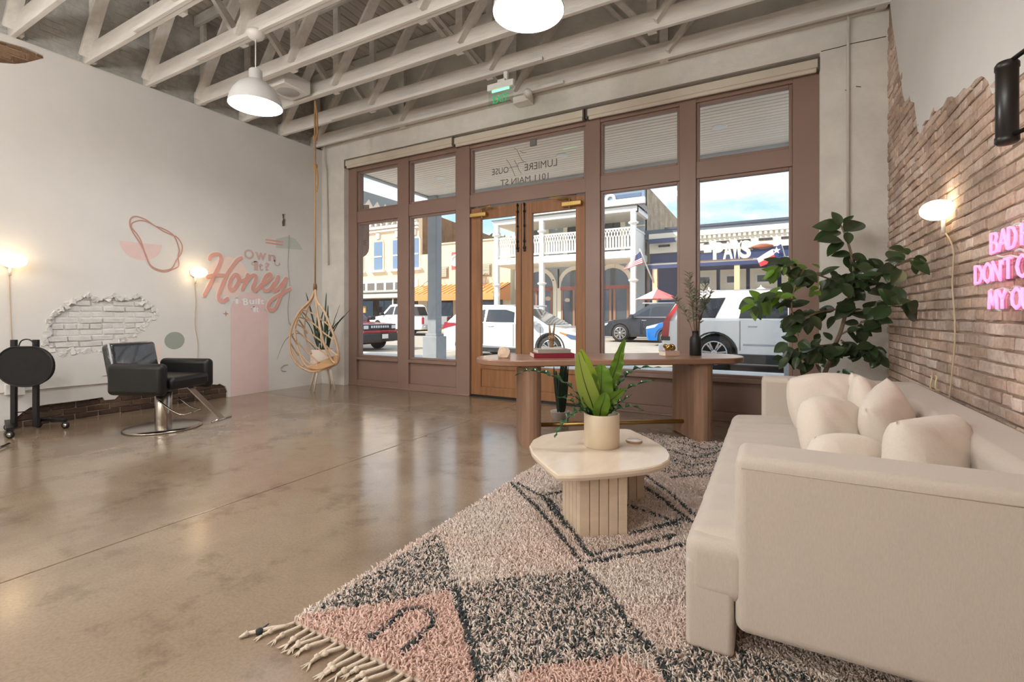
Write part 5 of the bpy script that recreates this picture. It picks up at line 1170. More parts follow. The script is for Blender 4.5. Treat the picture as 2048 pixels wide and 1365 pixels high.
# fern in a pot on the coffee table
pp = onz(1195, 898, zt_); fr_ = .107
fern = thing('fern_pot', 'bird-nest fern in a cream cylinder pot on the coffee table', 'potted plant', (pp.x, pp.y + fr_ * .75, zt_))
MB().lathe([(0, 0), (fr_ - .004, 0), (fr_, .004), (fr_, .196), (fr_ - .003, .2), (fr_ - .008, .197), (fr_ - .010, .15), (0, .15)], 48, cap=False).build('pot', mat('cream ceramic', (212, 196, 170), .45, var=.03), fern)
MB().lathe([(0, .17), (fr_ - .01, .165)], 24, cap=False).build('soil', mat('potting soil', (60, 46, 36), .95, bump=1, bscale=80), fern)
def frond(path, w, name, m, parent, wav=.25, fold=.35, teeth=0, up=None):
    """long leaf along a 3D path, width w, wavy margin, folded along the midrib"""
    P = catmull(path, 7); n = len(P); vs = []; fs = []
    for i, p in enumerate(P):
        d = (P[min(i + 1, n - 1)] - P[max(i - 1, 0)]).normalized(); s = i / (n - 1)
        u0 = up or Vector((0, 0, 1)); side = d.cross(u0)
        if side.length < .2: side = d.cross(Vector((.3, -1, 0)))
        side.normalize(); nr = side.cross(d).normalized()
        ww = w * (math.sin(PI * min(1, s * .88 + .10)) ** .7) * (1 - .3 * s)
        if teeth: ww *= .62 + .38 * abs(math.sin(i * 1.57 + .4))
        for k in (-1, -.5, 0, .5, 1):
            wz = wav * ww * math.sin(i * 1.15 + (1.3 if k > 0 else 0)) * k * k
            vs.append(p + side * (k * ww) + nr * (abs(k) * ww * fold + wz))
    for i in range(n - 1):
        for k in range(4): a = i * 5 + k; fs.append((a, a + 1, a + 6, a + 5))
    o = MB().add(vs, fs, True).build(name, m, parent)
    MB().tube([p + Vector((0, 0, -.001)) for p in P[:-1]], [.0045 * (1 - .8 * i / n) for i in range(n - 1)], 5).build('midrib', M_rib, o)
    return o
M_rib = mat('dark midrib', (46, 50, 24), .5)
def leaf_mat(name, rgb, rough=.4, trans=.35, ov=.12):
    m = mat(name, rgb, rough, ov=ov); N = m.node_tree.nodes; L = m.node_tree.links; b = N['Principled BSDF']; o = N['Material Output']
    t = N.new('ShaderNodeBsdfTranslucent'); mx = N.new('ShaderNodeMixShader'); mx.inputs[0].default_value = trans
    src = b.inputs['Base Color'].links[0].from_socket; L.new(src, t.inputs['Color']); L.new(b.outputs[0], mx.inputs[1]); L.new(t.outputs[0], mx.inputs[2]); L.new(mx.outputs[0], o.inputs['Surface'])
    return m
M_fern_l = leaf_mat('bright fern green', (160, 184, 66)); M_fern_m = leaf_mat('mid fern green', (104, 140, 48)); M_fern_d = leaf_mat('glossy dark fern', (52, 92, 58), .2, .2)
d0 = (Vector((pp.x, pp.y + fr_ * .75, 0))); dep = d0.dot(_fw)
def fp(u, v, dd=0.0):       # a point at the pot's distance (plus dd) seen in direction u, v, in the pot's own frame
    k = ray(u, v); return _C + k * ((dep + dd)) - Vector(fern.location)
R8 = lambda x, y, dd=0.0: fp(1030 + x * .1759, 670 + y * .1759, dd)
face = -_fw + Vector((0, 0, .2))
for path, w, m, wav, teeth, up in (
    ([R8(925, 950), R8(880, 800), R8(810, 600, -.03), R8(755, 400, -.05), R8(720, 200, -.03)], .068, M_fern_l, .10, 0, face),
    ([R8(930, 950, .02), R8(900, 750, .04), R8(850, 500, .06), R8(800, 320, .08), R8(745, 165, .08)], .058, M_fern_l, .10, 0, face),
    ([R8(950, 950), R8(965, 750, .03), R8(980, 560, .05), R8(985, 420, .08), R8(985, 340, .12)], .085, M_fern_m, .12, 0, face),
    ([R8(965, 950, .04), R8(1050, 660, .07), R8(1110, 480, .08), R8(1165, 330, .08), R8(1195, 200, .08), R8(1250, 50, .06)], .048, M_fern_m, .45, 0, face),
    ([R8(960, 950, -.04), R8(975, 840, -.06), R8(1010, 740, -.07), R8(1030, 660, -.06)], .055, M_fern_m, .1, 0, face),
    ([R8(980, 950, -.02), R8(1050, 800, -.04), R8(1140, 700, -.04), R8(1250, 615, -.02)], .045, M_fern_m, .2, 1, face)):
    frond(path, w, 'frond', m, fern, wav, .15, teeth, up)
for path in ([R8(870, 900), R8(720, 680, -.02), R8(560, 540, -.03), R8(380, 450, -.02), R8(220, 410), R8(100, 415), R8(-10, 470)],
             [R8(880, 920), R8(780, 850, -.03), R8(690, 780, -.05), R8(590, 730, -.06), R8(470, 705, -.06)],
             [R8(850, 900), R8(760, 860, -.05), R8(660, 900, -.08), R8(560, 990, -.10), R8(490, 1090, -.11), R8(450, 1175, -.12)],
             [R8(860, 890, .05), R8(770, 800, .07), R8(680, 700, .08), R8(560, 690, .08)],
             [R8(990, 920), R8(1120, 650, .06), R8(1220, 510, .07), R8(1340, 400, .08), R8(1480, 370, .08), R8(1670, 370, .08)],
             [R8(1000, 900), R8(1110, 740, .02), R8(1250, 630, .03), R8(1400, 560, .03), R8(1600, 510, .03)],
             [R8(1010, 920), R8(1080, 850, -.03), R8(1150, 790, -.04), R8(1240, 735, -.04), R8(1330, 680, -.04)],
             [R8(1010, 930), R8(1120, 860, -.05), R8(1220, 825, -.06), R8(1350, 815, -.06), R8(1465, 870, -.07)]):
    frond(path, .028, 'frond', M_fern_d, fern, .7, .3, 1)
q = onz(1268, 885, zt_)
cst = thing('agate_coaster', 'round white agate coaster on the coffee table', 'coaster', (q.x, q.y, zt_)); MB().lathe([(0, 0), (.047, 0), (.05, .004), (.05, .010), (.047, .014), (0, .014)], 28).build('disc', mat('white agate', (226, 218, 208), .2, var=.1, scale=20), cst)
MB().lathe([(.0465, .0), (.0512, .004), (.0512, .010), (.0465, .0145)], 28, cap=False).build('rim', mat('agate rim', (166, 128, 96), .4), cst)

# ---- console table
M_walnut = mat('walnut', (148, 112, 90), .28, var=.22, scale=2.4, stretch=(.35, 5, 1), bump=.06, bscale=40); M_walnutv = mat('walnut upright', (146, 114, 92), .4, var=.24, scale=2.6, stretch=(5, 5, .35), bump=.06, bscale=40)
KA = math.radians(35); KC = Vector((-1.33, 4.40, 0)); ka = Vector((math.cos(KA), math.sin(KA), 0)); kb = Vector((-ka.y, ka.x, 0)); KZ = .785
co_ = thing('console_table', 'long walnut console table with rounded ends by the windows', 'console table', KC, KA)
def pill(L, W, n=14):
    P = []
    for s, cx in ((1, L / 2 - W / 2), (-1, -L / 2 + W / 2)):
        for k in range(n + 1): a = -PI / 2 + PI * k / n; P.append((cx + s * W / 2 * math.cos(a), s * W / 2 * math.sin(a)))
    return P
P = pill(2.56, .70); n = len(P); mb = MB(); rg = [[(x * k, y * k2, z) for x, y in P] for k, k2, z in ((.985, .95, KZ - .055), (1, 1, KZ - .045), (1, 1, KZ - .008), (.996, .985, KZ))]
for a, b in zip(rg[:-1], rg[1:]): mb.add(a + b, [(i, (i + 1) % n, n + (i + 1) % n, n + i) for i in range(n)], True)
mb.add(rg[-1], [tuple(range(n))]); mb.add(rg[0], [tuple(reversed(range(n)))]); mb.build('top', M_walnut, co_)
for sx in (-.80, .80):
    Q = [(y, x) for x, y in pill(.60, .17, 8)]; MB().prism(Q, lambda a, b: (sx + a, b, .016 if sx > 0 else 0), lambda a, b: (sx + a, b, KZ - .05)).build('leg', M_walnutv, co_)
    MB().bbox((sx - .12, -.2, KZ - .075), (sx + .12, .2, KZ - .05), .004).build('fixing_plate', M_black, co_)
MB().tube([(-.8, 0, .15), (.8, 0, .15)], .021, 12).build('foot_rail', M_brass, co_)
def on_axis(u, off=0.0):
    """place on the table top: where the direction of column u meets the table's long axis shifted by off"""
    k = ray(u, HY); O = KC + kb * off; A = np.array([[k.x, -ka.x], [k.y, -ka.y]]); t, s = np.linalg.solve(A, np.array([O.x, O.y])); return Vector((k.x * t, k.y * t, KZ)), t
p, t_ = on_axis(1008, -.05); px = t_ / FPX
rk = thing('rock_crystal', 'pale rock crystal on the left end of the console', 'rock', p)
bm = bmesh.new(); bmesh.ops.create_icosphere(bm, subdivisions=2, radius=1); rr = random.Random(5)
for v in bm.verts: f = 1 + rr.uniform(-.16, .12); v.co = Vector((v.co.x * f * 14 * px, v.co.y * f * 12 * px, max(-.55, v.co.z * f) * 15 * px + 8.2 * px))
me = bpy.data.meshes.new('rock'); bm.to_mesh(me); bm.free(); me.materials.append(mat('rock crystal', (214, 190, 166), .6, var=.12, scale=30, bump=.5, bscale=60)); link('stone', me, rk)
p, t_ = on_axis(1103, -.02); px = t_ / FPX
def book(c, w, d, h, rz, cover, label):
    t = thing('book', label, 'book', c, rz, group='books on the console'); MB().bbox((-w / 2, -d / 2, 0), (w / 2, d / 2, .004), .0015).bbox((-w / 2, -d / 2, h - .004), (w / 2, d / 2, h), .0015).bbox((-w / 2, -d / 2, 0), (w / 2, -d / 2 + .004, h), .0015).build('cover', cover, t)
    MB().box((-w / 2 + .004, -d / 2 + .004, .004), (w / 2 - .006, d / 2 - .006, h - .004)).build('pages', mat('paper', (232, 224, 208), .8), t)
book(p, 80 * px, .26, .042, KA, mat('crimson cloth', (128, 22, 40), .6), 'thick crimson book lying at the bottom of the pile')
book(p + Vector((0, 0, .042)), 66 * px, .22, .034, KA + .06, mat('grey cloth', (150, 146, 136), .6), 'grey book in the middle of the pile')
book(p + Vector((0, 0, .076)), 40 * px, .16, .016, KA - .1, mat('pale cloth', (206, 200, 190), .6), 'thin pale book on top of the pile')
hd = thing('hand_sculpture', 'small brown hand sculpture with two raised fingers on the books', 'sculpture', p + Vector((0, 0, .092)), KA)
M_hand = mat('carved wood', (140, 112, 80), .55)
MB().lathe([(0, 0), (.022, .0), (.02, .03), (.026, .06), (.034, .085), (.032, .105), (.0, .115)], 16).build('palm', M_hand, hd)
for x0, x1, h in ((-.012, -.020, .215), (.012, .030, .22)): MB().tube([(x0, 0, .09), ((x0 + x1) / 2, 0, .15), (x1, 0, h)], [.011, .0095, .007], 10).build('finger', M_hand, hd)
for x in (-.02, .0, .02): MB().tube([(x, -.02, .095), (x, -.036, .085), (x, -.03, .065)], [.009, .009, .007], 8).build('folded_finger', M_hand, hd)
p, t_ = on_axis(1338, .02); px = t_ / FPX
book(p, 32 * px, .12, .045, KA + .15, mat('blush cloth', (206, 178, 160), .7), 'small blush box-like book near the right end of the console')
kn = thing('gold_knot', 'shiny gold knot ornament on the small blush book', 'ornament', p + Vector((0, 0, .047)))
gk = []
for k in range(60): a = 2 * PI * k / 60; gk.append((.030 * (math.sin(a) + 2 * math.sin(2 * a)) * .55, .030 * (math.cos(a) - 2 * math.cos(2 * a)) * .55, .032 + .018 * -math.sin(3 * a)))
MB().tube(gk + [gk[0]], .014, 10, caps=False).build('loop', mat('polished gold', (190, 150, 84), .18, metal=1), kn)
p, t_ = on_axis(1391, .0); px = t_ / FPX
vz = thing('black_vase', 'matte black bottle vase holding olive branches on the console', 'vase', p)
MB().lathe([(0, 0), (.052, 0), (.055, .004), (.055, .155), (.050, .175), (.034, .19), (.031, .20), (.031, .235), (.033, .238), (.026, .238), (.024, .2)], 32, cap=False).build('bottle', mat('matte black ceramic', (22, 22, 23), .5), vz)
ob_ = thing('olive_branches', 'grey green olive branches standing in the black vase', 'branches', p + Vector((0, 0, .20)))
M_olive = leaf_mat('olive leaf', (126, 128, 106), .5, .15); M_twig = mat('twig', (104, 78, 62), .8)
lm = MB().add([(0, 0, 0), (.011, .018, .002), (.008, .045, .004), (0, .062, .0), (-.008, .045, .004), (-.011, .018, .002)], [(0, 1, 2, 3), (0, 3, 4, 5)]).mesh('leaf', [M_olive])
rr = random.Random(3)
for k, (dx, dz) in enumerate(((-.10, .50), (-.02, .60), (.07, .50), (.19, .42), (-.17, .36), (.03, .42), (.12, .34))):
    dy = rr.uniform(-.1, .1); tip = ka * dx + kb * dy + Vector((0, 0, dz)); P = catmull([Vector((0, 0, -.10)), tip * .35 + Vector((0, 0, .02)), tip * .75, tip], 7)
    st = MB().tube(P, [.0032 * (1 - .6 * i / len(P)) for i in range(len(P))], 5).build('stem', M_twig, ob_)
    for i in range(6, len(P), 1):
        for s in (-1, 1):
            o = link('leaf', lm, st, P[i]); o.rotation_euler = (rr.uniform(.3, 1.1), rr.uniform(-.6, .6), KA + s * rr.uniform(.9, 1.7) + (PI if s > 0 else 0) * 0 + rr.uniform(-.4, .4))
# ---- snake plant standing behind the console
q = onz(1112, 850); sn = thing('snake_plant', 'dark snake plant in a pale pot on the floor behind the console', 'potted plant', (q.x, q.y + .12, 0))
MB().lathe([(0, 0), (.085, 0), (.105, .12), (.11, .125), (.10, .13), (.09, .12), (0, .11)], 28, cap=False).build('pot', mat('pale grey pot', (206, 198, 190), .6), sn)
M_snake = leaf_mat('dark snake plant leaf', (38, 58, 44), .35, .1)
for k in range(13):
    a = rr.uniform(0, 2 * PI); r0 = rr.uniform(.01, .06); h = rr.uniform(.35, .66); b = Vector((math.cos(a) * r0, math.sin(a) * r0, .11)); tip = b + Vector((math.cos(a) * .06, math.sin(a) * .06, h))
    frond([b, b.lerp(tip, .4) + Vector((0, 0, .02)), b.lerp(tip, .75), tip], .030, 'leaf', M_snake, sn, .05, .2, 0, Vector((math.cos(a), math.sin(a), .05)))
# ================================================================= rug
M_jute = mat('rug backing', (190, 172, 156), .95)
RX0, RX1, RY0, RY1 = -1.585, .62, 1.17, 4.62
rug = thing('shag_rug', 'pink, cream and charcoal shag rug with knotted fringe', 'rug', (-.45, 2.9, 0)); RO = Vector(rug.location)
wb(MB().bbox((RX0, RY0, .001), (RX1, RY1, .014), .005), 'backing', M_jute, rug)
FZ = lambda pts: [(onz(u, v, .025).x, onz(u, v, .025).y) for u, v in pts]
R2 = lambda x, y: (440 + x * .5176, 900 + y * .5176)
pink = [FZ([(575, 1255), R2(330, 640), R2(880, 540), R2(930, 650), R2(1000, 905), (960, 1400), (820, 1400)]), FZ([R2(1180, 850), R2(1560, 800), R2(1740, 905), (1400, 1420), (1000, 1420)])]
speck = [FZ([R2(360, 620), R2(480, 545), R2(840, 325), R2(870, 380), R2(905, 520), R2(880, 545), R2(600, 600)]), FZ([R2(905, 525), R2(1150, 490), R2(1390, 470), R2(1520, 600), R2(1600, 700), R2(1670, 790), R2(1560, 800), R2(1180, 850), R2(1000, 890), R2(930, 650)]), FZ([R2(1680, 790), R2(1810, 770), (1480, 1300), (2048, 1500), (1500, 1500), R2(1730, 890)])]
C1p = lambda x, y: (900 + x * .3517, 640 + y * .3517)
lines = [FZ([R2(1125, 130), R2(1240, 240), R2(1330, 350), R2(1400, 440), R2(1560, 410), R2(1700, 390), R2(1850, 350)]), FZ([R2(1150, 130), R2(1280, 200), R2(1350, 300), R2(1430, 410), R2(1560, 380), R2(1760, 330)]),
         FZ([R2(1240, 180), R2(1340, 160)]), FZ([R2(1240, 175), R2(1290, 240), R2(1340, 300)]), FZ([R2(905, 525), R2(935, 640), R2(980, 780), R2(1005, 900)]), FZ([R2(1395, 460), R2(1500, 560), R2(1600, 700), R2(1690, 800), R2(1740, 900)]),
         FZ([R2(580, 730), R2(640, 690), R2(690, 640), R2(710, 618), R2(800, 612), R2(818, 640), R2(822, 685)]), FZ([R2(790, 700), R2(760, 740), R2(715, 775)]),
         FZ([C1p(1115, 890), C1p(1250, 985), C1p(1390, 1115)]), FZ([C1p(1110, 955), C1p(1230, 1040), C1p(1370, 1150)]), FZ([C1p(1260, 900), C1p(1400, 885), C1p(1545, 868)]), FZ([C1p(1020, 1060), C1p(1200, 1120), C1p(1300, 1160), C1p(1000, 1220)]),
         FZ([C1p(1230, 790), C1p(1380, 830), C1p(1560, 800)]), FZ([C1p(1240, 740), C1p(1400, 790), C1p(1560, 740)]), FZ([C1p(1100, 1200), C1p(1280, 1150), C1p(1350, 1130)]), FZ([C1p(1300, 700), C1p(1450, 740), C1p(1580, 720)])]
def build_pile():
    N = 140000
    x = rng.uniform(RX0 + .004, RX1, N); y = rng.uniform(RY0 + .004, RY1, N)
    keep = ~((x > -.05) & (y > 2.1)) | (rng.uniform(size=N) < .12)
    for P4 in ((L1, L2, L3), (N1, N2, N3)):        # no pile under the table and sofa feet
        o = P4[1]; e1 = P4[0] - o; e2 = P4[2] - o; det = e1.x * e2.y - e1.y * e2.x; px_, py_ = x - o.x, y - o.y
        s_, t_ = (px_ * e2.y - py_ * e2.x) / det, (e1.x * py_ - e1.y * px_) / det; keep &= ~((s_ > -.06) & (s_ < 1.06) & (t_ > -.04) & (t_ < 1.04))
    la, lb = (x - KC.x) * ka.x + (y - KC.y) * ka.y, (x - KC.x) * kb.x + (y - KC.y) * kb.y; keep &= ~((abs(la - .8) < .10) & (abs(lb) < .31))
    keep &= ~((x > -.27) & (x < -.10) & (y > 1.73) & (y < 1.95))
    x, y = x[keep], y[keep]; N = len(x)
    def inpoly(P):
        c = np.zeros(N, bool); n = len(P)
        for i in range(n):
            x1, y1 = P[i]; x2, y2 = P[i - 1]
            if y1 == y2: continue
            k = ((y1 > y) != (y2 > y)) & (x < (x2 - x1) * (y - y1) / (y2 - y1) + x1); c ^= k
        return c
    def dist(P):
        d = np.full(N, 9.0)
        for (ax, ay), (bx, by) in zip(P[:-1], P[1:]):
            l2 = (bx - ax) ** 2 + (by - ay) ** 2 + 1e-9; t = np.clip(((x - ax) * (bx - ax) + (y - ay) * (by - ay)) / l2, 0, 1)
            d = np.minimum(d, np.hypot(x - ax - t * (bx - ax), y - ay - t * (by - ay)))
        return d
    cream, pk, dpk, dark = [np.array(lin(c)) for c in ((232, 219, 208), (233, 207, 196), (232, 199, 186), (70, 78, 80))]
    r = rng.uniform(size=N); blot = .5 + .5 * np.sin(x * 7 + 1.3 * np.sin(y * 5)) * np.sin(y * 6.1 + x * 2)
    col = cream[None] * (1 - (blot * .7)[:, None]) + pk[None] * (blot * .7)[:, None]
    m = np.zeros(N, bool)
    for P in pink: m |= inpoly(P)
    col[m] = dpk
    m = np.zeros(N, bool)
    for P in speck: m |= inpoly(P)
    far = (y > 3.55) & (r < .22); col[far] = dark
    col[m] = cream; col[m & (r < .40)] = dark; col[m & (r > .40) & (r < .55)] = pk
    m = np.zeros(N, bool)
    for P in lines: m |= dist(P) < .0125
    col[m & (r < .85)] = dark
    col *= rng.uniform(.86, 1.1, (N, 1))
    ang = rng.uniform(0, 2 * np.pi, N); ln = rng.uniform(.010, .020, N); w = rng.uniform(.0024, .0039, N); h = rng.uniform(.015, .025, N)
    ca, sa = np.cos(ang), np.sin(ang); z0 = .012
    # each tuft: a bent three-sided strand
    V = np.zeros((N, 7, 3))
    for k in range(3):
        th = 2 * np.pi * k / 3; ox, oy = np.cos(th), np.sin(th)
        V[:, k] = np.stack([x + w * ox, y + w * oy, np.full(N, z0)], 1)
        V[:, 3 + k] = np.stack([x + ca * ln * .35 + w * 1.15 * ox, y + sa * ln * .35 + w * 1.15 * oy, z0 + h * .75], 1)
    V[:, 6] = np.stack([x + ca * ln, y + sa * ln, z0 + h], 1)
    V -= np.array([RO.x, RO.y, 0])
    F = []
    for k in range(3):
        k2 = (k + 1) % 3; F += [(k, k2, 3 + k2), (k, 3 + k2, 3 + k), (3 + k, 3 + k2, 6)]
    F = np.array(F); base = (np.arange(N) * 7)[:, None, None]; faces = (F[None] + base).reshape(-1, 3)
    me = bpy.data.meshes.new('pile'); nv, nf = N * 7, len(faces)
    me.vertices.add(nv); me.vertices.foreach_set('co', V.reshape(-1)); me.loops.add(nf * 3); me.loops.foreach_set('vertex_index', faces.reshape(-1).astype(np.int32))
    me.polygons.add(nf); me.polygons.foreach_set('loop_start', (np.arange(nf) * 3).astype(np.int32)); me.polygons.foreach_set('loop_total', np.full(nf, 3, np.int32)); me.polygons.foreach_set('use_smooth', np.ones(nf, bool))
    me.update(); a = me.color_attributes.new('tuft', 'FLOAT_COLOR', 'POINT'); cc = np.ones((N, 7, 4)); cc[:, :, :3] = col[:, None]; a.data.foreach_set('color', cc.reshape(-1))
    me.materials.append(mat('wool pile', (255, 255, 255), .95, attr='tuft')); link('pile', me, rug, kind='stuff')
build_pile()
M_fringe = mat('cream wool cord', (222, 208, 190), .95, bump=.4, bscale=200)
for y0, s, cnt in ((RY0, -1, 58), (RY1, 1, 58)):
    for k in range(cnt):
        x = RX0 + .01 + (RX1 - RX0) * k / cnt; l = random.uniform(.07, .12); dx = random.uniform(-.035, .035) - (.03 if s < 0 else 0); r = random.uniform(.0055, .008)
        P = catmull([(x, y0, .012), (x + dx * .3, y0 + s * l * .35, .013), (x + dx * .6, y0 + s * l * .65, .015), (x + dx, y0 + s * l, .008)], 3)
        mb = MB().tube(P, [r] * len(P), 6); e = P[-1]
        mb.lathe([(0, -.011), (r * 1.7, -.004), (r * 1.7, .004), (0, .011)], 7, Matrix.Translation((P[-3].x, P[-3].y, .013)))
        for q in range(4): mb.tube([e, e + Vector((random.uniform(-.02, .02), s * random.uniform(.018, .035), -.003))], [r * .6, .001], 5)
        wb(mb, 'tassel', M_fringe, rug)
e = onz(578, 1252, .012); f = onz(495, 1268, .01); g_ = onz(478, 1276, .008)
wb(MB().tube([e, e.lerp(f, .5) + Vector((0, .01, 0)), f], .007, 6).tube([f, g_], [.012, .003], 6), 'corner_tassel', M_fringe, rug)
wb(MB().lathe([(0, -.012), (.013, -.006), (.013, .006), (0, .012)], 8, Matrix.Translation(e.lerp(f, .72))).tube([e.lerp(f, .72), e.lerp(f, .72) + Vector((.005, .035, .01))], [.006, .002], 6), 'corner_knot', mat('charcoal wool', (58, 62, 66), .95), rug)

# ================================================================= ficus in the corner
fx0, fy0 = .30, 4.95
fi = thing('ficus', 'tall ficus with dark glossy leaves in a woven basket', 'potted plant', (fx0, fy0, 0)); FI = Vector(fi.location); fdep = FI.dot(_fw)
def fq(x, y, dd=0.0):     # crop coordinates of the plant -> place at the trunk's distance plus dd
    k = ray(1480 + x * .271, 410 + y * .271); return _C + k * (fdep + dd) - FI
M_bark = mat('pale ficus bark', (142, 122, 102), .85, var=.15, scale=20)
MB().lathe([(0, 0), (.15, 0), (.19, .12), (.21, .30), (.205, .42), (.195, .425), (.19, .36), (0, .34)], 28, cap=False).build('basket', mat('woven basket', (186, 166, 138), .9, var=.2, scale=40, bump=1, bscale=60), fi)
for k in range(9): MB().lathe([(.155 + .05 * min(1, k / 5) - .004, .02 + k * .046), (.168 + .052 * min(1, k / 5), .034 + k * .046), (.155 + .05 * min(1, k / 5) - .004, .048 + k * .046)], 28, cap=False).build('weave_band', mat('woven band', (200, 182, 156), .9), fi)
for s in (-1, 1): MB().tube(catmull([(s * .2, -.06, .38), (s * .23, -.03, .47), (s * .23, .03, .47), (s * .2, .06, .38)], 6), .012, 8).build('basket_handle', mat('woven band', (200, 182, 156), .9), fi)
trunk = [Vector((0, 0, .3)), fq(650, 1180), fq(700, 1040), fq(745, 930), fq(790, 760), fq(820, 600), fq(835, 480), fq(815, 340), fq(775, 220), fq(745, 155)]
MB().tube(catmull(trunk, 5), [.020 - .013 * i / 46 for i in range(46)], 8).build('trunk', M_bark, fi)
branches = [[fq(860, 570), fq(935, 555, -.15), fq(1060, 500, -.5), fq(1170, 440, -.8), fq(1260, 390, -1.0)], [fq(790, 760), fq(600, 790, -.12), fq(480, 830, -.22), fq(370, 850, -.3)], [fq(820, 600), fq(640, 540, -.1), fq(470, 480, -.2), fq(330, 440, -.3), fq(250, 480, -.35)],
            [fq(720, 1030), fq(600, 1040, -.08), fq(480, 1060, -.15), fq(400, 1120, -.2), fq(330, 1160, -.22)], [fq(780, 800), fq(950, 770, -.2), fq(1100, 745, -.7), fq(1200, 740, -.9)], [fq(740, 960), fq(850, 900, -.05), fq(960, 840, -.08), fq(1060, 885, -.1)],
            [fq(470, 480, -.2), fq(400, 620, -.28), fq(380, 760, -.3), fq(420, 900, -.28), fq(440, 1100, -.25)], [fq(745, 1000), fq(850, 1060, -.1), fq(950, 1050, -.12), fq(1020, 1120, -.12)], [fq(380, 700, -.3), fq(280, 680, -.4), fq(160, 690, -.5), fq(110, 720, -.52)], [fq(830, 520), fq(950, 480, -.1), fq(1060, 470, -.12)]]
for b in branches: P = catmull(b, 5); MB().tube(P, [.009 * (1 - .65 * i / len(P)) for i in range(len(P))], 6).build('branch', M_bark, fi)
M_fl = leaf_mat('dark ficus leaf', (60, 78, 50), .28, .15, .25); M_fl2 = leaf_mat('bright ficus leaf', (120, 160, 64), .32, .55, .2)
def leaf_mesh(m, wr, curl):
    vs = []; fs = []; n = 9
    for i in range(n):
        s = i / (n - 1); w = wr * (math.sin(PI * s ** .85) ** .8 if 0 < s < 1 else .02)
        for k in (-1, -.5, 0, .5, 1): vs.append((k * w, s, -curl * s * s + abs(k) * w * .30))
    for i in range(n - 1):
        for k in range(4): a = i * 5 + k; fs.append((a, a + 1, a + 6, a + 5))
    return MB().add(vs, fs, True).mesh('leaf', [m])
LM = [leaf_mesh(M_fl, .30, .15), leaf_mesh(M_fl, .26, .3), leaf_mesh(M_fl, .34, .05)]; LM2 = [leaf_mesh(M_fl2, .22, .2), leaf_mesh(M_fl2, .26, .1)]
rl = random.Random(21)
def put_leaf(base, tip, bright=False, roll=None):
    d = tip - base; L = d.length
    if L < .02: return
    if max(base.x, tip.x) + FI.x > .93 or max(base.y, tip.y) + FI.y > 5.52: return
    y = d.normalized(); nrm = Vector((rl.uniform(-.6, .6), -1 + rl.uniform(-.4, .4), .6 + rl.uniform(-.5, .5))); z = (nrm - y * nrm.dot(y)).normalized(); x = y.cross(z)
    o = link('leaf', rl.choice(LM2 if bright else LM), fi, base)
    R = Matrix(((x.x, y.x, z.x), (x.y, y.y, z.y), (x.z, y.z, z.z))); o.rotation_euler = R.to_euler(); o.scale = (L, L, L)
# the leaves one can trace: base and tip in crop coordinates
for a, b, br in (((745, 150), (690, 40), 0), ((750, 150), (565, 148), 0), ((765, 140), (838, 75), 0), ((770, 200), (925, 108), 0), ((745, 200), (550, 240), 0), ((755, 265), (570, 265), 0), ((760, 270), (640, 365), 0), ((790, 200), (805, 290), 0),
                 ((1220, 350), (1145, 300), 0), ((1240, 370), (1215, 300), 0), ((1280, 400), (1385, 410), 0), ((1280, 420), (1310, 515), 0), ((1200, 480), (1120, 590), 0), ((1190, 745), (1340, 845), 0), ((1230, 730), (1335, 780), 0), ((1200, 740), (1260, 700), 0),
                 ((1010, 720), (1115, 830), 0), ((830, 700), (720, 830), 0), ((760, 540), (590, 700), 0), ((520, 830), (490, 960), 0), ((590, 950), (545, 1005), 0), ((700, 820), (640, 900), 0), ((660, 1060), (580, 1125), 0), ((350, 1020), (250, 1090), 0), ((360, 1130), (275, 1210), 0),
                 ((530, 1160), (450, 1245), 0), ((420, 1120), (400, 1200), 0), ((700, 1100), (710, 1185), 0), ((950, 1090), (1045, 1170), 0), ((940, 1040), (1030, 1080), 0), ((900, 930), (870, 1020), 0), ((910, 930), (980, 970), 0), ((910, 890), (970, 880), 0), ((840, 790), (910, 770), 0), ((890, 820), (985, 840), 0),
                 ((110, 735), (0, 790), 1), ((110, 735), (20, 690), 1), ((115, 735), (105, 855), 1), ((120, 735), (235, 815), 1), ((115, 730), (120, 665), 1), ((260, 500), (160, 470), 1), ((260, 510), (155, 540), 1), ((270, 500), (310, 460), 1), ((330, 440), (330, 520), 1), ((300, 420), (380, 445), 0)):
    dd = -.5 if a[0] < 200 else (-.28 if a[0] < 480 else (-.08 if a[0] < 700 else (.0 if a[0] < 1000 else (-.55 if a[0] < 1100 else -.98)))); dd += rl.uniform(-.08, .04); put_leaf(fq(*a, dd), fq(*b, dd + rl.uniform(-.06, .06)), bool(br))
# the rest of the crown along the branches
for b in branches + [trunk[4:8]]:
    P = catmull(b, 8)
    for i in range(4, len(P), 3):
        for k in range(2):
            base = P[i]; L = rl.uniform(.10, .17); d = Vector((rl.uniform(-1, 1), rl.uniform(-1, .6), rl.uniform(-.9, .6))).normalized()
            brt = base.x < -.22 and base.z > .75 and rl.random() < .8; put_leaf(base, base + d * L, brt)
for k in range(70):
    x, y = rl.choice([(rl.uniform(280, 600), rl.uniform(400, 720)), (rl.uniform(600, 900), rl.uniform(360, 620)), (rl.uniform(880, 1150), rl.uniform(420, 640)), (rl.uniform(560, 980), rl.uniform(980, 1230))]); base = fq(x, y, rl.uniform(-.25, .1)); d = Vector((rl.uniform(-1, 1), rl.uniform(-1, .5), rl.uniform(-1, .5))).normalized(); put_leaf(base, base + d * rl.uniform(.10, .16), x < 600 and y < 800 and rl.random() < .85)

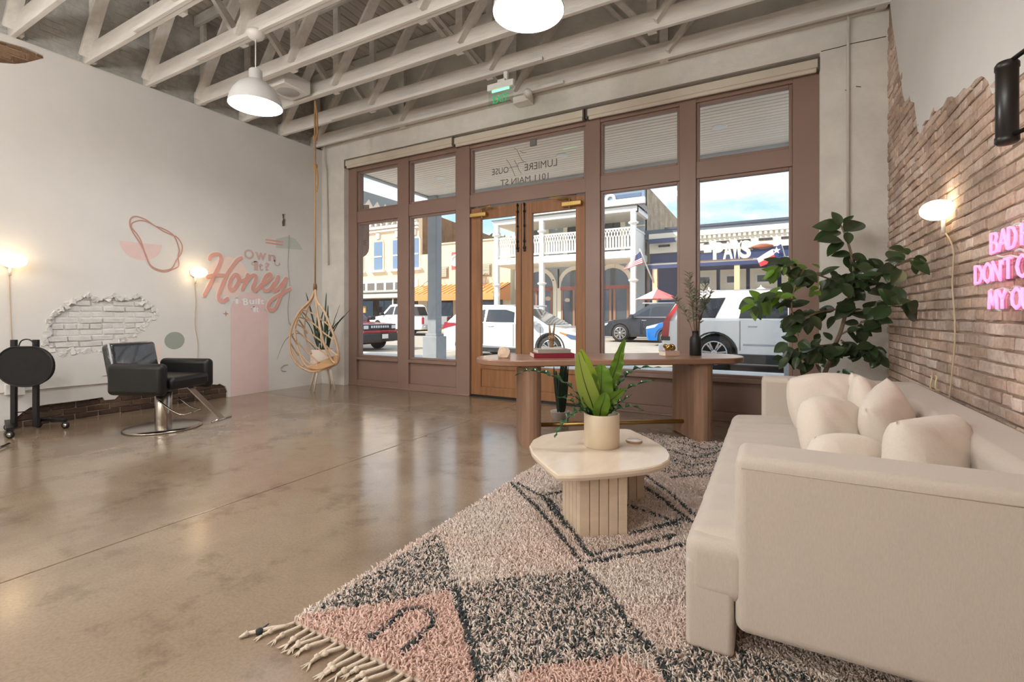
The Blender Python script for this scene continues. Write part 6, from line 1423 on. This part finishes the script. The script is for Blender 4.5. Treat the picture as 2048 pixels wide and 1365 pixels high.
# ================================================================= hanging chair
M_rattan = mat('rattan cane', (190, 158, 126), .5, var=.12, scale=18, stretch=(1, 1, .3))
hx, hy = -5.36, 4.22; hc = thing('hanging_chair', 'teardrop rattan hanging chair on a rope', 'hanging chair', (hx, hy, .42)); HC = Vector(hc.location); hdep = HC.dot(_fw)
def hq(x, y, dd=0.0): k = ray(540 + x * .1685, 560 + y * .1685); return _C + k * (hdep + dd) - HC
apex = hq(535, 110)
def cane(pts, r=.012, nm='cane'): MB().tube(catmull(pts, 6), r, 8).build(nm, M_rattan, hc)
# front hoop (facing the room) and ribs of the shell behind it
cane([apex, hq(560, 250, -.15), hq(640, 370, -.25), hq(720, 560, -.3), hq(790, 760, -.3), hq(815, 900, -.28), hq(800, 985, -.22), hq(750, 975, -.2), hq(700, 890, -.2), hq(630, 730, -.22), hq(590, 540, -.2), hq(555, 330, -.1), apex], .015, 'front_hoop')
cane([apex, hq(480, 240), hq(350, 380, .0), hq(260, 560, .0), hq(235, 720, .0), hq(250, 880), hq(320, 1000), hq(440, 1075), hq(540, 1090, -.05), hq(680, 1050, -.1), hq(790, 1000, -.2)], .015, 'outer_hoop')
cane([apex, hq(470, 260, .1), hq(360, 400, .15), hq(300, 560, .18), hq(310, 720, .16), hq(350, 880, .1), hq(420, 1010, .04), hq(510, 1075)], .013, 'rib')
cane([apex, hq(500, 230, .25), hq(430, 400, .32), hq(410, 600, .34), hq(450, 760, .3), hq(490, 880, .22)], .012, 'rib')
for a, b, c in (((390, 350, .06), (540, 420, .05), (720, 560, -.28)), ((350, 440, .06), (470, 490, .2), (575, 570, -.18)), ((575, 570, -.18), (650, 640, -.2), (770, 720, -.28)), ((320, 520, .1), (450, 610, .2), (650, 760, -.18)), ((300, 590, .12), (480, 740, .2), (720, 930, -.18)), ((330, 740, .12), (450, 870, .15), (580, 985, .0)), ((650, 760, -.18), (700, 820, -.2), (800, 900, -.28)),
                ((240, 620, .0), (280, 700, .1), (320, 760, .14)), ((245, 750, .0), (290, 830, .08), (340, 900, .1)), ((260, 840, .0), (330, 960, .02), (400, 1030, .02)), ((350, 870, .1), (430, 960, .08), (520, 1040, .0)), ((380, 380, .1), (420, 420, .25), (490, 500, .28)), ((340, 470, .12), (400, 560, .26), (440, 640, .3))):
    cane([hq(*a), hq(*b), hq(*c)], .010)
seat = [hq(440, 1030), hq(560, 985, .05), hq(680, 940, .05), hq(790, 890, -.2), hq(805, 960, -.25), hq(740, 1000, -.2), hq(600, 1050, -.1), hq(500, 1070)]
tp_ = [p for p in seat]; MB().add([tuple(p) for p in tp_] + [tuple(p - Vector((0, 0, .02))) for p in tp_], [tuple(range(8)), tuple(reversed(range(8, 16)))] + [(i, (i + 1) % 8, 8 + (i + 1) % 8, 8 + i) for i in range(8)]).build('seat', mat('amber seat pad', (184, 146, 106), .6), hc)
MB().lathe([(0, -.02), (.022, -.02), (.026, .03), (.02, .07), (0, .075)], 12, Matrix.Translation(apex)).build('binding', mat('dark binding', (120, 86, 56), .7), hc)
M_rope = mat('tan rope', (176, 138, 96), .9, bump=.6, bscale=120)
rope = thing('hanging_rope', 'knotted tan rope holding the hanging chair from a truss', 'rope', HC + apex + Vector((0, 0, .07))); r0 = Vector(rope.location); top = Vector((r0.x, r0.y, 4.03)) - r0
MB().tube([Vector((0, 0, 0)), top * .5 + Vector((.004, 0, 0)), top], .011, 8).build('main_line', M_rope, rope)
MB().tube(catmull([top + Vector((.0, 0, 0)), top + Vector((.035, 0, -.2)), top + Vector((.045, 0, -.42)), top + Vector((.01, 0, -.52))], 5), .012, 8).build('loop', M_rope, rope); MB().tube(catmull([top + Vector((0, 0, -.02)), top + Vector((-.03, .02, -.2)), top + Vector((-.005, .0, -.5))], 5), .012, 8).build('loop', M_rope, rope)
for z in (-.5, -.88): MB().lathe([(0, -.05), (.028, -.03), (.034, 0), (.028, .03), (0, .05)], 10, Matrix.Translation(top + Vector((0, 0, z)))).build('knot', M_rope, rope)
MB().tube(catmull([top + Vector((.01, 0, -.88)), top + Vector((.04, 0, -.95)), top + Vector((.05, .0, -1.1)), top + Vector((.03, 0, -1.22))], 5), .009, 8).build('tail', M_rope, rope)
# ---- plant stand behind the hanging chair
q = onz(655, 776); ps = thing('plant_stand', 'white planter on splayed legs with a tall snake plant, behind the hanging chair', 'potted plant', (-6.22, 5.12, 0)); pdep = Vector(ps.location).dot(_fw)
def pq(x, y, dd=0.0): k = ray(540 + x * .1685, 560 + y * .1685); return _C + k * (pdep + dd) - Vector(ps.location)
MB().lathe([(0, .36), (.17, .36), (.18, .38), (.185, .64), (.178, .645), (.17, .60), (0, .58)], 32, cap=False).build('planter', mat('blush white ceramic', (224, 208, 196), .5), ps)
for a in (.3, 1.87, 3.44, 5.0): MB().tube([(.12 * math.cos(a), .12 * math.sin(a), .37), (.22 * math.cos(a), .22 * math.sin(a), 0)], [.018, .013], 10).build('leg', mat('pale wood leg', (214, 198, 180), .6), ps)
M_sp = leaf_mat('slender snake leaf', (64, 84, 66), .35, .15)
for tip, dd in (((670, 150), 0), ((830, 290), .1), ((960, 340), .0), ((425, 150), .1), ((360, 390), -.05), ((75, 965), -.25), ((600, 470), .1), ((700, 430), -.1), ((780, 480), .05), ((560, 430), -.08), ((470, 350), .05), ((880, 420), -.1), ((640, 330), .12), ((690, 300), -.05), ((530, 560), -.1), ((740, 560), .1)):
    b = Vector((rl.uniform(-.08, .08), rl.uniform(-.08, .08), .58)); t = pq(*tip, dd); m1 = b.lerp(t, .45) + Vector((0, 0, .10 if tip[1] < 900 else .35))
    frond([b, m1, b.lerp(t, .78) + Vector((0, 0, .04 if tip[1] < 900 else .3)), t], .020, 'leaf', M_sp, ps, .05, .3)

# ================================================================= styling chair
q = onz(327, 856); sc = thing('styling_chair', 'black salon styling chair on a round steel base', 'styling chair', (q.x, q.y, 0), math.radians(22))
M_vinyl = mat('black vinyl upholstery', (13, 13, 14), .42, bump=.15, bscale=50); M_wrap = mat('black vinyl under clear wrap', (44, 46, 50), .12, bump=.8, bscale=9, bdist=.03, coat=.8); M_steel = mat('brushed steel', (176, 168, 158), .22, metal=1)
MB().lathe([(0, 0), (.335, 0), (.345, .006), (.335, .018), (.28, .026), (.08, .032), (0, .032)], 56, cap=False).build('base', M_steel, sc)
MB().lathe([(.075, .03), (.075, .37), (.07, .375), (.02, .375)], 32, cap=False).build('column', M_steel, sc); MB().lathe([(.028, .37), (.028, .44)], 20).build('piston', M_steel, sc)
MB().tube(catmull([(.03, -.09, .30), (.16, -.10, .22), (.28, -.095, .165), (.33, -.06, .165)], 5), .009, 8).tube([(.33, -.06, .165), (.34, .10, .172)], .010, 8).tube(catmull([(.34, .10, .172), (.22, .10, .21), (.10, .085, .30)], 5), .009, 8).build('pump_lever', M_steel, sc)
MB().bbox((-.2, -.2, .42), (.24, .2, .445), .006).build('seat_plate', M_black, sc)
soft_box((-.27, -.245, .43), (.33, .245, .56), .045).build('seat', M_vinyl, sc)
for s in (-1, 1): soft_box((-.30, s * .30 - .055, .385), (.30, s * .30 + .055, .70), .05).build('armrest', M_vinyl, sc)
bk = soft_box((-.06, -.27, 0), (.06, .27, .50), .045).build('backrest', M_wrap, sc); bk.location = (-.30, 0, .40); bk.rotation_euler = (0, math.radians(-12), 0)
MB().bbox((-.078, -.29, .18), (-.055, .29, .19), .004).bbox((.05, -.285, .2), (.066, -.27, .49), .005).build('wrap_edge', mat('clear wrap edge', (190, 192, 196), .15), bk)
MB().bar((.30, 0, .43), (.66, 0, .115), .07, .012).build('footrest_arm', M_steel, sc); MB().tube([(.66, -.13, .105), (.66, .13, .105)], .014, 12).build('footrest_bar', M_chrome, sc)

# ================================================================= trolley with oval tray
tr_ = thing('folding_tray_table', 'black folding tray table on castors with its oval top tipped up', 'tray table', (-6.28, 1.83, 0), math.radians(56))
# place the tray by direction at the trolley's distance
td = Vector(tr_.location).dot(_fw)
def tq(u, v, dd=0.0): k = ray(u, v); return _C + k * (td + dd) - Vector(tr_.location)
tr_.rotation_euler = (0, 0, 0)
M_tray = mat('black textured tray', (14, 14, 15), .7, bump=.3, bscale=160); e_ = tq(54, 732); rx_ = (tq(110, 732) - tq(-2, 732)).length / 2; rz_ = (tq(54, 692) - tq(54, 773)).length / 2
nF = (-_fw); ax = _rt
el = [];  n = 40
for k in range(n):
    a = 2 * PI * k / n; c, s_ = math.cos(a), math.sin(a); x = math.copysign(abs(c) ** .93, c) * rx_; z = math.copysign(abs(s_) ** .93, s_) * rz_; z = min(z, rz_ * .93); el.append((x, z))
MB().prism(el, lambda x, z: e_ + ax * x + Vector((0, 0, z)) + nF * .025, lambda x, z: e_ + ax * x + Vector((0, 0, z)) - nF * .005).build('tray', M_tray, tr_)
rim = [e_ + ax * x * 1.01 + Vector((0, 0, z * 1.01)) + nF * .025 for x, z in el]; MB().tube(rim + [rim[0]], .008, 6, caps=False).build('tray_rim', M_black, tr_)
MB().tube(catmull([tq(37, 694), tq(42, 683), tq(53, 679), tq(64, 683), tq(69, 694)], 5), .006, 6).build('handle', M_black, tr_)
for u in (27, 71):
    a, b = tq(u + 1, 680, .06), tq(u, 852 if u < 50 else 848, .06); b.z = .07; b.x, b.y = a.x, a.y
    MB().bar(b, a, .045, .03, nF).build('upright', M_black, tr_)
MB().tube([tq(30, 826, .06), tq(68, 822, .06)], .005, 6).build('cross_bar', M_black, tr_)
def castor(P, nm='castor'):
    w = MB().lathe([(.012, -.012), (.034, -.012), (.036, -.008), (.036, .008), (.034, .012), (.012, .012)], 18, Matrix.Translation(P + Vector((0, 0, .037))) @ Matrix.Rotation(PI / 2, 4, 'X') @ Matrix.Rotation(.5, 4, 'Y')).build(nm, M_black, tr_)
    MB().lathe([(0, -.015), (.02, -.014), (.022, 0), (.02, .014), (0, .015)], 14, Matrix.Translation(P + Vector((0, 0, .037))) @ Matrix.Rotation(PI / 2, 4, 'X') @ Matrix.Rotation(.5, 4, 'Y')).build('hub', M_chrome, w)
TL = Vector(tr_.location)
feet = [onz(20, 878) - TL, onz(77, 856) - TL, onz(131, 858) - TL, onz(16, 862) - TL]
for f_ in feet: castor(f_)
lift = Vector((0, 0, .085))
MB().bar(feet[1] + lift, feet[2] + lift, .035, .028).build('foot_rail', M_black, tr_); MB().bar(feet[3] + lift + Vector((0, 0, .01)), feet[0] + lift, .05, .035).build('foot_rail', M_black, tr_)
for u, f_ in ((27, feet[0]), (71, feet[1])):
    a = tq(u + 1, 680, .06); MB().bar(Vector((a.x, a.y, .085)), f_ + lift, .035, .028).build('foot_link', M_black, tr_)
MB().tube([onz(-30, 909, .02) - TL * 0, onz(18, 888, .02)], .012, 8).build('steel_bar', M_chrome, label='short polished steel foot of a stool at the left picture edge', cat='stool foot')

# ================================================================= mural on the left wall
def WL(u, v): p = onx(u, v, XL); return (p.y, p.z)
def on_wall(d): return lambda y, z: (XL + d, y, z)
M_rose = mat('mural rose paint', (232, 206, 202), .8, var=.03); M_peachp = mat('mural peach paint', (246, 222, 210), .8); M_coral = mat('mural coral paint', (230, 172, 158), .8, var=.05); M_coralw = mat('mural white outline paint', (246, 236, 230), .8); M_dust = mat('mural dusty rose paint', (212, 182, 174), .8); M_mw = mat('mural white lettering paint', (248, 246, 246), .8); M_sage = mat('mural sage paint', (158, 166, 156), .8); M_lineart = mat('mural terracotta line', (196, 150, 136), .8); M_pale = mat('mural pale blush paint', (240, 220, 206), .8); M_sagel = mat('mural pale sage paint', (202, 208, 200), .8)
def paint_poly(pts, d, name, m, par): return wb(MB().prism(pts, on_wall(d), on_wall(.0003)), name, m, par)
mu = thing('lettering_mural', 'coral Own It? Honey I Built It lettering painted over a pink arch', 'mural', (XL, 4.3, 0)); 
K = lambda x, y: WL(400 + x * .12458, 480 + y * .12458)
ya, yb = WL(461, 700)[0], WL(537, 700)[0]; r_ = (yb - ya) / 2; ztop = WL(500, 585)[1]
paint_poly([(ya, .005), (yb, .005)] + [((ya + yb) / 2 + r_ * math.cos(PI * k / 20), ztop - r_ + r_ * math.sin(PI * k / 20)) for k in range(0, 21)], .0012, 'pink_arch', M_rose, mu)
c0 = K(465, 590); ra = K(775, 590)[0] - c0[0]
paint_poly([(c0[0] + ra * math.cos(2 * PI * k / 40), c0[1] + ra * math.sin(2 * PI * k / 40)) for k in range(40)], .002, 'peach_disc', M_peachp, mu)
strokes = [[(150, 315), (165, 265), (230, 232), (300, 238), (330, 295), (305, 395), (240, 530), (170, 680), (110, 800), (65, 885)], [(655, 290), (590, 325), (520, 415), (440, 530), (370, 680), (310, 830), (290, 920), (320, 980), (370, 985), (430, 945)], [(110, 592), (200, 572), (300, 568), (410, 575)],
           [(600, 570), (545, 560), (485, 640), (460, 740), (480, 805), (540, 785), (600, 690), (612, 610), (580, 565), (620, 640), (680, 655), (745, 615)], [(755, 560), (720, 660), (670, 800)], [(680, 760), (760, 640), (835, 570), (888, 590), (870, 680), (832, 770), (862, 820), (920, 780), (980, 710)],
           [(975, 725), (1060, 680), (1128, 605), (1110, 548), (1050, 580), (1000, 680), (990, 770), (1050, 820), (1120, 780), (1170, 700)], [(1242, 590), (1190, 700), (1152, 795), (1190, 822), (1260, 760), (1365, 620)], [(1370, 620), (1330, 750), (1290, 880), (1230, 1030), (1170, 1122), (1100, 1122), (1080, 1060), (1130, 970), (1230, 900), (1320, 850), (1435, 785)]]
for k, st in enumerate(strokes):
    P = catmull([Vector((*K(*p), 0)) for p in st], 6); o_ = MB(); ribbon(o_, P, .078, on_wall(.0024 + k * .0012), 12, .00002); f_ = MB(); ribbon(f_, P, .05, on_wall(.0150 + k * .0012), 12, .00002)
    a = wb(f_, 'script_stroke', M_coral, mu); wb2(o_, 'stroke_outline', M_coralw, a)
def wall_text(txt, x0, x1, y0, y1, d, m, off=.03):
    a, b = K(x0, y1), K(x1, y0); zc0 = K((x0 + x1) / 2, y1)[1]; zc1 = K((x0 + x1) / 2, y0)[1]
    me = text_mesh(txt, 1.0, 0, off); fit_mesh(me, lambda x, y, z: (XL + d, x, y), a[0], b[0], zc0, zc1); me.materials.append(m); return link('letter', me, mu, -Vector(mu.location))
for ch, x0, x1, y0, y1 in (('O', 705, 865, 155, 310), ('w', 885, 1065, 205, 330), ('n', 1095, 1215, 240, 345), ('I', 865, 930, 345, 495), ('t', 940, 1010, 370, 500), ('?', 1040, 1115, 365, 500)): wall_text(ch, x0, x1, y0, y1, .003, M_dust)
sw = MB(); ribbon(sw, catmull([Vector((*K(*p), 0)) for p in ((1195, 330), (1205, 395), (1240, 415), (1275, 400), (1272, 378))], 5), .02, on_wall(.003)); ribbon(sw, catmull([Vector((*K(*p), 0)) for p in ((905, 350), (850, 355), (828, 385), (850, 405))], 5), .016, on_wall(.003)); wb(sw, 'swash', M_dust, mu)
for ch, x0, x1, y0, y1 in (('I', 570, 615, 930, 1030), ('B', 690, 775, 935, 1050), ('u', 790, 870, 965, 1035), ('i', 885, 915, 950, 1035), ('l', 925, 960, 945, 1035), ('t', 970, 1030, 955, 1035), ('I', 850, 895, 1070, 1160), ('t', 895, 940, 1080, 1162)): wall_text(ch, x0, x1, y0, y1, .003, M_mw)
sw = MB(); ribbon(sw, catmull([Vector((*K(*p), 0)) for p in ((600, 932), (555, 935), (540, 960), (560, 975))], 5), .014, on_wall(.003)); ribbon(sw, catmull([Vector((*K(*p), 0)) for p in ((700, 940), (670, 955), (680, 985))], 5), .014, on_wall(.003)); ribbon(sw, catmull([Vector((*K(*p), 0)) for p in ((870, 1075), (825, 1085), (820, 1110))], 5), .014, on_wall(.003)); wb(sw, 'swash', M_mw, mu)
cx_, cz_ = K(415, 1188); paint_poly([(cx_ + (.045 if k % 2 == 0 else .014) * math.sin(PI * k / 4), cz_ + (.045 if k % 2 == 0 else .014) * math.cos(PI * k / 4)) for k in range(8)], .0015, 'sparkle', M_lineart, mu)
mu2 = thing('line_mural', 'terracotta loop drawing over a pink half circle painted on the wall', 'mural', (XL, 2.9, 1.9)); K5 = lambda x, y: WL(80 + x * .2198, 420 + y * .2198)
sa, sb_ = K5(722, 280), K5(1110, 322); cm = ((sa[0] + sb_[0]) / 2, (sa[1] + sb_[1]) / 2); rr_ = (sb_[0] - sa[0]) / 2
paint_poly([sa, sb_] + [(cm[0] + rr_ * math.cos(a), cm[1] + rr_ * math.sin(a) * .95) for a in [-PI * k / 18 for k in range(1, 18)]], .0012, 'half_circle', M_rose, mu2)
for pts in ([(870, 60), (822, 85), (820, 150), (850, 215), (905, 295), (935, 350), (965, 420), (985, 480), (1030, 535), (1130, 565), (1210, 540), (1260, 510), (1255, 430), (1265, 360), (1225, 250), (1170, 200), (1100, 165), (1040, 145), (960, 90)], [(900, 98), (840, 120), (830, 160), (880, 220), (915, 280), (945, 370), (975, 450), (1010, 510), (1080, 545), (1140, 550), (1200, 530), (1240, 460), (1285, 390), (1290, 320), (1250, 255), (1200, 230), (1120, 195), (1050, 150), (970, 108)]):
    P = catmull([Vector((*K5(*p), 0)) for p in pts], 5, True); P.append(P[0]); mb = MB(); ribbon(mb, P, .015, on_wall(.0025 + .002 * (len(pts) % 2)), 8, .00001); wb(mb, 'loop_line', M_lineart, mu2)
mu3 = thing('oval_mural', 'sage green oval painted on the wall above the styling chair', 'mural', (XL, 3.3, .84)); c = K5(1225, 1190); ra, rb = (K5(1318, 1190)[0] - K5(1134, 1190)[0]) / 2, (K5(1225, 1112)[1] - K5(1225, 1270)[1]) / 2
paint_poly([(c[0] + ra * math.cos(2 * PI * k / 40), c[1] + rb * math.sin(2 * PI * k / 40)) for k in range(40)], .0012, 'oval', M_sage, mu3)
mu4 = thing('stripe_mural', 'two pale blush stripes painted on the wall behind the chair back', 'mural', (XL, 3.1, .7))
for x0, x1 in ((1020, 1046), (1060, 1092)): a, b = K5(x0, 1220), K5(x1, 1220); z0 = a[1]; paint_poly([(a[0], .55), (b[0], .55), (b[0], z0), (a[0], z0)], .0012, 'stripe', M_pale, mu4)
mu5 = thing('fan_mural', 'pale sage quarter fan and coral dashes painted near the corner', 'mural', (XL, 4.9, 2.1))
p0, p1, p2 = WL(555, 478), WL(604, 500), WL(548, 494); paint_poly([WL(552, 478), WL(575, 473), WL(590, 478), WL(600, 490), WL(605, 500), WL(575, 498), WL(552, 496)], .0012, 'fan', M_sagel, mu5)
for v0 in (478, 484): paint_poly([WL(531, v0), WL(566, v0 + 5), WL(566, v0 + 8), WL(531, v0 + 3)], .002, 'dash', M_coral, mu5)
# ---- cable down the corner of the left wall and a cable coil
cb = thing('wall_cable', 'thin grey cable running down the white wall near the corner', 'cable', tuple(onx(577, 500, XL)))
MB().tube(catmull([onx(u, v, XL + .008) - Vector(cb.location) for u, v in ((578, 470), (577, 500), (576, 535), (580, 578), (576, 610), (577, 640), (582, 652))], 5), .005, 6).build('wire', mat('grey cable', (176, 172, 168), .7), cb)
cc_ = thing('cable_stub', 'short loop of grey cable sticking out of the wall beneath the mural', 'cable', tuple(onx(568, 735, XL)))
MB().tube(catmull([onx(u, v, XL + .012) - Vector(cc_.location) for u, v in ((576, 730), (568, 731), (562, 736), (564, 742), (572, 743))], 5), .005, 6).build('wire', mat('grey cable', (176, 172, 168), .7), cc_)

# ---- two pale stubs on the brick wall behind the sofa
for k, (u0, lab) in enumerate(((1866, 'pale bent pipe stub on the brick wall above the sofa back, left of two'), (1876, 'pale bent pipe stub on the brick wall above the sofa back, right of two'))):
    b = onx(u0, 782, XR - .03); o = thing('pipe_stub', lab, 'pipe', tuple(b), group='pipe stubs behind the sofa')
    MB().tube(catmull([(.02, 0, 0), (-.01, 0, .01), (-.012, 0, .05), (-.004, .01, .085), (-.012, .012, .10)], 5), .005, 8).build('stub', mat('pale brass', (216, 196, 150), .4), o)
